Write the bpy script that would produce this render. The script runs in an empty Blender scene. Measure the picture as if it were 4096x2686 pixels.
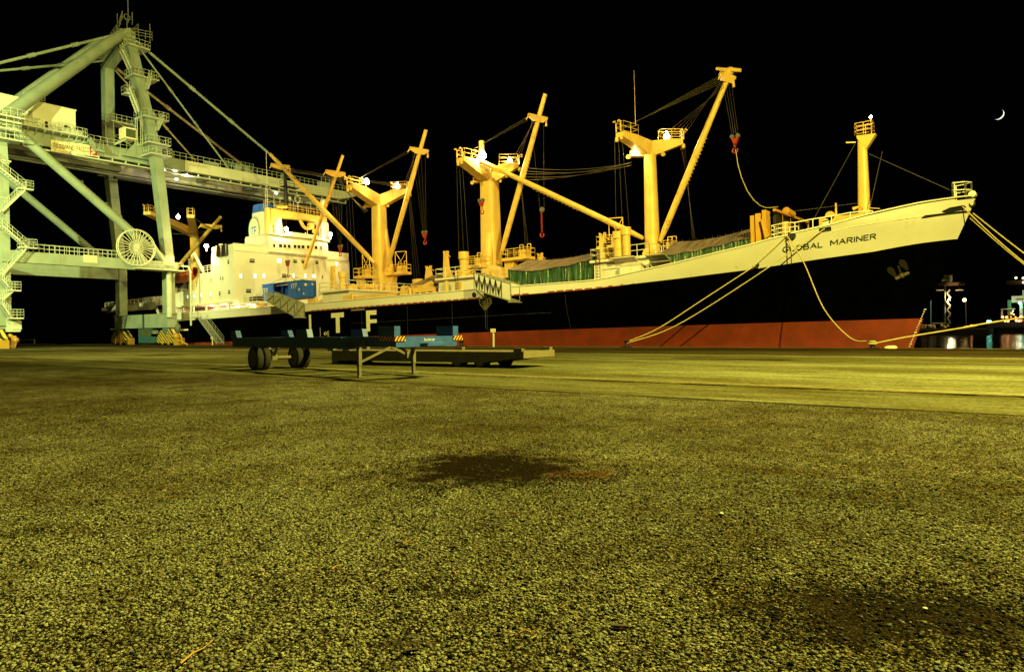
import bpy, math, random
import numpy as np
from mathutils import Vector, Matrix
random.seed(7)
sc = bpy.context.scene
col = sc.collection

# ---------------------------------------------------------------- camera
F = 2750.0; CX = 2048.0; CY = 1343.0; HC = 1.5
TH = math.atan2(F, 3628.0); ROLL = 0.01106; PIT = (1343.0 - 1326.0) / F
AL = 0.0197            # the ship's trim by the stern
CA, SA = math.cos(AL), math.sin(AL)
cam_d = bpy.data.cameras.new('camera'); cam = bpy.data.objects.new('camera', cam_d); col.objects.link(cam)
cam_d.sensor_width = 36.0; cam_d.lens = 36.0 * F / 4096.0; cam_d.clip_end = 20000; cam_d.clip_start = 0.1
_r = Vector((math.cos(TH), math.sin(TH), 0)); _f = Vector((-math.sin(TH), math.cos(TH), 0)); _u = Vector((0, 0, 1))
fw = _f * math.cos(PIT) - _u * math.sin(PIT); up = _f * math.sin(PIT) + _u * math.cos(PIT)
r2 = _r * math.cos(ROLL) + up * -math.sin(ROLL) ; u2 = _r * math.sin(ROLL) + up * math.cos(ROLL)
cam.matrix_world = Matrix(((r2.x, u2.x, -fw.x, 0), (r2.y, u2.y, -fw.y, 0), (r2.z, u2.z, -fw.z, HC), (0, 0, 0, 1)))
sc.camera = cam; CAMR = r2.copy(); CAMU = u2.copy()
# ---------------------------------------------------------------- world: a moonlit night, nearly black
w = bpy.data.worlds.new('World'); sc.world = w; w.use_nodes = True
bg = w.node_tree.nodes['Background']; bg.inputs[0].default_value = (0.35, 0.45, 0.5, 1); bg.inputs[1].default_value = 0.0006
# ---------------------------------------------------------------- view
sc.view_settings.view_transform = 'Standard'; sc.view_settings.look = 'None'
sc.view_settings.exposure = 0.0; sc.view_settings.gamma = 1.0
sc.render.engine = 'CYCLES'
sc.cycles.sample_clamp_indirect = 3.0; sc.cycles.diffuse_bounces = 2
# ---------------------------------------------------------------- high-mast quay floodlights (their masts stand outside the picture)
def lamp(name, loc, power, color, radius=0.4, parent=None, kind='POINT', spot=None, aim=None, blend=0.6):
    l = bpy.data.lights.new(name, kind); l.energy = power; l.color = color; l.shadow_soft_size = radius
    o = bpy.data.objects.new(name, l); col.objects.link(o); o.location = loc
    if kind == 'SPOT':
        l.spot_size = math.radians(spot); l.spot_blend = blend
        o.rotation_euler = (Vector(aim) - Vector(loc)).to_track_quat('-Z', 'Y').to_euler()
    if parent:
        o.parent = parent
        o.location = Vector(loc) - ORG.get(parent.name, Vector((0, 0, 0)))
    return o
ORG = {}
QUAY_Y = (1.0, 0.86, 0.15); QUAY_G = (0.86, 1.0, 0.34); SODIUM = (1.0, 0.68, 0.20)
lamp('quay_floodlight', (7, 25, 26), 168000, QUAY_Y, 0.3)
lamp('quay_floodlight', (-52, 22, 40), 84000, (1.0, 0.87, 0.20), 0.4, None, 'SPOT', 142, (-85, 58, 6), .35)
lamp('quay_floodlight', (-72, -12, 25), 280000, QUAY_G, 0.4, None, 'SPOT', 62, (-114, 36, 14), .9)

# ================================================================ helpers
def ray(x, y):
    dx = x - CX; dy = y - CY; c, s = math.cos(ROLL), math.sin(ROLL)
    u = (dx * c - dy * s) / F; v = (dx * s + dy * c) / F
    fz = -math.sin(PIT) - v * math.cos(PIT); ff = math.cos(PIT) - v * math.sin(PIT)
    return (u * math.cos(TH) - ff * math.sin(TH), u * math.sin(TH) + ff * math.cos(TH), fz)
def wY(x, y, Y):
    r = ray(x, y); k = Y / r[1]; return (r[0] * k, Y, HC + r[2] * k)
def wX(x, y, X):
    r = ray(x, y); k = X / r[0]; return (X, r[1] * k, HC + r[2] * k)
def wZ(x, y, Z=0.0):
    r = ray(x, y); k = (Z - HC) / r[2]; return (r[0] * k, r[1] * k, Z)
def toS(p): return (p[0] * CA + p[2] * SA, p[1], -p[0] * SA + p[2] * CA)
def SW(p): return (p[0] * CA - p[2] * SA, p[1], p[0] * SA + p[2] * CA)     # ship frame (along, athwart, up) -> world
def PT(x, y, t): return toS(wY(x, y, t))
def PF(x, y, s):
    r = ray(x, y); k = (s - HC * SA) / (r[0] * CA + r[2] * SA)
    return toS((r[0] * k, r[1] * k, HC + r[2] * k))
def PZ(x, y, z):
    r = ray(x, y); k = (z - HC * CA) / (-r[0] * SA + r[2] * CA)
    return toS((r[0] * k, r[1] * k, HC + r[2] * k))
def IDW(p): return p
V = Vector

class MB:
    def __init__(self, xf=None): self.v = []; self.f = []; self.sm = []; self.blk = []; self.xf = xf or IDW
    def add(self, vs, fs, smooth=False):
        b = len(self.v); self.v += [tuple(p) for p in vs]; self.blk.append((b, len(self.f)))
        for f in fs: self.f.append([b + i for i in f]); self.sm.append(smooth)
        return self
    def hexa(self, p):   # 8 points: bottom 0-3, top 4-7
        return self.add(p, [(0, 3, 2, 1), (4, 5, 6, 7), (0, 1, 5, 4), (1, 2, 6, 5), (2, 3, 7, 6), (3, 0, 4, 7)])
    def box(self, x0, x1, y0, y1, z0, z1):
        return self.hexa([(x0, y0, z0), (x1, y0, z0), (x1, y1, z0), (x0, y1, z0), (x0, y0, z1), (x1, y0, z1), (x1, y1, z1), (x0, y1, z1)])
    def prism(self, pts, axis, a, b):   # polygon in the two other axes, extruded along axis from a to b
        def mk(p, q):
            return {0: (q, p[0], p[1]), 1: (p[0], q, p[1]), 2: (p[0], p[1], q)}[axis]
        n = len(pts); vs = [mk(p, a) for p in pts] + [mk(p, b) for p in pts]
        return self.add(vs, [tuple(range(n))[::-1], tuple(range(n, 2 * n))] + [(i, (i + 1) % n, n + (i + 1) % n, n + i) for i in range(n)])
    def tube(self, p, q, r0, r1=None, n=8, caps=True, smooth=True):
        r1 = r0 if r1 is None else r1
        p, q = V(p), V(q); d = q - p
        if d.length < 1e-6: return self
        d.normalize(); a = V((0, 0, 1)) if abs(d.z) < 0.9 else V((1, 0, 0)); x = d.cross(a).normalized(); y = d.cross(x)
        vs = []
        for c, r in ((p, r0), (q, r1)):
            for i in range(n):
                t = 2 * math.pi * i / n; vs.append(tuple(c + x * (r * math.cos(t)) + y * (r * math.sin(t))))
        self.add(vs, [(i, (i + 1) % n, n + (i + 1) % n, n + i) for i in range(n)], smooth)
        if caps: self.add(vs[:n], [tuple(range(n))[::-1]]); self.add(vs[n:], [tuple(range(n))])
        return self
    def path(self, pts, r, n=6, closed=False):
        for i in range(len(pts) - 1): self.tube(pts[i], pts[i + 1], r, r, n, True)
        if closed: self.tube(pts[-1], pts[0], r, r, n, True)
        return self
    def bar(self, p, q, w, h, side=None):      # rectangular bar, w across, h along "up"
        p, q = V(p), V(q); d = (q - p).normalized(); u = V(side) if side else (V((0, 0, 1)) if abs(d.z) < 0.95 else V((1, 0, 0)))
        x = d.cross(u).normalized(); y = x.cross(d).normalized()
        o = [(-1, -1), (1, -1), (1, 1), (-1, 1)]
        a = [tuple(p + x * (i * w / 2) + y * (j * h / 2)) for i, j in o]; b = [tuple(q + x * (i * w / 2) + y * (j * h / 2)) for i, j in o]
        return self.hexa([a[0], a[1], a[2], a[3], b[0], b[1], b[2], b[3]])
    def sphere(self, c, r, n=12, m=8, sc=(1, 1, 1)):
        vs = []; c = V(c)
        for j in range(m + 1):
            th = math.pi * j / m
            for i in range(n):
                ph = 2 * math.pi * i / n
                vs.append((c.x + r * sc[0] * math.sin(th) * math.cos(ph), c.y + r * sc[1] * math.sin(th) * math.sin(ph), c.z + r * sc[2] * math.cos(th)))
        fs = [(j * n + i, (j + 1) * n + i, (j + 1) * n + (i + 1) % n, j * n + (i + 1) % n) for j in range(m) for i in range(n)]
        return self.add(vs, fs, True)
    def torus(self, c, nrm, R, r, n=24, m=8, a0=0.0, a1=2 * math.pi):
        c = V(c); nn = V(nrm).normalized(); a = V((0, 0, 1)) if abs(nn.z) < 0.9 else V((1, 0, 0)); x = nn.cross(a).normalized(); y = nn.cross(x)
        full = abs(a1 - a0 - 2 * math.pi) < 1e-6; k = n if full else n + 1; vs = []
        for i in range(k):
            t = a0 + (a1 - a0) * i / n; d = x * math.cos(t) + y * math.sin(t)
            for j in range(m):
                s = 2 * math.pi * j / m; vs.append(tuple(c + d * (R + r * math.cos(s)) + nn * (r * math.sin(s))))
        fs = []
        for i in range(n):
            i2 = (i + 1) % k
            for j in range(m): fs.append((i * m + j, i2 * m + j, i2 * m + (j + 1) % m, i * m + (j + 1) % m))
        return self.add(vs, fs, True)
    def grid(self, P, smooth=True):     # P[i][j] points
        n, m = len(P), len(P[0]); vs = [p for r in P for p in r]
        return self.add(vs, [(i * m + j, (i + 1) * m + j, (i + 1) * m + j + 1, i * m + j + 1) for i in range(n - 1) for j in range(m - 1)], smooth)
    def loft(self, c0, c1, n, a0, b0, a1, b1, pw=2.0, smooth=True):   # superellipse column along z; a,b half sizes
        vs = []
        for c, a, b in ((c0, a0, b0), (c1, a1, b1)):
            for i in range(n):
                t = 2 * math.pi * (i + .5) / n; ct, st = math.cos(t), math.sin(t)
                vs.append((c[0] + a * math.copysign(abs(ct) ** (2 / pw), ct), c[1] + b * math.copysign(abs(st) ** (2 / pw), st), c[2]))
        return self.add(vs, [(i, (i + 1) % n, n + (i + 1) % n, n + i) for i in range(n)] , smooth).add(vs[:n], [tuple(range(n))[::-1]]).add(vs[n:], [tuple(range(n))])
    def rail(self, pts, h=1.0, post=1.5, r=0.03, mids=1, closed=False):   # guard rail along a polyline
        pts = [V(p) for p in pts]
        if closed: pts.append(pts[0])
        for a, b in zip(pts[:-1], pts[1:]):
            L = (b - a).length; k = max(1, round(L / post))
            for i in range(k + 1):
                p = a.lerp(b, i / k); self.tube(p, p + V((0, 0, h)), r, r, 5, False)
            for m in range(mids + 1):
                z = h * (m + 1) / (mids + 1); self.tube(a + V((0, 0, z)), b + V((0, 0, z)), r, r, 5, False)
        return self
    def pieces(self):      # far-apart pieces of this mesh, as lists of blocks
        nb = len(self.blk)
        if nb < 2: return [list(range(nb))]
        P = np.array(self.v, dtype=float); st = [x[0] for x in self.blk] + [len(self.v)]
        lo = np.array([P[st[i]:st[i + 1]].min(0) for i in range(nb)]); hi = np.array([P[st[i]:st[i + 1]].max(0) for i in range(nb)]); sz = (hi - lo).max(1)
        g = np.maximum(0, np.maximum(lo[:, None] - hi[None], lo[None] - hi[:, None])); near = np.sqrt((g ** 2).sum(2)) <= np.maximum(.02, .48 * np.maximum(sz[:, None], sz[None]))
        seen = [-1] * nb; out = []
        for i in range(nb):
            if seen[i] >= 0: continue
            st_ = [i]; seen[i] = len(out); grp = []
            while st_:
                a = st_.pop(); grp.append(a)
                for c in np.nonzero(near[a])[0]:
                    if seen[c] < 0: seen[c] = len(out); st_.append(int(c))
            out.append(sorted(grp))
        return out
    def build(self, name, mat, parent=None, label=None, cat=None, group=None, kind=None, org=None):
        if parent is not None and kind is None:
            pc = self.pieces()
            if 1 < len(pc) <= 100:
                pc.sort(key=len, reverse=True); first = None; fe = [x[1] for x in self.blk] + [len(self.f)]; ve = [x[0] for x in self.blk] + [len(self.v)]
                for grp in pc:
                    m = MB(self.xf)
                    for k in grp:
                        m.blk.append((len(m.v), len(m.f))); o_ = len(m.v) - ve[k]; m.v += self.v[ve[k]:ve[k + 1]]
                        for fi in range(fe[k], fe[k + 1]): m.f.append([q + o_ for q in self.f[fi]]); m.sm.append(self.sm[fi])
                    ob = m.build1(name, mat, parent, label); first = first or ob
                return first
        return self.build1(name, mat, parent, label, cat, group, kind, org)
    def build1(self, name, mat, parent=None, label=None, cat=None, group=None, kind=None, org=None):
        me = bpy.data.meshes.new(name)
        o3 = V((0, 0, 0))
        if parent is not None: o3 = ORG[parent.name]
        elif org is not None: o3 = V(org)
        vs = [V(self.xf(p)) - o3 for p in self.v]
        me.from_pydata([tuple(p) for p in vs], [], self.f)
        for m_ in (mat if isinstance(mat, (list, tuple)) else [mat]): me.materials.append(m_)
        me.polygons.foreach_set('use_smooth', self.sm); me.update()
        if not getattr(self, 'keepn', False):
            import bmesh
            bm = bmesh.new(); bm.from_mesh(me); bmesh.ops.recalc_face_normals(bm, faces=bm.faces); bm.to_mesh(me); bm.free()
        o = bpy.data.objects.new(name, me); col.objects.link(o)
        if parent is not None: o.parent = parent; ORG[o.name] = o3
        else: o.location = o3; ORG[o.name] = o3
        if label: o['label'] = label
        if cat: o['category'] = cat
        if group: o['group'] = group
        if kind: o['kind'] = kind
        return o
def SB(): return MB(SW)
def thing(name, loc, label, cat, group=None):
    o = bpy.data.objects.new(name, None); col.objects.link(o); o.location = loc; o.empty_display_size = 0.5
    o['label'] = label; o['category'] = cat
    if group: o['group'] = group
    ORG[o.name] = V(loc); return o
def copy_tree(o, parent=None, loc=None, rz=None):
    c = o.copy(); col.objects.link(c)
    if parent is not None: c.parent = parent
    if loc is not None: c.location = loc
    if rz is not None: c.rotation_euler = (0, 0, rz)
    for ch in list(o.children): copy_tree(ch, c)
    return c
# lettering: every letter is laid out as flat bars in its own cell
def arc(cx, cy, rx, ry, a0, a1, n=8): return [(cx + rx * math.cos(math.radians(a0 + (a1 - a0) * k / n)), cy + ry * math.sin(math.radians(a0 + (a1 - a0) * k / n))) for k in range(n + 1)]
GL = {'A': (1, [[(0, 0), (.5, 1), (1, 0)], [(.2, .36), (.8, .36)]]), 'B': (.85, [[(0, 0), (0, 1), (.55, 1)] + arc(.55, .77, .35, .23, 90, -90) + [(0, .54)], [(.55, .54)] + arc(.6, .27, .4, .27, 90, -90) + [(0, 0)]]),
      'C': (.9, [arc(.5, .5, .5, .5, 40, 320, 16)]), 'E': (.75, [[(1, 1), (0, 1), (0, 0), (1, 0)], [(0, .52), (.85, .52)]]), 'F': (.75, [[(1, 1), (0, 1), (0, 0)], [(0, .52), (.85, .52)]]),
      'G': (.95, [arc(.5, .5, .5, .5, 40, 330, 16) + [(.95, .45), (.55, .45)]]), 'I': (.08, [[(.5, 0), (.5, 1)]]), 'L': (.7, [[(0, 1), (0, 0), (1, 0)]]), 'M': (1.1, [[(0, 0), (0, 1), (.5, .25), (1, 1), (1, 0)]]),
      'N': (.9, [[(0, 0), (0, 1), (1, 0), (1, 1)]]), 'O': (1, [arc(.5, .5, .5, .5, 0, 360, 20)]), 'P': (.8, [[(0, 0), (0, 1), (.55, 1)] + arc(.6, .74, .4, .26, 90, -90) + [(0, .48)]]),
      'R': (.85, [[(0, 0), (0, 1), (.55, 1)] + arc(.6, .76, .4, .24, 90, -90) + [(0, .52)], [(.5, .52), (1, 0)]]), 'T': (.85, [[(0, 1), (1, 1)], [(.5, 1), (.5, 0)]]), 'X': (.9, [[(0, 0), (1, 1)], [(0, 1), (1, 0)]]),
      '0': (.75, [arc(.5, .5, .5, .5, 0, 360, 18)]), '2': (.75, [arc(.5, .73, .5, .27, 160, -30, 8) + [(0, 0), (1, 0)]]), '3': (.75, [arc(.45, .76, .5, .24, 150, -90, 8), arc(.45, .27, .55, .27, 90, -150, 8)]), '4': (.75, [[(.75, 0), (.75, 1), (0, .3), (1, .3)]]),
      '5': (.75, [[(.95, 1), (.1, 1), (.05, .55), (.45, .62)] + arc(.45, .31, .5, .31, 90, -150, 8)]),
      'b': (.6, [[(0, 1), (0, 0)], arc(.5, .33, .5, .33, 0, 360, 12)]), 'u': (.6, [[(0, .66), (0, .25)] + arc(.5, .25, .5, .25, 180, 360, 6) + [(1, .66)], [(1, .66), (1, 0)]]), 'i': (.05, [[(.5, 0), (.5, .62)], [(.5, .8), (.5, .95)]]),
      's': (.5, [[(1, .6), (.5, .66), (.05, .5), (.95, .17), (.5, 0), (0, .06)]]), 'c': (.5, [arc(.5, .33, .5, .33, 50, 310, 10)]), 'a': (.55, [arc(.5, .33, .5, .33, 0, 360, 12), [(1, .66), (1, 0)]]), 'r': (.4, [[(0, 0), (0, .66)], [(0, .45), (.5, .64), (1, .6)]])}
def add_text(mb, body, fn, wt=.16, gap=.32):     # fn(u, v in 0..1) -> point; wt = stroke weight over letter height
    W = sum(GL[c][0] for c in body) + gap * (len(body) - 1); asp = W * .85; x = 0
    for ch in body:
        cw, st = GL[ch]; q = []
        for pl in st:
            P = [((x + p[0] * cw) * .85, p[1] * (1 - wt) + wt / 2) for p in pl]
            for (ax, ay), (bx, by) in zip(P[:-1], P[1:]):
                dx, dy = bx - ax, by - ay; l = math.hypot(dx, dy)
                if l < 1e-6: continue
                ux, uy = dx / l * wt / 2 * .96, dy / l * wt / 2 * .96; ax -= ux * .5; ay -= uy * .5; bx += ux * .5; by += uy * .5; n = 3; vs = []
                for k in range(n + 1):
                    cx, cy = ax + (bx - ax) * k / n, ay + (by - ay) * k / n
                    vs += [fn((cx - uy) / asp, cy + ux), fn((cx + uy) / asp, cy - ux)]
                mb.add(vs, [(2 * k, 2 * k + 1, 2 * k + 3, 2 * k + 2) for k in range(n)])
        x += cw + gap
    return mb

# ================================================================ materials
def mat(name, c, rough=0.5, metal=0.0, var=0.12, scale=1.2, rust=0.0, rustscale=1.5, streak=False, bump=0.0, bscale=20, emit=None, estr=0, coat=0.0, spec=0.5, rustc=(0.22, 0.07, 0.02)):
    m = bpy.data.materials.new(name); m.use_nodes = True; nt = m.node_tree; N = nt.nodes; L = nt.links; b = N['Principled BSDF']
    b.inputs['Roughness'].default_value = rough; b.inputs['Metallic'].default_value = metal; b.inputs['Specular IOR Level'].default_value = spec
    b.inputs['Coat Weight'].default_value = coat
    tc = N.new('ShaderNodeTexCoord'); mp = N.new('ShaderNodeMapping'); L.new(tc.outputs['Object'], mp.inputs[0])
    no = N.new('ShaderNodeTexNoise'); no.inputs['Scale'].default_value = scale; no.inputs['Detail'].default_value = 6; L.new(mp.outputs[0], no.inputs[0])
    cr = N.new('ShaderNodeValToRGB'); cr.color_ramp.elements[0].position = 0.3; cr.color_ramp.elements[1].position = 0.7
    cr.color_ramp.elements[0].color = (c[0] * (1 - var), c[1] * (1 - var), c[2] * (1 - var * 1.15), 1)
    cr.color_ramp.elements[1].color = (min(1, c[0] * (1 + var)), min(1, c[1] * (1 + var)), min(1, c[2] * (1 + var)), 1)
    L.new(no.outputs[0], cr.inputs[0]); out = cr.outputs[0]
    if rust > 0:
        n2 = N.new('ShaderNodeTexNoise'); n2.inputs['Scale'].default_value = rustscale; n2.inputs['Detail'].default_value = 9; n2.inputs['Roughness'].default_value = 0.68
        if streak:
            m2 = N.new('ShaderNodeMapping'); m2.inputs['Scale'].default_value = (1, 1, 0.12); L.new(tc.outputs['Object'], m2.inputs[0]); L.new(m2.outputs[0], n2.inputs[0])
        else: L.new(mp.outputs[0], n2.inputs[0])
        r2_ = N.new('ShaderNodeValToRGB'); r2_.color_ramp.elements[0].position = 0.66 - rust * 0.3; r2_.color_ramp.elements[1].position = 0.78 - rust * 0.25
        L.new(n2.outputs[0], r2_.inputs[0])
        mx = N.new('ShaderNodeMix'); mx.data_type = 'RGBA'; L.new(r2_.outputs[0], mx.inputs[0]); L.new(out, mx.inputs[6]); mx.inputs[7].default_value = (*rustc, 1); out = mx.outputs[2]
    L.new(out, b.inputs['Base Color'])
    if bump > 0:
        n3 = N.new('ShaderNodeTexNoise'); n3.inputs['Scale'].default_value = bscale; n3.inputs['Detail'].default_value = 4; L.new(mp.outputs[0], n3.inputs[0])
        bp = N.new('ShaderNodeBump'); bp.inputs['Strength'].default_value = bump; bp.inputs['Distance'].default_value = 0.05; L.new(n3.outputs[0], bp.inputs['Height']); L.new(bp.outputs[0], b.inputs['Normal'])
    if emit: b.inputs['Emission Color'].default_value = (*emit, 1); b.inputs['Emission Strength'].default_value = estr
    return m
def emat(name, c, s):
    m = bpy.data.materials.new(name); m.use_nodes = True; N = m.node_tree.nodes; N.clear()
    e = N.new('ShaderNodeEmission'); e.inputs[0].default_value = (*c, 1); e.inputs[1].default_value = s; o = N.new('ShaderNodeOutputMaterial'); m.node_tree.links.new(e.outputs[0], o.inputs[0]); return m
M = {}
M['white'] = mat('ship_white_paint', (0.74, 0.72, 0.66), 0.45, var=0.06, scale=0.6, rust=0.12, rustscale=1.0, streak=True, rustc=(0.45, 0.30, 0.14))
M['band'] = mat('bulwark_white_paint', (0.76, 0.73, 0.66), 0.4, var=0.05, scale=0.5, rust=0.14, rustscale=0.7, streak=True, rustc=(0.52, 0.38, 0.2))
M['super'] = mat('superstructure_white_paint', (0.76, 0.73, 0.66), 0.5, var=0.05, scale=0.4, rust=0.16, rustscale=0.7, streak=True, rustc=(0.5, 0.36, 0.18))
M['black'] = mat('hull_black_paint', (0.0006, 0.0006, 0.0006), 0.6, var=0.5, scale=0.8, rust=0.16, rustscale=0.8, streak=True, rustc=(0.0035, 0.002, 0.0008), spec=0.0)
M['red'] = mat('hull_red_antifouling', (0.205, 0.025, 0.005), 0.7, var=0.25, scale=0.7, rust=0.3, rustscale=0.5, rustc=(0.13, 0.025, 0.007))
M['redpaint'] = mat('red_rail_paint', (0.22, 0.02, 0.01), 0.5)
M['buff'] = mat('buff_mast_paint', (0.76, 0.50, 0.13), 0.45, var=0.10, scale=0.8, rust=0.14, rustscale=1.0, streak=True, rustc=(0.30, 0.11, 0.02))
M['boom'] = mat('buff_boom_paint', (0.72, 0.46, 0.11), 0.45, var=0.14, scale=1.5, rust=0.28, rustscale=1.3, rustc=(0.28, 0.09, 0.02))
M['deckred'] = mat('red_deck_paint', (0.20, 0.05, 0.03), 0.8)
M['dark'] = mat('dark_window_glass', (0.02, 0.02, 0.02), 0.2, var=0.1)
M['black2'] = mat('black_iron', (0.012, 0.012, 0.013), 0.55, var=0.3)
M['lit'] = mat('lit_window', (0.6, 0.8, 0.8), 0.4, emit=(0.45, 0.95, 1.0), estr=1.6)
M['warmlit'] = mat('lit_alleyway_lamp', (0.8, 0.6, 0.4), 0.4, emit=(1.0, 0.62, 0.25), estr=9)
M['lamp'] = emat('sodium_lamp_glass', (1.0, 0.80, 0.45), 60)
M['lampw'] = emat('floodlight_glass', (1.0, 0.9, 0.65), 40)
M['red_hook'] = mat('red_hook_paint', (0.36, 0.022, 0.008), 0.5, rust=0.2, rustscale=8)
M['wire'] = mat('wire_rope', (0.10, 0.08, 0.05), 0.5, metal=0.4)
M['rope'] = mat('mooring_rope', (0.52, 0.42, 0.16), 0.9, bump=0.5, bscale=25)
M['blue'] = mat('funnel_blue_paint', (0.02, 0.12, 0.7), 0.5, var=0.15)
M['orange'] = mat('lifeboat_orange', (0.45, 0.10, 0.03), 0.55, var=0.2)
M['crane'] = mat('crane_grey_green_paint', (0.27, 0.33, 0.26), 0.5, var=0.16, scale=0.5, rust=0.24, rustscale=0.9, streak=True, rustc=(0.19, 0.19, 0.12))
M['crane2'] = mat('crane_rail_paint', (0.48, 0.52, 0.42), 0.55, var=0.12)
M['cranehouse'] = mat('machinery_house_paint', (0.66, 0.66, 0.50), 0.5, var=0.08, scale=0.5, rust=0.18, rustscale=0.8, streak=True, rustc=(0.4, 0.36, 0.2))
M['stay'] = mat('rusty_stay_paint', (0.32, 0.24, 0.14), 0.6, rust=0.35, rustscale=1.0)
M['cabinblue'] = mat('booth_blue_paint', (0.03, 0.10, 0.12), 0.5)
M['glass'] = mat('booth_glass', (0.08, 0.10, 0.05), 0.1)
M['yellow'] = mat('bogie_yellow', (0.42, 0.24, 0.03), 0.5, rust=0.2, rustscale=3)
M['trailer'] = mat('trailer_blue_paint', (0.022, 0.088, 0.40), 0.5, var=0.22, scale=3, rust=0.28, rustscale=4, rustc=(0.08, 0.10, 0.09))
M['trailer2'] = mat('trailer_weathered_paint', (0.13, 0.12, 0.08), 0.7, var=0.3, scale=3, rust=0.35, rustscale=3, rustc=(0.18, 0.08, 0.03))
M['tyre'] = mat('tyre_rubber', (0.018, 0.017, 0.015), 0.85, var=0.4, scale=12, bump=0.4, bscale=30)
M['rim'] = mat('wheel_rim', (0.12, 0.11, 0.09), 0.6, rust=0.3, rustscale=6)
M['grey'] = mat('galvanised_grey', (0.32, 0.33, 0.28), 0.5, var=0.15, metal=0.2)
M['greymesh'] = mat('gangway_side_panels', (0.42, 0.42, 0.33), 0.6, var=0.15, scale=2)
M['sign'] = mat('sign_cream_paint', (0.84, 0.74, 0.48), 0.5, var=0.05)
M['signred'] = mat('sign_red_paint', (0.42, 0.05, 0.02), 0.5)
M['ink'] = mat('sign_dark_lettering', (0.035, 0.05, 0.035), 0.6)
M['inkfade'] = mat('faded_lettering', (0.45, 0.42, 0.25), 0.6)
M['hullwhite'] = mat('hull_letter_white', (0.78, 0.73, 0.60), 0.5, var=0.1, scale=3, rust=0.15, rustscale=3, rustc=(0.35, 0.28, 0.15))
M['dullwhite'] = mat('dull_lettering', (0.20, 0.17, 0.10), 0.6)
M['drum'] = mat('red_drum', (0.3, 0.03, 0.02), 0.5)
def stripes_mat(name, c1, c2, per, ax=(1, 1), rough=0.5):
    m = bpy.data.materials.new(name); m.use_nodes = True; nt = m.node_tree; N = nt.nodes; L = nt.links; b = N['Principled BSDF']; b.inputs['Roughness'].default_value = rough
    tc = N.new('ShaderNodeTexCoord'); s = N.new('ShaderNodeSeparateXYZ'); L.new(tc.outputs['Object'], s.inputs[0])
    a1 = N.new('ShaderNodeMath'); a1.operation = 'MULTIPLY'; a1.inputs[1].default_value = ax[0] / per; L.new(s.outputs[0], a1.inputs[0])
    ay = N.new('ShaderNodeMath'); ay.operation = 'MULTIPLY_ADD'; ay.inputs[1].default_value = ax[0] / per; L.new(s.outputs[1], ay.inputs[0]); L.new(a1.outputs[0], ay.inputs[2])
    a2 = N.new('ShaderNodeMath'); a2.operation = 'MULTIPLY_ADD'; a2.inputs[1].default_value = ax[1] / per; L.new(s.outputs[2], a2.inputs[0]); L.new(ay.outputs[0], a2.inputs[2])
    fr = N.new('ShaderNodeMath'); fr.operation = 'FRACT'; L.new(a2.outputs[0], fr.inputs[0])
    gt = N.new('ShaderNodeMath'); gt.operation = 'GREATER_THAN'; gt.inputs[1].default_value = 0.5; L.new(fr.outputs[0], gt.inputs[0])
    mx = N.new('ShaderNodeMix'); mx.data_type = 'RGBA'; L.new(gt.outputs[0], mx.inputs[0]); mx.inputs[6].default_value = (*c1, 1); mx.inputs[7].default_value = (*c2, 1); L.new(mx.outputs[2], b.inputs['Base Color'])
    return m
M['stripe'] = stripes_mat('yellow_black_bogie_stripes', (0.62, 0.45, 0.08), (0.015, 0.015, 0.01), 0.62, (0.75, 1.0))
M['stripe2'] = stripes_mat('yellow_black_trailer_stripes', (0.75, 0.35, 0.03), (0.015, 0.015, 0.01), 0.14, (1.0, -0.8))
def tarp_mat(name, c, scale, rough, bump, stretch=(1, 1, 1), var=0.5):
    m = bpy.data.materials.new(name); m.use_nodes = True; nt = m.node_tree; N = nt.nodes; L = nt.links; b = N['Principled BSDF']; b.inputs['Roughness'].default_value = rough
    tc = N.new('ShaderNodeTexCoord'); mp = N.new('ShaderNodeMapping'); mp.inputs['Scale'].default_value = stretch; L.new(tc.outputs['Object'], mp.inputs[0])
    n = N.new('ShaderNodeTexNoise'); n.inputs['Scale'].default_value = scale; n.inputs['Detail'].default_value = 7; n.inputs['Roughness'].default_value = 0.6; L.new(mp.outputs[0], n.inputs[0])
    cr = N.new('ShaderNodeValToRGB'); cr.color_ramp.elements[0].position = 0.35; cr.color_ramp.elements[1].position = 0.68
    cr.color_ramp.elements[0].color = (c[0] * (1 - var), c[1] * (1 - var), c[2] * (1 - var), 1); cr.color_ramp.elements[1].color = (c[0] * (1 + var), c[1] * (1 + var), c[2] * (1 + var), 1)
    L.new(n.outputs[0], cr.inputs[0]); L.new(cr.outputs[0], b.inputs['Base Color'])
    bp = N.new('ShaderNodeBump'); bp.inputs['Strength'].default_value = bump; bp.inputs['Distance'].default_value = 0.15; L.new(n.outputs[0], bp.inputs['Height']); L.new(bp.outputs[0], b.inputs['Normal'])
    return m
M['tarpgreen'] = tarp_mat('green_plastic_sheeting', (0.04, 0.095, 0.055), 1.0, 0.22, 0.5, (1.6, 1.6, 0.5), 0.6)
M['tarpgreen2'] = tarp_mat('dull_green_sheeting', (0.05, 0.105, 0.07), 1.0, 0.3, 0.5, (1.6, 1.6, 0.5), 0.6)
M['canvas'] = tarp_mat('grey_canvas_roof', (0.20, 0.145, 0.12), 0.9, 0.6, 0.12, (3.2, 0.35, 0.35), 0.55)
def container_mat(name, c):
    return mat(name, c, 0.45, var=0.18, scale=1.5, rust=0.14, rustscale=2, rustc=(0.1, 0.12, 0.14))
M['contblue'] = container_mat('container_blue_paint', (0.025, 0.13, 0.75))
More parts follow.
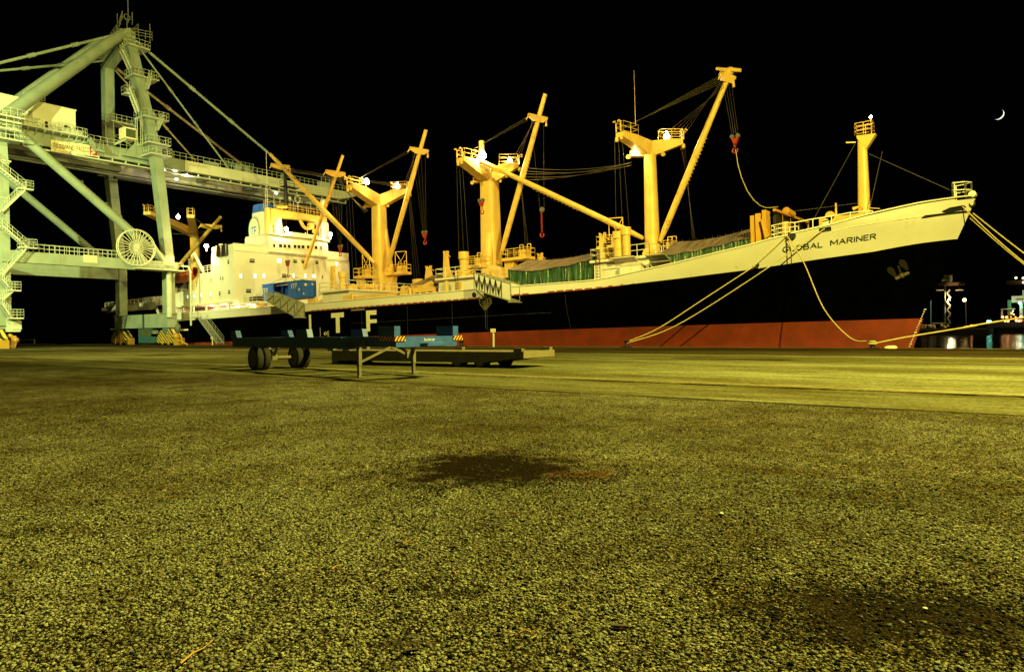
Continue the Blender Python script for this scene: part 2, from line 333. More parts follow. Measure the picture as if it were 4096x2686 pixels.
# ---- ground materials
def ground_mat(name, kind):
    m = bpy.data.materials.new(name); m.use_nodes = True; nt = m.node_tree; N = nt.nodes; L = nt.links; b = N['Principled BSDF']
    b.inputs['Roughness'].default_value = 0.9; b.inputs['Specular IOR Level'].default_value = 0.0
    tc = N.new('ShaderNodeTexCoord'); O = tc.outputs['Object']
    def noise(s, d=4, r=0.55, mp=None):
        n = N.new('ShaderNodeTexNoise'); n.inputs['Scale'].default_value = s; n.inputs['Detail'].default_value = d; n.inputs['Roughness'].default_value = r
        if mp is not None:
            q = N.new('ShaderNodeMapping'); q.inputs['Scale'].default_value = mp; L.new(O, q.inputs[0]); L.new(q.outputs[0], n.inputs[0])
        else: L.new(O, n.inputs[0])
        return n.outputs[0]
    def ramp(i, p0, c0, p1, c1, mid=None):
        r = N.new('ShaderNodeValToRGB'); e = r.color_ramp.elements; e[0].position = p0; e[0].color = (*c0, 1) if len(c0) == 3 else c0; e[1].position = p1; e[1].color = (*c1, 1)
        if mid: k = e.new(mid[0]); k.color = (*mid[1], 1)
        L.new(i, r.inputs[0]); return r.outputs[0]
    def mix(f, a, b_, mode='MIX'):
        x = N.new('ShaderNodeMix'); x.data_type = 'RGBA'; x.blend_type = mode
        if isinstance(f, float): x.inputs[0].default_value = f
        else: L.new(f, x.inputs[0])
        for k, q in ((6, a), (7, b_)):
            if isinstance(q, tuple): x.inputs[k].default_value = (*q, 1)
            else: L.new(q, x.inputs[k])
        return x.outputs[2]
    def voro(s, feat='F1', rnd=1.0):
        v = N.new('ShaderNodeTexVoronoi'); v.feature = feat; v.inputs['Scale'].default_value = s; v.inputs['Randomness'].default_value = rnd; L.new(O, v.inputs[0]); return v
    if kind == 'gravel':
        v1 = voro(60); v2 = voro(130)
        big = noise(0.16, 5, 0.6); mid = noise(1.1, 6, 0.65); fine = noise(14, 4, 0.7)
        bw = N.new('ShaderNodeSeparateColor'); L.new(v1.outputs['Color'], bw.inputs[0])
        bw2 = N.new('ShaderNodeSeparateColor'); L.new(v2.outputs['Color'], bw2.inputs[0])
        stone = ramp(bw.outputs[0], 0.20, (0.008, 0.007, 0.005), 1.0, (0.50, 0.52, 0.36), (0.36, (0.27, 0.28, 0.19)))
        stone2 = ramp(bw2.outputs[0], 0.25, (0.014, 0.011, 0.006), 1.0, (0.36, 0.355, 0.25))
        c = mix(ramp(fine, 0.42, (0, 0, 0), 0.58, (1, 1, 1)), stone, stone2)
        gap = ramp(v1.outputs['Distance'], 0.34, (1, 1, 1), 0.60, (0.12, 0.10, 0.08)); c = mix(1.0, c, gap, 'MULTIPLY')  # dark ground between stones, deepened in the colour for shade among them
        c = mix(1.0, c, ramp(mid, 0.32, (0.48, 0.41, 0.28), 0.62, (1.1, 1.1, 1.1)), 'MULTIPLY')
        c = mix(1.0, c, ramp(big, 0.38, (0.58, 0.51, 0.38), 0.60, (1.1, 1.1, 1.1)), 'MULTIPLY')
        c = mix(1.0, c, ramp(noise(6.0, 7, 0.8), 0.38, (0.55, 0.48, 0.34), 0.52, (1.15, 1.15, 1.15)), 'MULTIPLY')
        # worn oil stains: fixed dark patches on the ground
        def stain(cx, cy, ax, ay, rot, c, colr, amt):
            q = N.new('ShaderNodeMapping'); q.vector_type = 'TEXTURE'; q.inputs['Location'].default_value = (cx, cy, 0); q.inputs['Rotation'].default_value = (0, 0, rot); q.inputs['Scale'].default_value = (ax, ay, 1); L.new(O, q.inputs[0])
            ln = N.new('ShaderNodeVectorMath'); ln.operation = 'LENGTH'; L.new(q.outputs[0], ln.inputs[0])
            ad = N.new('ShaderNodeMath'); ad.operation = 'MULTIPLY_ADD'; L.new(noise(3.5, 8, 0.7), ad.inputs[0]); ad.inputs[1].default_value = 2.3; L.new(ln.outputs[1], ad.inputs[2])
            hf_ = N.new('ShaderNodeMath'); hf_.operation = 'MULTIPLY'; hf_.inputs[1].default_value = 0.5; L.new(ad.outputs[0], hf_.inputs[0]); f = ramp(hf_.outputs[0], 0.84, (amt, amt, amt), 1.0, (0, 0, 0)); return mix(f, c, colr)
        for (px, py, wx, wy, cc, am) in STAINS:
            p = wZ(px, py); r = math.hypot(p[0], p[1]); k = r / F; ax = wx * k; dep = abs(math.hypot(*wZ(px, py - wy)[:2]) - math.hypot(*wZ(px, py + wy)[:2])) / 2
            c = stain(p[0], p[1], ax, dep, TH, c, cc, am)
        L.new(c, b.inputs['Base Color'])
        bp = N.new('ShaderNodeBump'); bp.inputs['Strength'].default_value = 1.0; bp.inputs['Distance'].default_value = 0.009; bp.invert = True
        ad = N.new('ShaderNodeMath'); ad.operation = 'MULTIPLY_ADD'; L.new(v2.outputs['Distance'], ad.inputs[0]); ad.inputs[1].default_value = 0.5; L.new(v1.outputs['Distance'], ad.inputs[2])
        L.new(ad.outputs[0], bp.inputs['Height']); L.new(bp.outputs[0], b.inputs['Normal'])
    else:
        base = {'asphalt': (0.195, 0.21, 0.125), 'strip': (0.30, 0.31, 0.20), 'concrete': (0.075, 0.062, 0.03), 'verge': (0.17, 0.18, 0.11)}[kind]
        big = noise(0.10, 5, 0.6, (0.35, 1.6, 1)); mid = noise(0.9, 7, 0.65, (0.4, 1.5, 1)); fine = noise(30, 4, 0.7); sp = noise(4.0, 8, 0.75)
        c = ramp(fine, 0.3, tuple(x * 0.72 for x in base), 0.7, tuple(x * 1.25 for x in base))
        c = mix(1.0, c, ramp(mid, 0.34, (0.58, 0.52, 0.40), 0.60, (1, 1, 1)), 'MULTIPLY')
        c = mix(1.0, c, ramp(big, 0.40, (0.50, 0.44, 0.32), 0.60, (1.05, 1.05, 1.05)), 'MULTIPLY')
        c = mix(ramp(sp, 0.58, (0, 0, 0), 0.67, (0.85, 0.85, 0.85)), c, (0.015, 0.012, 0.008))
        c = mix(1.0, c, ramp(noise(9.0, 6, 0.85), 0.42, (0.5, 0.46, 0.32), 0.55, (1, 1, 1)), 'MULTIPLY')
        L.new(c, b.inputs['Base Color'])
        bp = N.new('ShaderNodeBump'); bp.inputs['Strength'].default_value = 0.7; bp.inputs['Distance'].default_value = 0.012; L.new(fine, bp.inputs['Height']); L.new(bp.outputs[0], b.inputs['Normal'])
    return m
STAINS = [(1950, 1868, 430, 85, (0.010, 0.006, 0.003), .98), (2330, 1900, 200, 28, (0.06, 0.025, 0.008), 0.7), (3620, 2450, 640, 130, (0.016, 0.011, 0.006), 0.9), (1800, 2370, 160, 30, (0.03, 0.022, 0.015), 0.7),
          (380, 2120, 300, 30, (0.07, 0.05, 0.03), 0.5), (1650, 2560, 180, 40, (0.05, 0.04, 0.025), 0.5)]
M['gravel'] = ground_mat('worn_gravel_asphalt', 'gravel'); M['asphalt'] = ground_mat('quay_asphalt', 'asphalt'); M['strip'] = ground_mat('pale_concrete_strip', 'strip')
M['concrete'] = ground_mat('apron_concrete', 'concrete'); M['verge'] = ground_mat('rough_asphalt', 'verge')
def stone_mat(name, lo, hi):
    m = bpy.data.materials.new(name); m.use_nodes = True; nt = m.node_tree; N = nt.nodes; L = nt.links; b = N['Principled BSDF']; b.inputs['Roughness'].default_value = 0.9; b.inputs['Specular IOR Level'].default_value = 0.0
    g = N.new('ShaderNodeTexCoord'); n = N.new('ShaderNodeTexWhiteNoise') ; n.noise_dimensions = '1D'
    at = N.new('ShaderNodeAttribute'); at.attribute_name = 'tone'
    r = N.new('ShaderNodeValToRGB'); e = r.color_ramp.elements; e[0].color = (*lo, 1); e[1].color = (*hi, 1); L.new(at.outputs['Fac'], r.inputs[0])
    L.new(r.outputs[0], b.inputs['Base Color']); return m
M['stone'] = stone_mat('loose_stone', (0.004, 0.0035, 0.0025), (0.245, 0.258, 0.172))
def water_mat():
    m = bpy.data.materials.new('harbour_water'); m.use_nodes = True; nt = m.node_tree; N = nt.nodes; L = nt.links; b = N['Principled BSDF']
    b.inputs['Base Color'].default_value = (0.004, 0.006, 0.006, 1); b.inputs['Roughness'].default_value = 0.08; b.inputs['IOR'].default_value = 1.33
    tc = N.new('ShaderNodeTexCoord'); n = N.new('ShaderNodeTexNoise'); n.inputs['Scale'].default_value = 0.9; n.inputs['Detail'].default_value = 5; L.new(tc.outputs['Object'], n.inputs[0])
    bp = N.new('ShaderNodeBump'); bp.inputs['Strength'].default_value = 0.6; bp.inputs['Distance'].default_value = 0.15; L.new(n.outputs[0], bp.inputs['Height']); L.new(bp.outputs[0], b.inputs['Normal']); return m
M['water'] = water_mat()

# ================================================================ ground, quay, water
RAIL_Y = 17.9; VERGE_Y = 14.2; SEAM_Y = 39.0; EDGE_Y = 55.0
g = MB(); g.box(-420, 330, -120, EDGE_Y, -4.0, 0.0); g.build('ground', M['gravel'], kind='structure')
def wavy_sheet(name, y0, y1, z, mt, amp0=0.0, amp1=0.0, x0=-300, x1=250, step=0.35, z2=None):
    b = MB(); rnd = random.Random(hash(name) % 1000 if False else len(name)); P0 = []; P1 = []
    xs = np.arange(x0, x1 + 0.01, step); a = 0; c = 0
    for i, x in enumerate(xs):
        a = a * 0.8 + rnd.uniform(-1, 1) * amp0; c = c * 0.8 + rnd.uniform(-1, 1) * amp1
        P0.append((x, y0 + a, z)); P1.append((x, y1 + c, z))
    b.grid([P0, P1], False); return b.build(name, mt, kind='structure')
wavy_sheet('road_verge', VERGE_Y, RAIL_Y + 0.3, 0.010, M['verge'], 0.06, 0.0, -160, 90, 0.25)
b = MB()
rnd = random.Random(3); edge = []; a = 0
for i in range(1000):
    x = -160 + i * 0.25; a = a * 0.75 + rnd.uniform(-1, 1) * 0.035; edge.append((x, RAIL_Y + a))
b.grid([[(x, y - 0.02, -0.01) for x, y in edge], [(x, y, 0.035) for x, y in edge], [(x, RAIL_Y + 0.95, 0.035) for x, y in edge]], False)
b.build('kerb_strip', M['strip'], kind='structure')
b = MB(); b.box(-400, 330, RAIL_Y + 0.95, SEAM_Y, -0.1, 0.032); b.build('quay_road', M['asphalt'], kind='structure')
b = MB(); b.box(-400, 330, SEAM_Y + 0.12, EDGE_Y - 0.35, -0.1, 0.024); b.build('quay_apron', M['concrete'], kind='structure')
b = MB(); b.box(-400, 330, SEAM_Y - 0.22, SEAM_Y, -0.05, 0.040); b.build('joint_strip', M['strip'], kind='structure')
b = MB(); b.box(-400, 330, EDGE_Y - 0.35, EDGE_Y + 0.05, -0.6, 0.045); b.build('quay_edge', M['strip'], kind='structure')
WZ = -3.2
rns = random.Random(31); b = MB(); tar_ = mat('crumbled_edge', (.008, .007, .005), .9)
for y_, z_, wm in ((RAIL_Y - .03, .0385, .10), (VERGE_Y, .0165, .085)):
    x = -150.0
    while x < 60:
        L_ = rns.uniform(.5, 3.5); n_ = max(3, int(L_ / .12)); lo = []; hi = []
        for k in range(n_ + 1):
            f = k / n_; w_ = wm * math.sin(math.pi * min(max(f, .02), .98)) * rns.uniform(.25, 1.0); lo.append((x + L_ * f, y_ - w_, z_)); hi.append((x + L_ * f, y_ + w_ * .25, z_))
        b.grid([lo, hi], False); x += L_ + rns.uniform(-.1, 1.6)
b.build('crumbled_edges', tar_, kind='structure')
b = MB(); b.grid([[(x, VERGE_Y + .10 + .02 * math.sin(x * 3), .0155) for x in np.arange(-150, 60, .4)], [(x, VERGE_Y + .22 + .03 * math.sin(x * 2.3), .0155) for x in np.arange(-150, 60, .4)]], False); b.build('verge_line', M['strip'], kind='structure')
steel = mat('crane_rail_steel', (.10, .09, .07), .4, metal=.6)
for y_, z_ in ((53.0, .024), (32.0, .032)):
    b = MB(); b.box(-300, 250, y_ - .22, y_ + .22, z_ - .02, z_ + .004); b.build('rail_bed', M['concrete'], kind='structure')
    b = MB(); b.box(-300, 250, y_ - .035, y_ + .035, z_ + .0041, z_ + .012); b.build('crane_rail', steel, kind='structure')
joint = mat('tar_joint', (.018, .016, .012), .8)
rnj = random.Random(21); b = MB()
for i in range(16):      # slab joints and meandering cracks across the road
    x = -130 + i * 5.6; P_ = [(x + rnj.uniform(-.04, .04), RAIL_Y + 1.0 + k * (SEAM_Y - RAIL_Y - 1.4) / 12) for k in range(13)]
    if i % 3 == 0: P_ = [(px + rnj.uniform(-.12, .12), py) for px, py in P_]
    b.grid([[(px - .02, py, .0362) for px, py in P_], [(px + .02, py, .0362) for px, py in P_]], False)
for k in range(3):
    P_ = [(-120 + i * 1.0, 24.3 + k * 5.1 + rnj.uniform(-.05, .05)) for i in range(170)]; b.grid([[(px, py - .018, .0366) for px, py in P_], [(px, py + .018, .0366) for px, py in P_]], False)
b.build('road_joints', joint, kind='structure')
b = MB()
for cx_, cy_, w_, h_, a_ in ((-30, 28, 4.5, 1.6, .05), (-12, 33.5, 6, 1.2, 0), (-52, 25, 3.5, 2.2, .1), (2, 24, 3.0, 1.1, -.1), (-75, 30, 7, 1.8, 0), (-24, 21.5, 2.6, 1.1, .05)):
    P_ = []
    for k in range(24):
        t = 2 * math.pi * k / 24; u_ = w_ / 2 * math.copysign(abs(math.cos(t)) ** .35, math.cos(t)) * rnj.uniform(.94, 1.04); v_ = h_ / 2 * math.copysign(abs(math.sin(t)) ** .35, math.sin(t)) * rnj.uniform(.92, 1.05); P_.append((cx_ + u_ * math.cos(a_) - v_ * math.sin(a_), cy_ + u_ * math.sin(a_) + v_ * math.cos(a_), .0352))
    b.add(P_, [tuple(range(24))])
b.build('road_patches', ground_mat('road_patch_asphalt', 'concrete'), kind='structure')
b = MB(); b.add([(-3000, 54.9, WZ), (4000, 54.9, WZ), (4000, 6000, WZ), (-3000, 6000, WZ)], [(0, 1, 2, 3)]); b.build('water', M['water'], kind='structure')

# loose stones: thousands of small chips lying on the worn yard
def stones(name, n, rmin, rmax, smin, smax, seed, lab):
    rs = np.random.RandomState(seed)
    iv = np.array([(-1, -1, -1), (1, -1, -1), (1, 1, -1), (-1, 1, -1), (-1, -1, 1), (1, -1, 1), (1, 1, 1), (-1, 1, 1)]) * .78
    it = np.array([(0, 2, 1), (0, 3, 2), (4, 5, 6), (4, 6, 7), (0, 1, 5), (0, 5, 4), (1, 2, 6), (1, 6, 5), (2, 3, 7), (2, 7, 6), (3, 0, 4), (3, 4, 7)])
    u = rs.rand(n); r = np.exp(np.log(rmin) + u * (np.log(rmax) - np.log(rmin))) if False else np.sqrt(rmin ** 2 + u * (rmax ** 2 - rmin ** 2))
    an = rs.uniform(-0.70, 0.70, n)
    lat = r * np.sin(an); fwd = r * np.cos(an)
    X = lat * math.cos(TH) - fwd * math.sin(TH); Y = lat * math.sin(TH) + fwd * math.cos(TH)
    k = (Y < VERGE_Y - 0.15) & (rs.rand(n) < np.clip((19.5 - r) / 8.0, 0, 1)); X, Y = X[k], Y[k]; n = len(X)
    # clumpy distribution: worn bare spots between drifts of chips
    fld = np.zeros(n)
    for kx, ky, ph_, am_ in [(rs.uniform(-1, 1) * q, rs.uniform(-1, 1) * q, rs.uniform(0, 6.28), q ** -.45) for q in (1.5, 2.3, 3.5, 5, 7, 9, 13, 18, 25, 33) for _ in range(2)]: fld += am_ * np.sin(kx * X + ky * Y + ph_)
    fld /= fld.std(); k = rs.rand(n) < np.clip(.80 + .34 * fld, .10, 1); X, Y, fld = X[k], Y[k], fld[k]; n = len(X)
    s = smin * (smax / smin) ** (rs.rand(n) ** 2.6)
    sx = s * rs.uniform(.7, 1.35, n); sy = s * rs.uniform(.7, 1.35, n); sz = s * rs.uniform(.22, .55, n); ro = rs.uniform(0, 6.28, n)
    Vv = iv[None] * (1 + rs.uniform(-.45, .30, (n, 8, 3))); Vv[:, 4:, :2] *= rs.uniform(.45, .95, (n, 1, 1))
    Vv = Vv * np.stack([sx, sy, sz], 1)[:, None, :]
    c, sn = np.cos(ro)[:, None], np.sin(ro)[:, None]
    W = np.empty_like(Vv); W[..., 0] = Vv[..., 0] * c - Vv[..., 1] * sn + X[:, None]; W[..., 1] = Vv[..., 0] * sn + Vv[..., 1] * c + Y[:, None]
    W[..., 2] = Vv[..., 2] + (sz * 0.45)[:, None]
    T = (it[None] + (np.arange(n) * 8)[:, None, None]).reshape(-1, 3)
    me = bpy.data.meshes.new(name); me.vertices.add(n * 8); me.vertices.foreach_set('co', W.reshape(-1))
    me.loops.add(len(T) * 3); me.loops.foreach_set('vertex_index', T.reshape(-1).astype(np.int32)); me.polygons.add(len(T))
    me.polygons.foreach_set('loop_start', np.arange(0, len(T) * 3, 3, dtype=np.int32)); me.polygons.foreach_set('loop_total', np.full(len(T), 3, dtype=np.int32))
    me.update(calc_edges=True)
    tn = np.where(rs.rand(n) < .24, .02, .25 + .75 * rs.rand(n)) * np.clip(.86 + .22 * fld, .35, 1.15)
    for (px, py, wx, wy, cc, am) in STAINS:
        q = wZ(px, py); d = math.hypot(q[0], q[1]); ax = wx * d / F; dep = abs(math.hypot(*wZ(px, py - wy)[:2]) - math.hypot(*wZ(px, py + wy)[:2])) / 2
        dx, dy = X - q[0], Y - q[1]; uu = (dx * math.cos(TH) + dy * math.sin(TH)) / ax; vv = (-dx * math.sin(TH) + dy * math.cos(TH)) / dep
        l = np.sqrt(uu ** 2 + vv ** 2) + rs.uniform(-.25, .25, n) + .22 * fld; tn = np.where((l < 1.12) & (rs.rand(n) < am), np.where(rs.rand(n) < .30, tn * .55, .04), tn)
    tone = np.repeat(tn, 8); at = me.attributes.new('tone', 'FLOAT', 'POINT'); at.data.foreach_set('value', tone.astype(np.float32))
    me.materials.append(M['stone']); o = bpy.data.objects.new(name, me); col.objects.link(o)
    o['kind'] = 'stuff'; o['label'] = lab; o['category'] = 'gravel'; return o
stones('loose_gravel', 210000, 2.7, 7.5, 0.0030, 0.015, 1, 'loose pale and dark gravel chips covering the yard in front')
stones('scattered_gravel', 260000, 7.5, 19.5, 0.0042, 0.017, 2, 'thinner scatter of gravel chips farther out on the yard')
# twigs and bits of litter
def litter():
    tw = mat('dry_twig', (0.36, 0.20, 0.06), 0.8); dk = mat('dark_scrap', (0.03, 0.025, 0.02), 0.8); wh = mat('pale_scrap', (0.55, 0.52, 0.42), 0.7)
    L_ = [(790, 2625, 170, 60, 'twig', 'long bent dry twig near the bottom left of the yard'), (2050, 2062, 100, -6, 'twig', 'straight dry twig lying below the oil stain'),
          (1640, 2178, 60, 20, 'twig', 'short brown stick on the middle of the gravel'), (1822, 2310, 70, -40, 'twig', 'slanting stick below the middle of the yard'),
          (715, 1995, 90, 6, 'twig', 'flat dry twig on the left of the yard'), (2110, 2545, 70, 2, 'twig', 'orange splinter of wood near the bottom middle'),
          (1350, 2280, 50, 30, 'twig', 'short pale splinter left of the middle gravel'), (1805, 2195, 45, 0, 'bark', 'small dark slab of bark on the gravel'),
          (2480, 2515, 90, -8, 'bark', 'long dark slab of bark at the bottom middle'), (1650, 2612, 60, 3, 'bark', 'dark reddish scrap of wood at the bottom'),
          (2885, 2058, 28, 10, 'scrap', 'white scrap of litter on the right of the yard'), (3700, 2440, 26, 40, 'scrap', 'pale round pebble inside the dark right stain'),
          (2104, 2335, 22, 80, 'bark', 'black lump of tar on the gravel'), (1540, 1635, 30, 0, 'bark', 'small dark lump far out on the gravel')]
    for px, py, ln, ang, kd, lab in L_:
        p = V(wZ(px, py)); d = p.length; k = d / F; a = math.radians(ang); dr = V((math.cos(TH), math.sin(TH), 0)); dp = V((-math.sin(TH), math.cos(TH), 0))
        dirv = (dr * math.cos(a) + dp * math.sin(a) * 2.0); dirv = dirv.normalized() * (ln * k * 0.5)
        b = MB(); r = 0.006 if kd == 'twig' else 0.011
        if kd == 'scrap':
            b.sphere(p + V((0, 0, .012)), ln * k * .35, 9, 6, (1, 1.2, .5))
        elif kd == 'bark':
            b.bar(p - dirv * .8 + V((0, 0, .016)), p + dirv * .8 + V((0, 0, .02)), .022, .01)
        else:
            m_ = [p - dirv + V((0, 0, .02)), p - dirv * .3 + dp * .01 + V((0, 0, .03)), p + dirv * .4 - dp * .012 + V((0, 0, .026)), p + dirv + V((0, 0, .035))]
            for i in range(3): b.tube(m_[i], m_[i + 1], r * (1 - i * .22), r * (.78 - i * .22), 6)
        b.build('dry_twig' if kd == 'twig' else ('bark_slab' if kd == 'bark' else 'litter_scrap'), {'twig': tw, 'bark': dk, 'scrap': wh}[kd], label=lab, cat={'twig': 'twig', 'bark': 'bark', 'scrap': 'litter'}[kd], org=tuple(p))
litter()

# ================================================================ THE SHIP (ship frame: s along, t athwart, z up; trimmed 1.1 degrees by the stern)
T0 = 56.5; TC = 67.9; BB = TC - T0
ship = thing('cargo_ship', SW((-80, TC, 0)), 'long black and white general cargo ship moored along the quay, name on its white bow', 'ship')
STEM = sorted([PT(x, y, TC)[::2] for x, y in [(3903, 790), (3878, 852), (3829, 956), (3807, 1014), (3762, 1112), (3721, 1207), (3697, 1263), (3652, 1393)]], key=lambda q: q[1])
STEM = [(STEM[0][0] - 1.0, -4.5)] + STEM + [(STEM[-1][0] + .4, STEM[-1][1] + 2.0)]
def sstem(z):
    for (s0, z0), (s1, z1) in zip(STEM[:-1], STEM[1:]):
        if z <= z1: return s0 + (s1 - s0) * (z - z0) / (z1 - z0)
    return STEM[-1][0]
def hb(s, z):
    zz = min(max(z / 9.0, 0), 1.15); L = 46 - 20 * zz; p = 1.75 + 0.95 * zz
    u = (sstem(z) - s) / L; u = min(max(u, 0), 1); f = 1 - (1 - u) ** p
    ua = (s + 161.5 - (2 if z > 6 else (6 - z) * 1.2)) / 34.0; ua = min(max(ua, 0), 1); g = math.sin(ua * math.pi / 2) ** .7
    return BB * f * g
def hit(x, y):      # where the ray through a photo point meets the starboard shell
    t = T0
    for _ in range(60):
        p = PT(x, y, t); tn = TC - hb(p[0], p[2]); t = t + (tn - t) * 0.5
    return (p[0], t, p[2])
def lut(pts):
    q = sorted(pts)
    def f(s):
        if s <= q[0][0]: return q[0][1]
        for (a, b_), (c, d) in zip(q[:-1], q[1:]):
            if s <= c: return b_ + (d - b_) * (s - a) / (c - a)
        return q[-1][1]
    return f
zdeck = lut([(-165, 9.2), (-140, 8.7), (-118.5, 8.3), (-117, 6.0), (-48, 6.0)] + [hit(x, y)[::2] for x, y in [(2350, 1157), (2700, 1115.5), (3002, 1078), (3204, 1047), (3500, 1007), (3681, 973.5), (3822, 956)]])
ztop = lut([(-165, 10.4), (-118.5, 9.5), (-117, 7.0), (-48, 7.0)] + [hit(x, y)[::2] for x, y in [(2360, 1123), (2430, 1112), (2700, 1052.5), (2801, 1027), (3002, 979), (3081, 956), (3140, 943), (3174, 931.5), (3325, 898), (3500, 851), (3681, 811), (3825, 790)]] + [(PT(3901, 783, TC)[0], PT(3901, 783, TC)[2])])
SS = sorted(set([round(v, 2) for v in list(np.arange(-161.5, -118, 2.0)) + [-118.5, -117] + list(np.arange(-116, -46, 3.5)) + list(np.arange(-46, -20, 1.0)) + list(np.arange(-20, -6.0, .5)) + [-6, -5.7, -5.45, -5.25, -5.1, -4.98]])) ; S9 = sstem(9.0); SS = [q for q in SS if q < S9 - .03] + [S9 - .02, S9]
def shell(z0f, z1f, rows, side, name, m, thick=0.0):
    b = SB(); P = []
    for s in SS:
        row = []
        for j in range(rows + 1):
            z = z0f(s) + (z1f(s) - z0f(s)) * j / rows; wt_ = min(max((s + 16) / (16 + S9), 0), 1); ss = s + (sstem(z) - S9) * wt_; row.append((ss, TC - side * hb(ss, z), z))
        P.append(row)
    b.grid(P); return b
c_ = lambda v: (lambda s: v)
for side, nm in ((1, 'starboard'), (-1, 'port')):
    hull_r = shell(c_(-4.5), c_(2.4), 5, side, '', None)
    if side == 1: R_, K_, B_ = hull_r, shell(c_(2.4), zdeck, 9, side, '', None), shell(zdeck, ztop, 8, side, '', None)
    else:
        for A, q in ((R_, hull_r), (K_, shell(c_(2.4), zdeck, 9, side, '', None)), (B_, shell(zdeck, ztop, 8, side, '', None))): A.add(q.v, q.f, True)
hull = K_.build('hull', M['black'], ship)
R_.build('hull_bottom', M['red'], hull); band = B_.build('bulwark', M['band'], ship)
# inner face and rounded rail on top of the bulwark
b = SB(); P = [(s, TC - hb(s, ztop(s)), ztop(s) + .03) for s in SS + [-4.5, -4.1, -3.8, -3.6, -3.5] if s < sstem(ztop(s))] + [(sstem(ztop(0)), TC, ztop(0) + .03)]
b.path(P, 0.07, 6); P2 = [(p[0], 2 * TC - p[1], p[2]) for p in P]; b.path(P2, 0.07, 6)
for side in (1, -1):
    b.grid([[(s, TC - side * (hb(s, ztop(s)) - .12), ztop(s)) if j else (min(s, sstem(zdeck(s)) - .15), TC - side * max(0, hb(min(s, sstem(zdeck(s)) - .15), zdeck(s)) - .12), zdeck(s) - .05) for j in range(2)] for s in SS if s < sstem(ztop(s)) - .1])
b.build('bulwark_rail', M['white'], band)
# deck
b = SB(); rows = [s for s in SS if s < -5.3]
b.grid([[(s, TC - hb(s, zdeck(s)) + .06, zdeck(s) - .04), (s, TC + hb(s, zdeck(s)) - .06, zdeck(s) - .04)] for s in rows], False); b.build('deck', M['deckred'], ship)
# red fish-plate and scupper gap under the raised bulwark
b = SB(); q = [(s, TC - hb(s, 6) - .05, zdeck(s) - .02) for s in np.arange(-95, -24.4, 1.5)]; b.path(q, .05, 6); b.build('fish_plate_rail', M['redpaint'], ship)
b = SB(); w_ = SB()
for i, s in enumerate(np.arange(-76, -27, 1.05)):
    if -79.5 < s < -41 or -39 < s < -27:
        t = TC - hb(s, 6) - .015; z = zdeck(s); b.prism([(s, z + .05), (s + .8, z + .05), (s + .8, z + .13), (s, z + .13)], 1, t - .02, t + .02)
b.build('scupper', M['deckred'], ship)
# plate seams and weld lines on the shell
b = SB()
b.path([(s, TC - hb(s, 4.1) - .005, 4.1) for s in np.arange(-68, -36, 2.0)], .013, 4)
for s in (-66, -58, -51, -46, -36.2):
    b.path([(s, TC - hb(s, z) - .005, z) for z in np.arange(2.5, 5.95, .55)], .012, 4)
b.build('plate_seam', mat('seam_paint', (0.05, 0.05, 0.035), .6), hull)
b = SB(); kn = [hit(x, y) for x, y in [(3330, 925), (3420, 905), (3500, 893), (3580, 880), (3660, 869), (3740, 858)]]; b.path([(p[0], p[1] - .02, p[2]) for p in kn], .02, 5); b.build('knuckle_line', M['white'], band)
# hull lettering I T F
b = SB(); t = T0 - .03
def hl(pts_): b.prism([PT(x, y, t)[::2] for x, y in pts_], 1, t - .03, t)
iz0, iz1 = PT(1250, 1347, t)[2], PT(1240, 1258, t)[2]
def hlbox(b, x0, x1, y0, y1):
    p = PT(x0, y0, t); q = PT(x1, y1, t); b.box(p[0], q[0], t - .03, t, q[2], p[2])
pI = PT(1241, 1300, t); b.box(pI[0] - .22, pI[0] + .22, t - .03, t, 3.0, 5.55); b.build('hull_letter_i', M['hullwhite'], hull)
def LT(x): return PT(x, 1290, t)[0]
b = SB(); b.box(LT(1326), LT(1376), t - .03, t, 4.95, 5.55); b.box(LT(1344), LT(1358.5), t - .03, t, 3.0, 4.949); b.build('hull_letter_t', M['hullwhite'], hull)
b = SB(); b.box(LT(1466), LT(1480), t - .03, t, 3.0, 5.55); b.box(LT(1480), LT(1507), t - .03, t, 5.0, 5.55); b.box(LT(1480), LT(1507), t - .03, t, 4.0, 4.45); b.build('hull_letter_f', M['hullwhite'], hull)
b = SB(); b.box(LT(1406), LT(1461), t - .03, t, 5.65, 5.85); b.build('pale_patch', M['dullwhite'], hull)
# small load-line marks
b = SB(); q = PT(1302, 1334, t)
b.torus((q[0], t - .02, q[2]), (0, 1, 0), .22, .03, 16, 5); b.box(q[0] - .34, q[0] + .34, t - .04, t, q[2] - .025, q[2] + .025)
for k in range(4): b.box(q[0] + .5, q[0] + .75, t - .03, t, q[2] - .3 + .2 * k, q[2] - .26 + .2 * k)
b.box(q[0] + .48, q[0] + .52, t - .03, t, q[2] - .3, q[2] + .33)
for k in range(6): b.box(q[0] - 1.1, q[0] - 1.0, t - .03, t, q[2] - .5 + .24 * k, q[2] - .38 + .24 * k)
b.build('load_line_mark', M['hullwhite'], hull)
# the name on the bow, following the flare
def name_fn(xa, ya, xb, yb, hpx, off=.06):
    def fn(u, v):
        p = hit(xa + (xb - xa) * u, ya + (yb - ya) * u - hpx * v); return (p[0], p[1] - off, p[2])
    return fn
b = SB(); add_text(b, 'GLOBAL', name_fn(3133, 1010, 3290, 989, 23)); add_text(b, 'MARINER', name_fn(3324, 983, 3503, 956, 23)); b.build('ship_name', M['ink'], band)
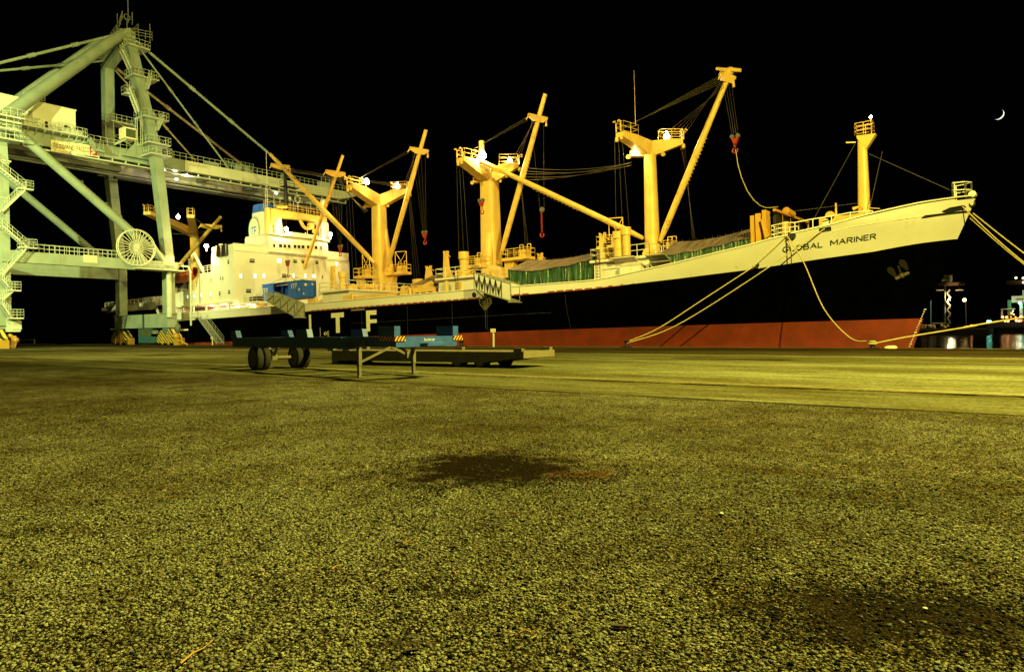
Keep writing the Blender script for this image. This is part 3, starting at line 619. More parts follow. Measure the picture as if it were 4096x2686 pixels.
# draft marks by the stem
b = SB()
for i in range(17):
    y = 1237 + i * 9.2; x = 3700 - (y - 1237) * (3700 - 3637) / (1388 - 1237.); p = hit(x, y); p = (p[0], p[1] - .02, p[2])
    wd = .09 if i % 5 else .2; b.box(p[0] - wd / 2, p[0] + wd / 2, p[1] - .02, p[1], p[2] - .045, p[2] + .045)
b.build('draft_mark', M['hullwhite'], hull)
# anchor on the bow, crown up
b = SB(); a0 = hit(3602, 1110); 
def AN(x, y, o=.25): p = hit(x, y); return (p[0], p[1] - o, p[2])
def fluke(cx, cy, tx, ty):
    c = V(AN(cx, cy, .35)); tp = V(AN(tx, ty, .45)); d = tp - c; nrm = V((0, -1, 0)); sd = d.cross(nrm).normalized()
    pts = [c + sd * .10, c + d * .3 + sd * .17, c + d * .6 + sd * .26, c + d * .85 + sd * .22, tp, c + d * .85 - sd * .20, c + d * .6 - sd * .25, c + d * .3 - sd * .17, c - sd * .10]
    n = len(pts); o = V((0, .14, 0)); b.add([tuple(p) for p in pts] + [tuple(p + o) for p in pts], [tuple(range(n)), tuple(range(n, 2 * n))[::-1]] + [(i, (i + 1) % n, n + (i + 1) % n, n + i) for i in range(n)])
fluke(3585, 1106, 3555, 1070); fluke(3632, 1080, 3603, 1040)
cw_ = SB(); cw_.tube(AN(3583, 1117, .34), AN(3637, 1092, .34), .16, .16, 8); cw_.sphere(AN(3610, 1104, .4), .24, 10, 7); cw_.build('anchor_crown', mat('anchor_crown_paint', (.06, .05, .022), .6), ship); b.tube(AN(3608, 1104, .3), AN(3594, 1064, .2), .10, .08, 8); b.sphere(AN(3608, 1100, .3), .22, 10, 7)
b.build('anchor', mat('anchor_paint', (.022, .018, .008), .6, rust=.3, rustscale=5, rustc=(.05, .02, .008)), ship)
b = SB(); p = hit(3607, 1118); b.torus((p[0], p[1] - .02, p[2]), (.45, -1, .2), .42, .10, 20, 8); b.build('hawse_pipe', M['black'], ship)
# fairleads: slit at the bow, roller, ports
b = SB()
L1 = [hit(x, y) for x, y in [(3770, 846), (3800, 832), (3850, 823), (3862, 827), (3858, 836), (3790, 848)]]
b.add([(p[0], p[1] - .04, p[2]) for p in L1], [tuple(range(6))])
for p, q in zip(L1, L1[1:] + L1[:1]): b.tube((p[0], p[1] - .05, p[2]), (q[0], q[1] - .05, q[2]), .05, .05, 6)
L2 = [hit(x, y) for x, y in [(3686, 872), (3700, 862), (3860, 843), (3885, 846), (3700, 871)]]; n = len(L2)
b.add([(p[0], p[1] - .05, p[2]) for p in L2] + [(p[0], p[1] - .16, p[2]) for p in L2], [tuple(range(n, 2 * n))] + [(i, (i + 1) % n, n + (i + 1) % n, n + i) for i in range(n)])
p = hit(3892, 812); b.torus((p[0] - .1, p[1] - .06, p[2]), (.7, -.7, 0), .28, .09, 18, 8)
p = PT(3860, 880, TC - .9)
b.build('bow_fairlead', M['black2'], band)
def port(x, y, r, nm='mooring_port', m='black2'):
    p = hit(x, y); b = SB(); b.torus((p[0], p[1] - .03, p[2]), (0, 1, 0), r, .05, 20, 6)
    n = 20; b.add([(p[0] + r * math.cos(2 * math.pi * i / n), p[1] - .035, p[2] + r * math.sin(2 * math.pi * i / n)) for i in range(n)], [tuple(range(n))]); b.build(nm, M[m], band)
port(3023, 1060, .26); port(1897, 1179, .24)
b = SB(); q = [hit(x, y) for x, y in [(3278, 915), (3322, 907), (3324, 920), (3280, 928)]]
b.add([(p[0], p[1] - .03, p[2]) for p in q], [(0, 1, 2, 3)]); 
for p, r in zip(q, q[1:] + q[:1]): b.tube((p[0], p[1] - .03, p[2]), (r[0], r[1] - .03, r[2]), .04, .04, 5)
b.build('mooring_port', M['black2'], band)
b = SB(); p = hit(3158, 940); b.box(p[0] - .4, p[0] + .45, p[1] - .10, p[1] + .2, p[2] - .22, p[2] + .12); b.tube((p[0], p[1] - .13, p[2] - .22), (p[0], p[1] - .13, p[2] + .2), .09, .09, 10); b.build('roller_fairlead', M['black2'], band)
# bulwark-top rails at the forecastle
b = SB()
def hs(x, y, dz=0): p = hit(x, y); return (p[0], p[1] + .12, p[2] + dz)
top = lambda xs: [(lambda p: (p[0], p[1] + .15, ztop(p[0])))(hit(x, y)) for x, y in xs]
r1 = top([(3178, 930), (3250, 916), (3325, 898), (3400, 880), (3466, 860), (3490, 853)])
zr = [.85, .8, .7, .55, .35, .2]
b.path([(p[0], p[1], p[2] + z) for p, z in zip(r1, zr)], .05, 6)
for p, z in zip(r1, zr): b.tube(p, (p[0], p[1], p[2] + z), .045, .045, 5)
r2 = top([(3083, 956), (3110, 949), (3140, 943)]); b.rail(r2, 1.1, .6, .045, 2); b.tube((r2[-1][0], r2[-1][1], r2[-1][2] + 1.1), (r1[0][0], r1[0][1], r1[0][2] + .85), .05, .05, 6)
b.rail([(r2[0][0], r2[0][1], r2[0][2]), (r2[0][0] + .2, r2[0][1] + 2.0, r2[0][2]), (r2[-1][0] + .6, r2[0][1] + 2.0, r2[0][2])], 1.1, .8, .045, 2)
b.build('forecastle_rail', M['white'], ship)
# pulpit at the stem head
b = SB(); zt = ztop(0); sb = sstem(zt) - .35
a = [(PT(3822, 785, TC)[0], TC - .75), (sb - 1.2, TC - .85), (sb - .35, TC - .6), (sb + .05, TC), (sb - .35, TC + .6), (sb - 1.2, TC + .85), (PT(3822, 785, TC)[0], TC + .75)]
a = [(x, y, zt - .1) for x, y in a]; b.rail(a, 1.25, .9, .055, 1); b.build('bow_pulpit', M['white'], ship)
b = SB(); b.tube((sb + .1, TC - .3, zt + .15), (sb + .15, TC + .1, zt + .1), .27, .27, 14); b.build('bow_roller', M['white'], ship)

# ---- accommodation block
FS = -95.0; TS = 57.0; TP = 78.8
sup = SB()
side = [(-112, 8.2), (-112, 10.8), (-106, 10.8), (-105.2, 13.3), (-101.5, 13.3), (-101.3, 16.0), (FS, 16.0), (FS, 8.2)]
sup.prism(side, 1, TS, TP)
sup.box(-93.6 - 1.4, FS + .001, 59.0, TP - 1.5, 6.0, 8.2) if False else None
sup.prism([(-112, 6), (FS, 6), (FS, 8.2), (-112, 8.2)], 1, 59.6, TP - 2)          # gallery inner house
sup.build('superstructure', M['super'], ship)
SUP = bpy.data.objects['superstructure']
b = SB(); b.box(-101.0, FS + .12, TS - .05, TS + 0.1, 16.001, 17.0); b.box(FS, FS + .12, TS + .101, 62.6, 16.001, 17.02); b.box(FS, FS + .12, 73.9, TP - .2, 16.001, 17.35); b.box(FS - .9, FS, TP - .6, TP - .21, 16.001, 17.35)
b.box(FS - .1, FS + .2, TS - .1, 62.6, 17.03, 17.09)
b.build('bridge_wing_bulwark', M['super'], SUP)
b = SB(); b.prism([(-101, 16.001), (-101, 19.0), (FS + .15, 19.0), (FS + .6, 18.3), (FS + .6, 16.3), (FS + .15, 16.001)], 1, 62.61, 73.85); b.box(-100, FS + .75, 66.2, 71.8, 19.0, 19.7); b.box(-100.5, FS + .7, 62.4, 66.19, 19.001, 19.15); b.box(-100.5, FS + .7, 71.81, 74, 19.001, 19.15)
wh = b.build('wheelhouse', M['super'], SUP)
b = SB(); b.box(-99.4, -96.4, TS - .12, TS - .051, 15.4, 17.1); b.box(-99.4, -96.4, TS - .2, TS - .121, 15.35, 15.5); b.box(-99.4, -99.1, TS - .35, TS - .121, 15.5, 17.1); b.box(-96.7, -96.4, TS - .35, TS - .121, 15.5, 17.1); b.box(-98.1, -97.8, TS - .35, TS - .121, 15.5, 17.1); b.build('sidelight_screen', M['black2'], SUP)
# windows
def window(x, y, wpx, hpx, kind, face='F', par=None, nm='window'):
    if face == 'F': c = PF(x, y, FS + .02); ax = 1
    elif face == 'W': c = PF(x, y, FS + .62); ax = 1
    else: c = PT(x, y, TS - .02); ax = 0
    sc_ = 23.6 if ax else 21.5
    if ax == 0: sc_ = 15.0
    w2 = wpx / sc_ / 2; h2 = hpx / 24.5 / 2
    m_ = M['lit'] if kind == 'l' else M['dark']
    def bx(b, u0, u1, v0, v1, d0, d1):
        if ax: b.box(c[0] + d0, c[0] + d1, c[1] + u0, c[1] + u1, c[2] + v0, c[2] + v1)
        else: b.box(c[0] + u0, c[0] + u1, c[1] - d1, c[1] - d0, c[2] + v0, c[2] + v1)
    f = SB(); e = .05
    bx(f, -w2 - e, w2 + e, h2, h2 + e, 0, .05); bx(f, -w2 - e, w2 + e, -h2 - e, -h2, 0, .05); bx(f, -w2 - e, -w2, -h2, h2, 0, .05); bx(f, w2, w2 + e, -h2, h2, 0, .05)
    if kind != 'b': bx(f, -w2, w2, .02, .09, 0, .045)
    fo = f.build(nm, M['white'], par or SUP)
    p = SB(); bx(p, -w2, w2, -h2, h2, .002, .02); p.build('pane', m_, fo)
k4 = lambda x, y: (650 + x / 2.401, 750 + y / 2.401)
for x, y, wd, ht, kd in [(540, 728, 6, 14, 'l'), (635, 713, 8, 14, 'd'), (382, 893, 3, 12, 'd'), (468, 882, 4, 12, 'd'), (558, 868, 4, 12, 'd'), (581, 866, 4, 12, 'd'), (243, 1048, 5, 12, 'l'), (305, 1040, 5, 12, 'l'), (375, 1030, 6, 14, 'l'), (463, 1024, 8, 14, 'l'), (552, 1014, 7, 14, 'd'), (642, 1002, 8, 14, 'd')]:
    window(*k4(x, y), wd, ht, kd, 'S')
for x, y, wd, ht, kd in [(860, 702, 21, 14, 'd'), (1120, 702, 19, 16, 'l'), (1273, 708, 17, 13, 'd'), (1350, 710, 17, 13, 'd'), (1481, 718, 15, 14, 'd'), (1672, 730, 12, 16, 'l'), (750, 849, 10, 15, 'l'), (888, 848, 11, 15, 'l'), (973, 846, 10, 15, 'l'),
                     (1168, 846, 19, 14, 'd'), (1260, 846, 9, 15, 'l'), (1372, 848, 9, 15, 'l'), (1455, 850, 16, 12, 'l'), (1535, 857, 6, 14, 'd'), (825, 992, 20, 14, 'd')]:
    window(*k4(x, y), wd, ht, kd, 'F')
k6 = lambda x, y: (1000 + x / 7.212, 800 + y / 7.212)
for x, y, wd in [(695, 1312, 9), (880, 1320, 14), (1003, 1328, 14), (1125, 1332, 14), (1295, 1340, 14), (1407, 1345, 14), (1525, 1352, 14), (1680, 1362, 13), (1900, 1370, 13), (2047, 1380, 8)]:
    window(*k6(x, y), wd, 13, 'b', 'W', wh, 'bridge_window')
# open side gallery under the house: bulwark, pillars, lamps, deck heads
b = SB(); b.box(-112, -90.5, T0 - .02, T0 + .1, 6.02, 7.35); b.box(-112.5, -111.9, T0 - .03, 59.4, 6.0, 11.5)
b.build('gallery_bulwark', M['super'], SUP)
b = SB()
for s in (-109.7, -106.4, -102.6, -99.0, -96.0): b.box(s - .12, s + .12, T0 + .1, T0 + .3, 6.0, 8.2)
b.prism([(-96.0, 8.2), (-96.0, 7.0), (-95.6, 7.9), (-94.6, 8.2)], 1, T0 + .1, T0 + .3)
b.box(-112, FS, T0 + .02, TS, 8.201, 8.45); b.build('gallery_pillar', M['super'], SUP)
for s in (-104.5, -100.8, -98.3, -93.8):
    b = SB(); b.sphere((s, 59.4, 7.75), .16, 10, 6); o = b.build('alleyway_lamp', M['warmlit'], SUP)
    lamp('alleyway_light', SW((s, 58.6, 7.6)), 260, (1, .62, .25), .12, SUP)
b = SB()
for s in (-99.6, -97.0, -103): b.box(s - .3, s + .3, 58.8, 59.5, 6.02, 7.1)
b.path([(-111.5, 59.4, 7.95), (-96, 59.4, 7.95)], .06, 5); b.build('gallery_locker', M['drum'], SUP)
# lower forward house with boat-deck platform
b = SB(); b.box(FS, -91.2, 58.2, 62.5, 7.9, 8.3); b.box(FS, -91.2, 60, 77, 6.0, 7.89); b.build('lower_platform', M['super'], SUP)
b = SB(); b.rail([(FS + .1, 58.3, 8.3), (-91.3, 58.3, 8.3), (-91.3, 61, 8.3)], 1.0, 1.2, .04, 2); b.build('platform_rail', M['white'], SUP)
b = SB()
for q in (-94.2, -93.0, -92.2): b.box(q - .3, q + .25, 59.1, 59.8, 8.3, 9.1)
b.build('deck_winch', M['black2'], SUP)
# funnel with blue top and round badge
b = SB(); b.loft((-99.2, 64.9, 16.2), (-98.9, 64.9, 23.0), 28, 2.3, 1.75, 1.95, 1.6, 2.8); fun = b.build('funnel', M['super'], SUP)
b = SB(); b.loft((-98.9, 64.9, 23.001), (-98.75, 64.9, 24.3), 28, 1.96, 1.61, 1.85, 1.52, 2.8); b.build('funnel_top', M['blue'], fun)
b = SB(); cb = (-99.15, 63.15, 20.2)
n = 28; b.add([(cb[0] + 1.45 * math.cos(2 * math.pi * i / n), cb[1] - .06, cb[2] + 2.0 * math.sin(2 * math.pi * i / n)) for i in range(n)], [tuple(range(n))]); b.add([(cb[0] + 1.45 * math.cos(2 * math.pi * i / n), cb[1] + d, cb[2] + 2.0 * math.sin(2 * math.pi * i / n)) for d in (-.06, .3) for i in range(n)], [(i, (i + 1) % n, n + (i + 1) % n, n + i) for i in range(n)])
b.build('funnel_badge', M['white'], fun)
b = SB(); b.path([(cb[0] + 1.47 * math.cos(2 * math.pi * i / 28), cb[1] - .07, cb[2] + 2.03 * math.sin(2 * math.pi * i / 28)) for i in range(29)], .06, 5); b.build('badge_ring', mat('badge_green', (.05, .28, .14), .5), fun)
b = SB(); add_text(b, 'ITF', lambda u, v: (cb[0] - .85 + 1.5 * u, cb[1] - .09, cb[2] - .85 + 1.4 * v)); b.build('badge_letters', mat('badge_blue', (.03, .25, .6), .5), fun)
for s_, t_, z_, aim_, pw_ in ((-101.6, 56.4, 17.1, (-104, 50, 0), 2600), (FS + .9, 65.6, 19.9, (FS + 9, 62, 6), 1000), (FS + .9, 74.2, 19.9, (FS + 9, 73, 6), 1000)):
    b = SB(); b.sphere((s_, t_, z_ + .2), .30, 12, 8); b.tube((s_, t_, z_ - .6), (s_, t_, z_), .05, .05, 5); b.build('floodlight', M['lamp'], SUP)
    lamp('floodlight_glow', SW((s_ + .5, t_ - .4, z_ + .2)), 1300, SODIUM, .12, SUP); lamp('floodlight_beam', SW((s_ + .4, t_ - .3, z_ + .2)), pw_, (1, .7, .25), .15, SUP, 'SPOT', 140, SW(aim_))
# signal mast gantry behind the wheelhouse
b = SB(); b.loft((-96.6, 63.9, 16.2), (-96.6, 63.9, 23.5), 18, .46, .46, .44, .44, 2.0); b.prism([(64.3, 23.5), (75.2, 23.4), (75.2, 22.5), (74.2, 22.45), (66, 22.2), (65.1, 21.0), (64.3, 20.9)], 0, -97.1, -96.2)
gan = b.build('gantry', M['buff'], SUP)
b = SB(); b.prism([(65.0, 19.1), (66.7, 19.1), (66.1, 22.2), (65.6, 22.2), (65.0, 21.0)], 0, -97.05, -96.15); b.prism([(74.0, 19.1), (75.7, 19.1), (75.4, 22.45), (73.0, 22.45), (74.1, 21.3)], 0, -97.05, -96.15); b.build('gantry_leg', M['super'], gan)
b = SB(); b.rail([(-97, 63.6, 23.5), (-97, 75.2, 23.4)], 1.15, 1.1, .035, 2); b.rail([(-96.3, 66.5, 23.45), (-96.3, 75.2, 23.4)], 1.1, 1.3, .03, 1); b.build('gantry_rail', M['buff'], gan)
b = SB(); b.tube((-96.6, 67.4, 23.4), (-96.6, 67.4, 30.2), .36, .25, 10); b.path([(-96.6, 65.8, 30.6), (-96.6, 69, 30.6)], .12, 6); b.box(-97.2, -96.0, 66.7, 69.6, 27.4, 27.5); b.rail([(-97.1, 66.7, 27.5), (-96, 66.7, 27.5), (-96, 69.5, 27.5), (-97.1, 69.5, 27.5)], .9, 1.0, .03, 1, True); b.build('radar_mast', M['black2'], gan)
b = SB()
for y, h in ((63.6, 3.6), (63.9, 9.2), (65.1, 2.6), (66.2, 2.1), (67.4, 1.7), (68.8, 1.8), (71.3, 1.5), (72.1, 2.3), (73.4, 1.6), (74.1, 1.7)): b.tube((-96.5, y, 23.4), (-96.5, y, 23.4 + h), .05, .035, 5)
b.tube((-96.5, 66.2, 25.3), (-96.5, 66.9, 25.5), .06, .04, 5); b.sphere((-96.5, 68.1, 25.7), .26, 10, 6); b.tube((-96.5, 68.1, 23.4), (-96.5, 68.1, 25.6), .04, .04, 5)
b.torus((-96.5, 69.6, 25.7), (1, 0, 0), .62, .035, 20, 5); b.torus((-96.5, 69.6, 25.7), (0, 1, 0), .62, .035, 20, 5); b.tube((-96.5, 69.6, 23.4), (-96.5, 69.6, 25.1), .05, .05, 5)
b.build('aerial', M['white'], gan)
b = SB(); b.sphere((-96.6, 75.0, 25.9), .75, 16, 10, (1, 1, 1)); b.tube((-96.6, 75.0, 23.4), (-96.6, 75.0, 25.3), .16, .16, 8); b.build('radome', M['white'], gan)
b = SB(); b.path([(-96.4, 69.9, 22.3), (-96.0, 70.2, 21.2), (-95.9, 70.6, 20.95), (-95.9, 71.6, 21.1)], .28, 10); b.box(-96.3, -95.5, 71.2, 72.0, 21.0, 21.9); b.tube((-95.9, 71.9, 20.7), (-95.7, 72.2, 20.6), .35, .35, 12); b.tube((-95.9, 70.9, 20.9), (-95.9, 70.9, 19.2), .05, .05, 5); b.build('crane_arm', M['buff'], gan)
b = SB(); b.tube((-96.3, 65.4, 23.9), (-96.3, 67.3, 24.1), .3, .3, 12); b.build('radar_scanner', M['buff'], gan)
b = SB()
for y in (71.4, 72.9, 73.6): b.torus((-95.3, y, 19.6), (1, 0, 0), .25, .05, 12, 5, 0, math.pi)
b.tube((-95.2, 70.0, 19.7), (-95.2, 70.0, 20.1), .1, .1, 8); b.build('roof_vent', M['white'], wh)
b = SB(); p0 = k4(545, 545); v0 = PT(*p0, 60); b.path([(v0[0], 60, v0[2]), (v0[0] + .8, 60, v0[2] - .1), (v0[0] + 1.5, 60, v0[2] - .8), (v0[0] + 1.5, 60, 16)], .12, 7); b.box(-101, -97.5, 61, 64.5, 16.001, 17.3); b.box(-101.3, -96.5, 60.2, 65, 17.4, 17.55); b.build('funnel_deck_house', M['super'], SUP)
# poop details
b = SB(); b.rail([(-112.2, 57.0, 10.8), (-106.2, 57.0, 10.8)], 1.0, 1.5, .04, 2); b.rail([(-101.6, 57.1, 13.4), (-105, 57.1, 13.4)], 1.0, 1.2, .04, 2); b.rail([(-135, 58, 9.6), (-113, 57.2, 9.5)], 1.0, 1.6, .04, 2); b.build('poop_rail', M['white'], SUP)
b = SB(); b.box(-148, -124, 60, 76, 9.4, 10.0); b.rail([(-147, 60.2, 10), (-125, 60.2, 10)], 1.0, 1.6, .05, 2); b.tube((-137, 61, 8.7), (-137, 61, 9.4), .15, .15, 8); b.tube((-129, 61, 8.7), (-129, 61, 9.4), .15, .15, 8); b.sphere((-129, 63, 10.7), .8, 12, 8); b.box(-134, -131, 62, 66, 10, 11.4); b.build('docking_bridge', M['super'], SUP)
b = SB(); b.path([(-111.5, 58.8, 10.8), (-108.7, 57.4, 16.0)], .22, 8); b.path([(-104.0, 57.2, 13.4), (-106.3, 57.0, 16.6), (-107.0, 57.0, 16.3)], .24, 8); b.path([(-113.2, 58, 10.8), (-110.5, 58, 13.0)], .16, 8); b.build('boat_davit', M['super'], SUP)

# ---- masts with their V shaped heads, derrick booms and floodlights
def arm_tip(px, py, z): return V(PZ(px, py, z))
def mast(nm, s, t, zb, zt, wb, wt, L, R, zh, pw=3.2, depth=None, lamps=(), brk=True):
    b = SB(); b.loft((s, t, zb), (s, t, zt), 20 if pw < 3 else 16, wb, wb * (depth or 1), wt, wt * (depth or 1), pw, pw < 3); mo = b.build(nm, M['buff'], ship)
    Lp = arm_tip(*L, zh); Rp = arm_tip(*R, zh); c = V((s, t, 0)); res = []
    h = SB()
    for P in (Lp, Rp):
        d = V((P.x - s, P.y - t, 0)); ln = d.length; d.normalize(); sd = V((-d.y, d.x, 0)); w2 = max(.5, wt * .74)
        pr = [(-wt * .3, zt - .25), (wt * .9, zt - .25), (ln, P.z - .55), (ln, P.z), (ln * .55, P.z + .02), (-wt * .3, zt + 1.15)]
        A = [c + d * u + sd * (-w2) + V((0, 0, z)) for u, z in pr]; B = [c + d * u + sd * w2 + V((0, 0, z)) for u, z in pr]; n = len(pr)
        h.add([tuple(p) for p in A + B], [tuple(range(n))[::-1], tuple(range(n, 2 * n))] + [(i, (i + 1) % n, n + (i + 1) % n, n + i) for i in range(n)])
        res.append((P, d, sd, w2))
    ho = h.build('mast_head', M['buff'], mo)
    r = SB()
    for P, d, sd, w2 in res:
        P = V((P.x, P.y, P.z)); q = [P + sd * w2, P - sd * w2, P - sd * w2 - d * 2.4, P + sd * w2 - d * 2.4]
        r.rail([tuple(x) for x in q], 1.05, 1.1, .035, 1, True)
        for k in (.2, -.9):     # goose-neck pipes
            a = P + sd * (w2 * (1 if k > 0 else -1) * .6) + d * .15
            r.path([tuple(a), tuple(a + V((0, 0, .9))), tuple(a + d * .2 + V((0, 0, 1.1))), tuple(a + d * .45 + V((0, 0, .95)))], .07, 6)
    r.build('head_rail', M['buff'], mo)
    bl = SB()
    if brk:
        P, d, sd, w2 = res[0]
        a = V((s, t, zt - .05)); e = a + V((-1.9, -.8, .15)); bl.bar(a, e, .8, .6); bl.tube(e + V((-.15, -.25, -.3)), e + V((-.15, -.05, -.3)), .24, .24, 12)
        e = a + V((1.25, .5, .1)); bl.bar(a, e, .55, .35); bl.tube(e + V((.05, -.1, -.3)), e + V((.05, .1, -.3)), .22, .22, 12)
        for P, d, sd, w2 in res:
            bl.tube(P + d * .1 - sd * .3 + V((0, 0, -.5)), P + d * .1 - sd * .3 + V((0, 0, -.95)), .16, .2, 8); bl.tube(P + d * .2 + sd * .4 + V((0, 0, -.4)), P + d * .2 + sd * .4 + V((0, 0, -.9)), .15, .18, 8)
        bl.build('span_block', M['buff'], mo)
    for (lx, ly, tt, pw_) in lamps:
        p = V(PT(lx, ly, tt)); lb = SB(); lb.sphere(p, .33, 14, 9); lb.tube(p + V((0, 0, .3)), p + V((0, 0, .6)), .14, .08, 8); lb.build('floodlight', M['lamp'], mo)
        lamp('floodlight_glow', SW(p + V((0.0, -.6, -.05))), pw_ * .34, SODIUM, .12, mo)
        for ax_ in (-16, 13): lamp('floodlight_beam', SW(p + V((.3 if ax_ > 0 else -.3, -.5, -.1))), pw_ * 1.05, (1, .70, .17), .15, mo, 'SPOT', 105, SW((s + ax_, t - 4, 6)))
    return mo, res
m1, h1 = mast('aft_mast', -128.5, 69.0, 8.6, 23.2, .95, .8, (588, 845), (762, 858), 24.6, 2.0, None, [(713, 868, 66.5, 1500)], False)
m2, h2 = mast('main_mast', -75.2, 68.1, 8.6, 21.6, 1.02, .88, (1399, 738), (1632, 758), 23.6, 5, .95, [(1468, 729, 65.2, 5200), (1590, 746, 70.5, 3600)])
m3, h3 = mast('main_mast', -54.6, 68.2, 8.6, 21.9, 1.2, 1.0, (1842, 630), (2072, 655), 23.9, 5, .9, [(1935, 623, 66.0, 5200), (2040, 648, 70.8, 3200)])
m4, h4 = mast('main_mast', -32.1, 67.6, 8.8, 21.0, .84, .63, (2478, 528), (2726, 560), 22.4, 2.0, None, [(2667, 547, 70.0, 4200), (2548, 605, 66.4, 1300)])
# folded A-leg at the foot of the middle mast
b = SB(); b.loft((-54.0, 66.4, 8.6), (-54.4, 67.9, 17.0), 12, .75, .55, .45, .3, 2.5); b.loft((-73.8, 69.2, 8.6), (-74.6, 68.6, 18.0), 12, .6, .5, .4, .3, 2.5); b.build('mast_leg', M['buff'], m3)
b = SB(); q = PT(1927, 610, 66); b.tube((q[0], 66, q[2] - .9), (q[0], 66, q[2] + 1.4), .34, .34, 12); b.build('mast_post', M['buff'], m3)
b = SB(); q = V(arm_tip(2542, 500, 22.4)); b.tube(q, q + V((0, 0, 5.4)), .03, .01, 6); b.build('whip_aerial', M['buff'], m4)
# foremast
b = SB(); fs = -11.7; b.loft((fs, TC, 10.0), (fs, TC, 18.7), 20, .56, .5, .36, .32, 2.6); fm = b.build('foremast', M['buff'], ship)
b = SB(); b.prism([(fs - .36, 18.6), (fs + .3, 17.5), (fs + 1.15, 18.75), (fs - .4, 18.85)], 1, TC - .34, TC + .34); b.rail([(fs - .5, TC - .5, 18.85), (fs + .9, TC - .5, 18.85), (fs + .9, TC + .5, 18.85), (fs - .5, TC + .5, 18.85)], 1.05, .7, .035, 2, True)
b.tube((fs + .75, TC, 18.8), (fs + .75, TC, 20.2), .07, .07, 6); b.bar((fs - .5, TC - .2, 18.3), (fs - 1.25, TC - .5, 18.35), .15, .1); b.build('foremast_top', M['buff'], fm)
b = SB(); q = V((fs + .75, TC, 20.35)); b.sphere(q, .13, 10, 7); b.build('mast_light', M['lamp'], fm); lamp('mast_light_beam', SW(q + V((0, 0, .2))), 120, (1, .5, .15), .08, fm)
b = SB(); q = V(PT(3412, 836, 66)); b.tube(q, q + V((.5, 0, .15)), .18, .08, 8); b.tube(q + V((.5, 0, .15)), (fs, TC - .5, q[2] + .2), .03, .03, 5); b.bar((fs + .4, TC - .3, q[2] + .2), (fs + 1.3, TC - .3, q[2]), .1, .06); b.build('loudhailer', M['buff'], fm)

def boom(hx, hy, tx, ty, th_, tt, par, r=.33, cross=.80, cw=2.3, ext=True, rungs=True, headonly=False, crossdrop=0):
    H = V(PT(hx, hy, th_)); T = V(PT(tx, ty, tt)); d = (T - H); b = SB(); L = d.length
    b.tube(H, H + d * .08, r * .6, r * .95, 12); b.tube(H + d * .08, H + d * .55, r * .95, r, 12, False); b.tube(H + d * .55, T, r, r * .72, 12)
    o = b.build('derrick_boom', M['boom'], par)
    u = d.normalized(); C_ = H + d * cross; k = SB()
    side = V((0.35, 1, 0)).normalized(); dn = V((0, 0, -1))
    A = C_ - side * cw; B = C_ + side * cw * .75
    up_ = u
    pts = [A + up_ * .35, A - up_ * .0, C_ - side * .6 - up_ * .42, C_ + side * .6 - up_ * .42, B, B + up_ * .3]
    f1 = V((u.x, u.y, u.z)).cross(side).normalized() * .26
    n = len(pts); k.add([tuple(p + f1) for p in pts] + [tuple(p - f1) for p in pts], [tuple(range(n)), tuple(range(n, 2 * n))[::-1]] + [(i, (i + 1) % n, n + (i + 1) % n, n + i) for i in range(n)])
    k.tube(A + up_ * .1, A - side * .35 + V((0, 0, -.45)), .10, .06, 6); k.tube(B + V((0, 0, -.1)), B + V((0, 0, -.8)), .10, .14, 8); k.build('boom_crosshead', M['boom'], o)
    if rungs:
        rg = SB(); nn = V((0, 0, -1)) - u * (V((0, 0, -1)).dot(u)); nn.normalize(); nn = (nn + V((.5, 0, 0))).normalized()
        for i in range(13):
            p = H + d * (.36 + i * .022); rg.tube(p + nn * r, p + nn * (r + .14), .05, .05, 5)
        rg.build('boom_rung', M['boom'], o)
    return o, H, T, A, B, C_
B1 = boom(1497, 1052, 1082, 618, 66.3, 64.5, m2, .36, .875, 1.6)
B2 = boom(1199, 1124, 1371, 622, 70.0, 66.0, SUP, .30, .87, 1.7)
B3 = boom(1550, 1068, 1704, 519, 66.6, 66.0, m2, .34, .855, 1.5)
B4 = boom(2006, 1012, 2181, 376, 66.8, 66.5, m3, .34, .855, 1.45)
B5 = boom(2572, 952, 1910, 637, 66.2, 65.8, m4, .33, .84, 1.2)
B6 = boom(2640, 965, 2922, 285, 67.2, 66.6, m4, .34, .965, 1.1)
B7 = boom(690, 1092, 882, 868, 66.0, 66.0, m1, .36, .84, 2.0, rungs=False)
# boom B6 head fitting
b = SB(); q = V(B6[2]); b.sphere(q + V((-.1, 0, 0)), .5, 10, 7, (1.2, 1, .8)); b.tube(q + V((.2, -.3, 0)), q + V((1.1, -.3, -.3)), .22, .18, 8); b.tube(q + V((-.3, -.3, .1)), q + V((-1.3, -.3, .5)), .2, .14, 8); b.build('boom_head', M['boom'], B6[0])
# span wires
def wires(pairs, par, r=.022, nm='span_wire', sag=0.0):
    b = SB()
    for p, q in pairs:
        p, q = V(p), V(q)
        if sag:
            n = 8; pts = [p.lerp(q, i / n) - V((0, 0, sag * 4 * (i / n) * (1 - i / n))) for i in range(n + 1)]; b.path(pts, r, 5)
        else: b.tube(p, q, r, r, 5, False)
    return b.build(nm, M['wire'], par)
def hd(h, i, dz=.2, k=0.0): P, d, sd, w2 = h[i]; return P + V((0, 0, dz)) - d * k
for h, bm, m_, nw in ((h2, B3, m2, 3), (h3, B4, m3, 3), (h4, B6, m4, 5), (h2, B1, m2, 4), (h3, B5, m3, 2)):
    pr = []
    for j in range(nw):
        pr.append((hd(h, 1, .1 + .25 * j, .3 * j), bm[3].lerp(bm[4], .3) + V((0, 0, -.25 * j)))); pr.append((hd(h, 0, .1 + .2 * j, .3 * j), bm[3] + V((0, 0, -.2 * j))))
    wires(pr, m_, .017)
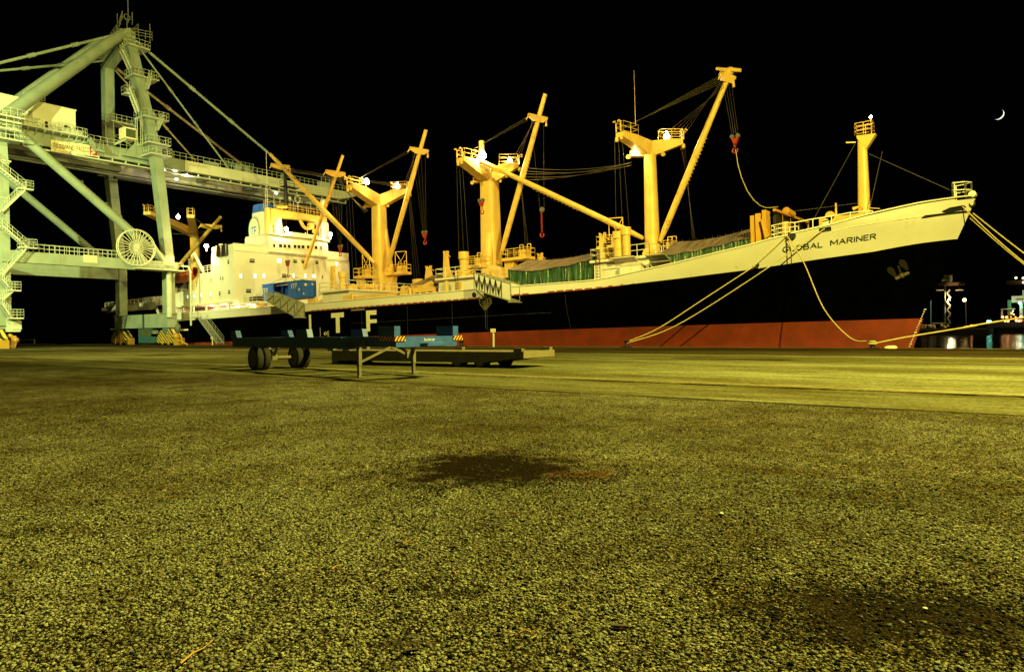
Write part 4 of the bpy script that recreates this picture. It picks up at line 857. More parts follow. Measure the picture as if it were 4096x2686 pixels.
wires([(V((-34.2, 66.7, 20.1)) + V((0, .2 * i, .08 * i - .3 * (i % 2))), V(arm_tip(2076, 668, 22.9)) + V((0, .3 * i, -.35 * i))) for i in range(5)], m4, .032, 'stay_wire', .5)
wires([(V((-77.2, 67.2, 20.6)) + V((0, .2 * i, .12 * i)), B2[5] + V((.5, 0, -.5 - .3 * i))) for i in range(4)], m2, .03, 'stay_wire', .4)
wires([(hd(h1, 1, .2, .2 * i), B7[5] + V((0, .2 * i, -.2 * i))) for i in range(3)] + [(V(PT(655, 930, 66)), B7[5] + V((0, 0, -.4 - .2 * i))) for i in range(3)], m1, .03, 'stay_wire', .5)
for h, m_, zb in ((h2, m2, 9.5), (h3, m3, 9.5), (h4, m4, 9.8)):      # falls down to the winches
    pr = []
    for i in (0, 1):
        P, d, sd, w2 = h[i]
        for j in range(3): a = P + d * .2 + sd * (-.5 + .5 * j) + V((0, 0, -.9)); pr.append((a, V((a.x + .4 * j + (.5 if i else -.3), a.y + .3, zb))))
    a = V((pr[0][0].x, 0, 0)); wires(pr, m_, .011, 'winch_fall')
# fore stays and the dropped line from the top of the foremast
fs0 = V((fs + .55, TC, 17.1)); pp = V((PT(3822, 770, TC)[0], TC, PT(3822, 770, TC)[2]))
wires([(fs0, pp), (V((fs - .5, TC - .3, 18.2)), V(PT(3253, 880, 62))), (V(PT(3529, 606, TC)), V(PT(3478, 838, 66)))], fm, .028, 'stays')
wires([(V((fs - .5, TC, 12.9)), V(PT(3130, 850, 66)))], fm, .02, 'stays')

# ---- mast houses with winches, rails, vents
def house(nm, s0, s1, t0, t1, z0, z1, ladder=None):
    b = SB(); b.box(s0, s1, t0, t1, z0, z1 - .25); b.box(s0 - .3, s1 + .3, t0 - .35, t1 + .3, z1 - .249, z1); o = b.build(nm, M['super'], ship)
    r = SB(); r.rail([(s0 - .2, t0 - .25, z1), (s1 + .2, t0 - .25, z1), (s1 + .2, t1, z1), (s0 - .2, t1, z1)], 1.1, 1.4, .042, 1, True); r.build('house_rail', M['white'], o)
    if ladder is not None:
        l = MB(SW); s = ladder
        for ds in (-.22, .22): l.tube((s + ds, t0 - .45, z0), (s + ds, t0 - .45, z1 + 1.0), .03, .03, 5)
        for i in range(int((z1 - z0 + .8) / .3)): l.tube((s - .22, t0 - .45, z0 + .3 * i), (s + .22, t0 - .45, z0 + .3 * i), .02, .02, 5)
        l.build('ladder', M['black2'], o)
    return o
H2 = house('mast_house', -76.6, -71.0, 58.8, 77, 6.0, 8.75, None)
H3 = house('mast_house', -55.7, -50.0, 59.5, 76.4, 6.0, 8.95, -52.5)
H4 = house('mast_house', -34.9, -28.9, 60.0, 76, 6.0, 9.2, -34.2)
def winch(p, par, a=1.0):
    b = SB(); s, t, z = p; b.tube((s, t - .8 * a, z + .55 * a), (s, t + .8 * a, z + .55 * a), .32 * a, .32 * a, 14)
    for d in (-.8, -.05, .8): b.tube((s, t + d * a - .05, z + .55 * a), (s, t + d * a + .05, z + .55 * a), .55 * a, .55 * a, 16)
    b.box(s - .6 * a, s + .6 * a, t + .9 * a, t + 1.5 * a, z, z + .95 * a); b.box(s - .7 * a, s + .7 * a, t - 1.0 * a, t + 1.5 * a, z, z + .14); b.tube((s - .3 * a, t + 1.2 * a, z + .95 * a), (s + .3 * a, t + 1.2 * a, z + .95 * a), .22 * a, .22 * a, 10); return b.build('winch', M['buff'], par)
def vent(p, h, r, par, cap=1.35, m='buff'):
    b = SB(); s, t, z = p; b.tube((s, t, z), (s, t, z + h * .72), r, r, 16); b.tube((s, t, z + h * .72), (s, t, z + h), r * cap, r * cap, 18); b.tube((s, t, z + h * .3), (s, t, z + h * .34), r * 1.08, r * 1.08, 16); return b.build('ventilator', M[m], par)
def rest(x, y0, y1, t, par, w=.55):       # boom crutch: tapering post with horned top
    a = V(PT(x, y0, t)); c = V(PT(x, y1, t)); b = SB()
    s, z0, z1 = c.x, c.z, a.z
    b.prism([(s - w, z0), (s + w, z0), (s + w * .55, z1), (s - w * .55, z1)], 1, t - .25, t + .25)
    b.prism([(s - w * .55, z1), (s - w * .2, z1), (s - w * .5, z1 + .45), (s - w * .75, z1 + .5)], 1, t - .22, t + .22); b.prism([(s + w * .2, z1), (s + w * .55, z1), (s + w * .75, z1 + .5), (s + w * .5, z1 + .45)], 1, t - .22, t + .22)
    b.tube((s + w * .4, t, z1 - .3), (s + 2.1 * w, t, z0), .07, .07, 6); b.tube((s + w * .6, t, z1 + .1), (s + w * 1.7, t, z1 - .25), .05, .05, 5); return b.build('boom_rest', M['buff'], par)
for s, t in ((-74.9, 61.5), (-72.3, 63.0), (-72.3, 70.5)): winch((s, t, 8.75), H2, .95)
for s, t in ((-54.0, 62.0), (-51.5, 64.0), (-51.5, 68.6), (-54.2, 71.8)): winch((s, t, 8.95), H3, 1.0)
for s, t in ((-33.4, 62.2), (-30.2, 63.0), (-30.0, 70.5)): winch((s, t, 9.2), H4, .85)
b = SB(); b.box(-52.6, -51.5, 66.2, 67.8, 8.95, 10.3); b.box(-72.6, -71.6, 66.6, 68, 8.75, 9.8); b.prism([(-51.6, 8.95), (-50.4, 8.95), (-50.6, 9.8), (-51, 10.4), (-51.6, 10.2)], 1, 63.5, 65.2); b.build('winch_gearbox', M['buff'], H3)
vent((PT(1371, 1150, 60.5)[0], 60.5, 8.7), 2.6, .42, H2); vent((-73.2, 73.9, 8.7), 2.3, .45, H2, 1.3); vent((PT(1857, 1105, 61)[0], 61.0, 8.95), 3.0, .48, H3, 1.3); vent((PF(2497, 1030, -31.5)[0], PF(2475, 1030, -31.5)[1], 9.2), 2.4, .42, H4, 1.25); vent((-30.6, PF(2507, 1030, -30.6)[1], 9.2), 2.7, .38, H4, 1.25); vent((PT(1668, 1150, 68)[0], 68, 8.0), 2.2, .5, ship, 1.25)
b = SB(); b.tube((-53.9, 58.9, 6.2), (-53.9, 58.9, 8.5), .2, .2, 12); b.box(-52.8, -52.1, 59.30, 59.49, 6.1, 8.3); b.build('stand_pipe', M['buff'], H3)
rest(1333, 1078, 1153, 60.2, H2, .35); rest(1787, 1020, 1118, 60.5, H3, .38); rest(1716, 1077, 1120, 69.5, ship, .6); rest(2413, 950, 1035, 60.6, H4, .42); rest(2161, 1028, 1045, 69.0, ship, .45)
# operators' platforms
def opplat(x, y, t, par, w=1.7, flag=True, postdown=1.6):
    c = V(PT(x, y, t)); b = SB(); s, z = c.x, c.z
    b.box(s - w, s + w, t - .9, t + .9, z - .35, z); b.prism([(s - w, z - .35), (s - w * .2, z - .35), (s - w * .45, z - .35 - postdown), (s - w * .85, z - .35 - postdown)], 1, t - .4, t + .4)
    b.box(s + w * .25, s + w * .8, t - .6, t + .5, z, z + .85)
    o = b.build('winch_platform', M['buff'], par); r = SB(); r.rail([(s - w, t - .85, z), (s + w, t - .85, z), (s + w, t + .85, z), (s - w, t + .85, z)], 1.05, 1.0, .04, 1, True)
    for k in (.15, .75): r.path([(s + w * k, t, z + .8), (s + w * k, t, z + 1.5), (s + w * k + .5, t, z + 1.5), (s + w * k + .5, t, z + .8)], .05, 5)
    if flag: r.path([(s - w * .2, t, z + 1), (s - w * .2, t, z + 3.0), (s + w, t, z + 2.9), (s + w, t, z + 1)], .05, 5); r.tube((s - w * .2, t, z + 3), (s + w * .4, t, z + 1.6), .04, .04, 5); r.tube((s + w, t, z + 2.9), (s + w * .4, t, z + 1.6), .04, .04, 5)
    r.build('platform_rail', M['buff'], o); return o
opplat(1590, 1090, 69.0, H2, 1.9); opplat(1456, 1103, 64.5, H2, 1.2, True, 1.3); opplat(2073, 1030, 67.5, H3, 1.9, False, 2.2); opplat(1905, 1062, 64.0, H3, 1.5, False, 1.0); opplat(2447, 983, 66.0, H4, 1.4, True, 1.5); opplat(2668, 1005, 68.5, H4, .8, False, .8)
# open locker hatch on the forward house
b = SB(); b.box(-31.6, -29.4, 59.2, 59.99, 6.2, 8.4); b.prism([(59.2, 8.6), (58.3, 9.0), (58.3, 9.08), (59.2, 8.7)], 0, -32.0, -29.6); b.build('deck_locker', M['super'], H4)
b = SB(); b.prism([(59.6, 8.4), (58.2, 8.9), (58.2, 9.0), (59.6, 8.6)], 0, -28.4, -26.5); b.prism([(60.2, 7.6), (58.6, 8.3), (58.6, 8.38), (60.2, 7.75)], 0, -28.2, -26.2); b.build('hatch_lid', M['grey'], H4)
# yellow coaming frames of the hatches, seen over the bulwark
b = SB(); bk_ = SB()
def coam(xa, xb, t=59.3, z0=6.4, z1=7.75, n=6):
    s0 = PT(xa, 1180, t)[0]; s1 = PT(xb, 1180, t)[0]; b.box(s0, s1, t, t + .35, z1 - .5, z1); b.box(s0, s1, t, t + .35, z0 - .4, z0 - .1)
    for i in range(n + 1): s = s0 + (s1 - s0) * i / n; b.prism([(s - .3, z0 - .1), (s + .3, z0 - .1), (s + .15, z1 - .501), (s - .15, z1 - .501)], 1, t + .02, t + .33)
    bk_.box(s0, s1, t + .42, t + .8, z0 - .5, z1 - .1)
coam(1400, 1585); coam(1600, 1735, z1=8.0, n=5); coam(2300, 2370, 60.6, 6.6, 8.2, 2)
b.prism([(PT(1625, 1170, 60)[0], 7.9), (PT(1725, 1170, 60)[0], 8.1), (PT(1718, 1170, 60)[0], 8.9), (PT(1690, 1170, 60)[0], 8.5)], 1, 60.2, 60.6)
b.build('hatch_coaming', M['buff'], ship); bk_.build('hatch_side', M['deckred'], ship)
b = SB()
for x in (1390, 1618, 1245): 
    s = PT(x, 1180, 58.9)[0]; b.prism([(s - .55, 6), (s + .55, 6), (s + .55, 7.9), (s - .55, 7.9)], 1, 58.7, 59.2); b.tube((s + .9, 59, 6), (s + .9, 59, 8.1), .2, .2, 10)
s = PT(1008 + 30, 1200, 58.9)[0]; b.box(s - .5, s + .6, 58.7, 59.2, 6, 7.9)
for x in (1290, 1025): s = PT(x, 1200, 59.3)[0]; b.box(s - 1.6, s + 1.4, 59.2, 59.8, 6.9, 7.15); b.box(s - 1.4, s + 1.2, 59.25, 59.75, 6, 6.3); b.bar((s - 1.6, 59.4, 7.2), (s + 1.5, 59.4, 7.9), .2, .25); [b.box(s + k - .12, s + k + .12, 59.3, 59.7, 6.3, 6.9) for k in (-1.2, -.3, .6)]
b.build('deck_stand', M['buff'], ship)
b = SB()
for x in (1360, 1819, 2423): s = PT(x, 1185, 58.4)[0]; b.tube((s, 58.4, 6.1), (s, 58.4, 7.25), .33, .33, 14)
b.build('red_drum', M['drum'], ship)
b = SB(); q = PT(1279, 1171, 61); b.torus(q, (0, 1, .1), .3, .1, 18, 8); b.build('lifebuoy', M['white'], ship)
# tall buff pillars and hatch cover stack before the forecastle
b = SB()
for x0, x1, y in ((3003, 3017, 864), (3023, 3044, 856), (3050, 3066, 842)):
    p = PT(x0, y, 61.2); q = PT(x1, y, 61.2); b.box(p[0], q[0], 61.0, 62.2, 6.5, p[2])
p = PT(3047, 880, 61.0); b.prism([(p[0], p[2]), (p[0] + .25, p[2]), (p[0] + 1.1, 8.8), (p[0] + .5, 8.8)], 1, 60.6, 60.95); b.build('folded_hatch_cover', mat('orange_buff_paint', (.62, .33, .05), .5, rust=.15), ship)
b = SB(); b.box(-18.0, -17.7, 62.3, 71, 7.6, 12.1); b.build('hatch_cover_face', M['black2'], ship)
b = SB(); b.bar((-17.6, 61.4, 12.15), (-17.2, 71, 12.15), .25, .2); b.tube((-17.5, 64.6, 12.5), (-17.3, 66.0, 12.3), .34, .3, 12); b.tube((-17.2, 71, 12.1), (-17.2, 71, 9.6), .09, .09, 6); [b.tube((-17.5, y, 12.1), (-17.5, y, 8.5), .02, .02, 4) for y in (63.5, 66, 68.8)]; b.build('hatch_cover_frame', mat('orange_buff_frame', (.62, .30, .05), .5), ship)
# windlass and gear on the forecastle
b = SB(); p = V(hit(3295, 893)); b.tube((p.x, p.y + 1.0, p.z + .15), (p.x, p.y + 1.6, p.z + .15), .32, .32, 16); b.build('mooring_drum', M['white'], ship)
b = SB(); p = V(PT(3345, 880, 66)); b.box(p.x - 1.2, p.x + 2.4, 65.0, 69, p.z - .6, p.z + .2); b.tube((p.x - .3, 65, p.z + .3), (p.x - .3, 69, p.z + .3), .4, .4, 12); b.tube((p.x, 66, p.z + .2), (p.x, 66, p.z + 1.5), .10, .08, 8); b.box(p.x - 4.6, p.x - 3.6, 64, 65, p.z - 1.2, p.z + .1); b.build('windlass', M['boom'], ship)
# tarpaulin awnings over the hatches
def awning(eave, ridge, te, tr, bot, mroof, mcurt, lab, nm='hatch_awning', ripple=.13):
    E_ = [V(PT(x, y, te)) for x, y in eave]; R_ = [V(PT(x, y, tr)) for x, y in ridge]
    def samp(P, n):
        L = [0]; 
        for a, c in zip(P[:-1], P[1:]): L.append(L[-1] + (c - a).length)
        out = []
        for i in range(n):
            l = L[-1] * i / (n - 1); k = max(j for j in range(len(L)) if L[j] <= l + 1e-6); k = min(k, len(P) - 2); out.append(P[k].lerp(P[k + 1], (l - L[k]) / (L[k + 1] - L[k])))
        return out
    n = 110; e = samp(E_, n); r = samp(R_, n); rn = random.Random(len(lab)); b = SB(); G = []; ph = [rn.uniform(-.5, .5) for _ in range(n)]
    for i in range(n):
        row = []
        for j in range(9):
            f = j / 8; p = e[i].lerp(r[i], f); w = (.028 if i % 3 == 0 else -.012) + math.sin(i * .21 + 1) * .05 * (1 - f) - .05 * math.sin(f * math.pi) ; row.append(tuple(p + V((0, 0, w + ph[i] * .012))))
        q = r[i] + V((0, (tr - te), (e[i].z - r[i].z))); row += [tuple(r[i].lerp(q, g)) for g in (.5, 1.0)]; G.append(row)
    b.grid(G, False); o = thing(nm, SW(tuple(e[n // 2])), lab, 'awning'); b.build('canvas_roof', mroof, o)
    if mcurt:
        c = SB(); G = []
        for i in range(n * 2):
            p = e[min(n - 1, i // 2)] if i % 2 == 0 or i // 2 >= n - 1 else e[i // 2].lerp(e[i // 2 + 1], .5); row = []
            for j in range(9):
                f = j / 8; z = p.z + .04 + (bot - p.z) * f; row.append((p.x + .18 * math.sin(i * .31) * f, p.y + .13 + (math.sin(i * .62 + 2.9 * math.sin(i * .13) + f * 2.2 * math.sin(i * .07)) * .8 + math.sin(i * 1.7 + 3 * math.sin(i * .3)) * .25 + math.sin(i * .23 + f) * .5) * (.05 + .17 * f), z))
            G.append(row)
        c.grid(G); c.build('curtain', mcurt, o)
        for a0 in (0, n - 1): 
            c2 = SB(); p = e[a0]; q = r[a0]; c2.grid([[(p.x + (.25 if a0 == 0 else -.25) + .05 * math.sin(k), p.y + .15 + (q.y - p.y - .15) * k / 12, z0_) for z0_ in (p.z - .35 + (q.z - p.z) * k / 12, bot)] for k in range(13)]); c2.build('end_curtain', mcurt, o)
    else:
        c = SB(); G = []
        for i in range(n): G.append([(e[i].x, e[i].y + .3 + .1 * math.sin(i * .7), e[i].z - .05 - (1.5 * max(0, i / n - .45) * 2) * f) for f in (0, .5, 1)])
        c.grid(G); c.build('curtain', mroof, o)
    p = SB()
    for i in range(0, n, 9): p.tube(r[i] + V((0, 0, -.1)), r[i] + V((.05, 0, .22)), .03, .03, 4)
    p.build('ridge_tie', M['black2'], o); return o
kC = lambda x, y: (1900 + x / 2.644, 850 + y / 2.644)
awning([kC(340, 608), kC(480, 612), kC(600, 622), kC(760, 596), kC(980, 560), kC(1170, 512), kC(1245, 470)], [kC(560, 502), kC(760, 500), kC(900, 490), kC(1060, 468), kC(1250, 428)], 60.2, 66.5, 6.35, M['canvas'], M['tarpgreen'], 'canvas roof with bright green plastic curtains between the two tallest masts')
kE = lambda x, y: (2300 + x / 3.967, 900 + y / 3.967); kF = lambda x, y: (2700 + x / 2.975, 750 + y / 2.975)
awning([kE(1290, 500), kE(1500, 470), kF(0, 795), kF(300, 740), kF(600, 672), kF(895, 600)], [kE(1580, 262), kE(1900, 250), kE(2300, 190), kF(430, 612), kF(700, 545), kF(895, 492)], 60.8, 66.5, 6.6, M['canvas'], M['tarpgreen2'], 'long canvas roof with dull green curtains just behind the raised bow')
kD = lambda x, y: (1600 + x / 4.592, 980 + y / 4.592)
awning([kD(235, 722), kD(420, 728), kD(600, 712), kD(780, 690), kD(940, 672)], [kD(600, 562), kD(700, 552), kD(830, 547), kD(1000, 547)], 61.0, 66.5, 7, M['canvas'], None, 'low grey canvas roof without curtains beside the middle mast house')

# ================================================================ things on and around the ship
# blue container with the open side
s0, s1, t0, t1, z0, z1 = -96.3 + .4, -84.9, 61.6, 64.1, 8.45, 11.1
cn = thing('shipping_container', SW((-90, 62.8, z0)), 'long blue container marked ITF with an open side, before the white superstructure', 'container')
def corr(b, sa, sb, t, n):      # corrugated side panel
    P = []
    k = int((sb - sa) / .14)
    for i in range(k + 1): P.append([(sa + (sb - sa) * i / k, t + (.05 if (i // 2) % 2 else 0), z) for z in (z0 + .16, z1 - .12)])
    b.grid(P, False)
b = SB(); so = PT(1092, 1150, t0)[0]; sc2 = PT(1153, 1150, t0)[0]
corr(b, s0 + .1, so, t0 + .03, 1); corr(b, sc2, s1 - .1, t0 + .03, 1); corr(b, s0, s1, t1 - .08, 1)
b.box(s0, s1, t0, t0 + .12, z0, z0 + .16); b.box(s0, s1, t0, t0 + .12, z1 - .12, z1); b.box(s0, s1, t0 + .121, t1, z1 - .06, z1 - .01); b.box(s0, s1, t0 + .121, t1, z0 + .02, z0 + .12)
for s in (s0, s1 - .14):
    for t in (t0 - .005, t1 - .12): b.box(s, s + .14, t, t + .125, z0 - .02, z1 + .02)
b.box(so, so + .08, t0 - .005, t0 + .115, z0 + .161, z1 - .121); b.box(sc2 - .08, sc2, t0 - .005, t0 + .115, z0 + .161, z1 - .121); b.box(s0, s0 + .05, t0 + .12, t1 - .12, z0, z1 - .02)
b.build('container_body', M['contblue'], cn)
b = SB()
for k in range(2):
    ta = t0 + .13 + k * 1.13; b.box(s1 - .06, s1 - .01, ta, ta + 1.1, z0 + .16, z1 - .12)
    for q in (.25, .8): b.tube((s1 + .02, ta + q, z0 + .1), (s1 + .02, ta + q, z1 - .08), .025, .025, 5)
b.build('container_door', M['contblue'], cn)
b = SB()
add_text(b, 'ITF', lambda u, v: (PT(1051, 1160, t0)[0] + 1.35 * u, t0 - .015, 9.7 + .75 * v), .2); add_text(b, 'ITF', lambda u, v: (PT(1166, 1150, t0)[0] + 1.35 * u, t0 - .015, 9.95 + .75 * v), .2); b.box(PT(1194, 1150, t0)[0], PT(1198, 1150, t0)[0], t0 - .01, t0 + .02, 9.55, 9.95)
b.box(s1 + .0, s1 + .02, t0 + .4, t0 + .85, 10.25, 10.6); b.box(s1 + .0, s1 + .02, t0 + 1.65, t0 + 2.0, 10.45, 10.6); b.box(s1, s1 + .02, t0 + .15, t0 + .4, 9.0, 9.2)
b.build('container_mark', M['hullwhite'], cn)
b = SB(); b.box(so + .3, sc2 - .2, t0 + 1.2, t0 + 1.4, z0 + .121, z0 + .95); b.tube((so + 1.9, t0 + .3, z0 + .13), (so + 1.9, t0 + .3, z1 - .07), .04, .04, 6); b.build('display_case', M['blue'], cn)

# hanging boat
b = SB(); lb = thing('lifeboat', SW((-109, 55.9, 12)), 'orange lifeboat hanging in its davits beside the white deckhouse aft', 'lifeboat')
G = []
L0, L1_ = -113.6, -104.9
for i in range(17):
    f = i / 16; s = L0 + (L1_ - L0) * f; w_ = 1.25 * math.sin(math.pi * min(max(f, .03), .97)) ** .45; zt_ = 13.5 + .45 * (2 * f - 1) ** 2; zb_ = 12.1 + .7 * abs(2 * f - 1) ** 3
    row = []
    for j in range(11):
        a = math.pi * j / 10; row.append((s, 56.3 + w_ * math.cos(a), zt_ - (zt_ - zb_) * math.sin(a) ** .7))
    G.append(row)
b.grid(G); b.build('boat_hull', M['orange'], lb)
b = SB(); G = []
for i in range(17):
    f = i / 16; s = L0 + (L1_ - L0) * f; w_ = 1.25 * math.sin(math.pi * min(max(f, .03), .97)) ** .45; zt_ = 13.5 + .45 * (2 * f - 1) ** 2
    G.append([(s, 56.3 + w_ * math.cos(math.pi * j / 6), zt_ + .35 * math.sin(math.pi * j / 6)) for j in range(7)])
b.grid(G); b.build('boat_cover', mat('boat_canvas', (.30, .13, .06), .8), lb)
b = SB(); b.path([(L0 + (L1_ - L0) * i / 16, 56.3 - 1.27 * math.sin(math.pi * min(max(i / 16, .03), .97)) ** .45, 13.5 + .45 * (2 * i / 16 - 1) ** 2) for i in range(17)], .05, 5)
for i in range(2, 15, 2): s = L0 + (L1_ - L0) * i / 16; b.path([(s + k * .27, 56.3 - 1.3 * math.sin(math.pi * (i / 16)) ** .45, 13.3 - .25 * math.sin(math.pi * k / 4)) for k in range(5)], .025, 4)
for s in (-112.6, -106.2): b.tube((s, 56.4, 14), (s, 56.6, 16.2), .04, .04, 5)
b.build('grab_line', M['rope'], lb)

# cargo hooks on their falls
def hook(top4, blk, hk, t, lab, kind=0, wr=.010):
    o = thing('cargo_hook', SW(PT(*hk, t)), lab, 'cargo hook', 'cargo hooks hanging from the derrick booms')
    B_ = V(PT(*blk, t)); K = V(PT(*hk, t)); w = SB()
    for i, p in enumerate(top4): w.tube(V(p), B_ + V((-.3 + .6 * i / max(1, len(top4) - 1), 0, .25)), wr, wr, 4, False)
    w.build('hoist_wires', M['wire'], o)
    b = SB(); 
    if kind == 0:
        b.tube(B_ + V((-.28, -.12, 0)), B_ + V((-.28, .12, 0)), .2, .2, 14); b.tube(B_ + V((.28, -.12, 0)), B_ + V((.28, .12, 0)), .2, .2, 14); b.build('sheave_block', M['rim'], o)
        b = SB(); b.prism([(B_.x - .34, B_.z - .2), (B_.x + .34, B_.z - .2), (B_.x + .13, B_.z - .75), (B_.x - .13, B_.z - .75)], 1, B_.y - .15, B_.y + .15); zz = B_.z - .8
    else:
        b.tube(B_ + V((0, -.1, 0)), B_ + V((0, .1, 0)), .3, .3, 14); b.build('sheave_block', M['rim'], o); b = SB(); zz = B_.z - .3
    n = max(2, int((zz - K.z) / .26))
    for i in range(n): c = V((K.x, K.y, zz - (zz - K.z) * (i + .5) / n)); b.torus(c, (1, 0, 0) if i % 2 else (0, 1, 0), .11, .035, 10, 5)
    b.torus((K.x, K.y, K.z - .28), (0, 1, 0), .24, .075, 16, 7, -.6, math.pi * 1.35); b.build('hook', M['red_hook'], o); return o
def falls(B, n=4, d=.5): A_, B_ = B[3], B[4]; return [tuple(A_.lerp(B_, .15 + .7 * i / max(1, n - 1)) + V((0, 0, -.5))) for i in range(n)]
hook(falls(B3), (1698, 928), (1700, 962), 66, 'red hook on four wires over the grey canvas roof amidships')
hook(falls(B2), (1361, 984), (1361, 1010), 66, 'small red hook hanging in front of the port bridge wing')
hook(falls(B4, 2), (2168, 838), (2168, 930), 66.5, 'long red chain and hook hanging between the two tallest masts', 1)
hook(falls(B6), (2940, 545), (2940, 590), 66.6, 'red hook hanging from the highest boom with a line below it')
hook([tuple(V(B1[3]).lerp(V(B1[4]), .2 + .15 * i)) for i in range(4)], (1150, 1045), (1153, 1095), 62.6, 'hook with grey sheaves slinging the blue container')
hook([tuple(V(arm_tip(1910, 800, 21)) + V((.3 * i, 0, 0))) for i in range(2)], (1925, 800), (1929, 838), 64.5, 'red hook drawn in close against the thick middle mast')
b = SB(); k0 = V(PT(1153, 1100, 62.6)); [b.tube(k0, (s, t, z1), .025, .025, 4) for s in (-93, -86.5) for t in (61.7, 64)]; b.build('sling_wires', M['wire'], None, 'wire sling spreading from the hook to the container corners', 'sling', org=SW(tuple(k0)))
b = SB(); p0 = V(PT(2942, 598, 66.6)); qq = [V(PT(x, y, 66.0)) for x, y in [(2945, 615), (2952, 660), (2968, 715), (2990, 765), (3015, 800), (3040, 822), (3065, 831), (3090, 830), (3112, 827)]]; b.path([p0] + qq, .04, 5)
b.build('slack_hook_line', M['rope'], None, 'slack line curving from the highest hook to the top of the folded hatch cover', 'rope', org=SW(tuple(p0)))

# gangways stowed along the ship's side
def gangway(A_, B_, hA, hB, t, wd, lab, n, mesh_from=1.0, panel='greymesh', wpat=True):
    a = V(PT(*A_, t)); c = V(PT(*B_, t)); o = thing('gangway', SW(tuple(c)), lab, 'gangway'); d = c - a
    for k, (tt, nm) in enumerate(((t, 'side_rail'), (t + wd, 'side_rail'))):
        b = SB(); q = V((0, tt - t, 0)); a0, c0 = a + q, c + q; a1, c1 = a0 + V((0, 0, hA)), c0 + V((0, 0, hB))
        b.bar(a0, c0, .07, .14); b.bar(a1, c1, .09, .09); b.bar(a0, a1, .07, .07); b.bar(c0, c1, .07, .07)
        so_ = b.build(nm, M['grey'], o)
        tr = SB()
        for i in range(n):
            f0, f1, fm_ = i / n * mesh_from, (i + 1) / n * mesh_from, (i + .5) / n * mesh_from
            L = lambda f, u: a0.lerp(c0, f) + V((0, -.05, (hA + (hB - hA) * f) * u))
            tr.bar(L(f1, .05), L(f1, .95), .05, .05)
            if wpat: tr.bar(L(f0, .95), L(fm_, .1), .05, .05); tr.bar(L(fm_, .1), L(f1, .95), .05, .05); tr.bar(L(fm_, .05), L(fm_, .6), .04, .04)
            else: tr.bar(L(f0 + .03, .12), L(f1 - .03, .85), .06, .06)
        tr.build('truss_bracing', M['black2'] if wpat else M['ink'], so_)
        pn = SB(); pn.hexa([a0 + V((0, .01, 0)), c0 + V((0, .01, 0)), c0 + V((0, .03, 0)), a0 + V((0, .03, 0)), a1 + V((0, .01, 0)), c1 + V((0, .01, 0)), c1 + V((0, .03, 0)), a1 + V((0, .03, 0))]); pn.build('side_panel', M[panel], so_)
    b = SB(); b.hexa([a + V((0, .04, -.05)), c + V((0, .04, -.05)), c + V((0, wd, -.05)), a + V((0, wd, -.05)), a + V((0, .04, 0)), c + V((0, .04, 0)), c + V((0, wd, 0)), a + V((0, wd, 0))])
    for i in range(24): p = a.lerp(c, i / 24); b.box(p.x - .03, p.x + .03, p.y + .05, p.y + wd - .02, p.z, p.z + .04)
    b.box(c.x - .25, c.x + .25, c.y - .15, c.y + wd + .15, c.z - .16, c.z - .06); b.build('walkway', M['grey'], o); return o
gangway((1069, 1204), (1180, 1266), 1.25, 1.75, 54.9, 1.5, 'pale grey gangway slung in the gap beside the blue container', 4, 1.0, 'greymesh', False)
gangway((1897, 1156), (2044, 1203), 1.75, 1.75, 55.0, 1.5, 'white trussed gangway stowed against the middle of the hull', 5, .76, 'white', True)
b = SB(); rn = random.Random(2); c = V(PT(1940, 1205, 55.3))
for i in range(16):
    p = c + V((rn.uniform(-.9, .9), rn.uniform(-.2, .2), .95)); q = c + V((rn.uniform(-.25, .25), 0, -.9)); m_ = p.lerp(q, .5) + V((rn.uniform(-.5, .5), 0, -.25)); b.path([p, m_, q], .028, 4)
for i in range(7):
    z = .8 - i * .24; wd = .85 - i * .1; b.path([c + V((-wd, 0, z)), c + V((0, -.15, z - .12)), c + V((wd, 0, z))], .026, 4)
b.path([c + V((0, 0, -.9)), c + V((.02, 0, -2.9))], .02, 4); b.build('safety_net', mat('net_cord', (.12, .10, .05), .9), None, 'tangled net hanging below the trussed gangway with one loose cord', 'net', org=SW(tuple(c)))
b = SB(); c = V(PT(1937, 1190, 55.1)); b.tube(c, c + V((-1.3, 0, 1.0)), .05, .05, 6); b.tube(c, c + V((1.0, 0, .8)), .05, .05, 6); b.tube(c, c + V((.05, 0, 1.1)), .07, .07, 6); b.box(c.x - .2, c.x + .2, c.y - .1, c.y + .1, c.z - .12, c.z + .1); b.build('net_spreader', M['black2'], None, 'dark three armed bracket above the hanging net', 'bracket', org=SW(tuple(c)))
# accommodation ladder down to the quay
al = thing('boarding_ladder', wZ(872, 1379), 'greenish boarding stairs leading from the aft deck down to the quay', 'boarding ladder')
P0 = V(wY(793, 1272, 55.8)); P1 = V(wY(868, 1373, 54.0)); P1.z = max(.12, P1.z); wd = V((.55, .75, 0))
b = MB(); b.bar(P0, P1, .06, .3); b.bar(P0 + wd, P1 + wd, .06, .3); b.build('stringer', M['grey'], al)
b = MB()
for i in range(30): p = P0.lerp(P1, (i + .5) / 30); b.bar(p, p + wd, .22, .04)
b.build('treads', M['grey'], al)
b = MB()
for q in (V((0, 0, 0)), wd):
    for k in (.55, 1.0): b.tube(P0 + q + V((0, 0, k)), P1 + q + V((0, 0, k)), .022, .022, 5, False)
    for i in range(8): p = P0.lerp(P1, i / 7) + q; b.tube(p, p + V((0, 0, 1.0)), .022, .022, 5, False)
b.build('handrail', M['grey'], al)
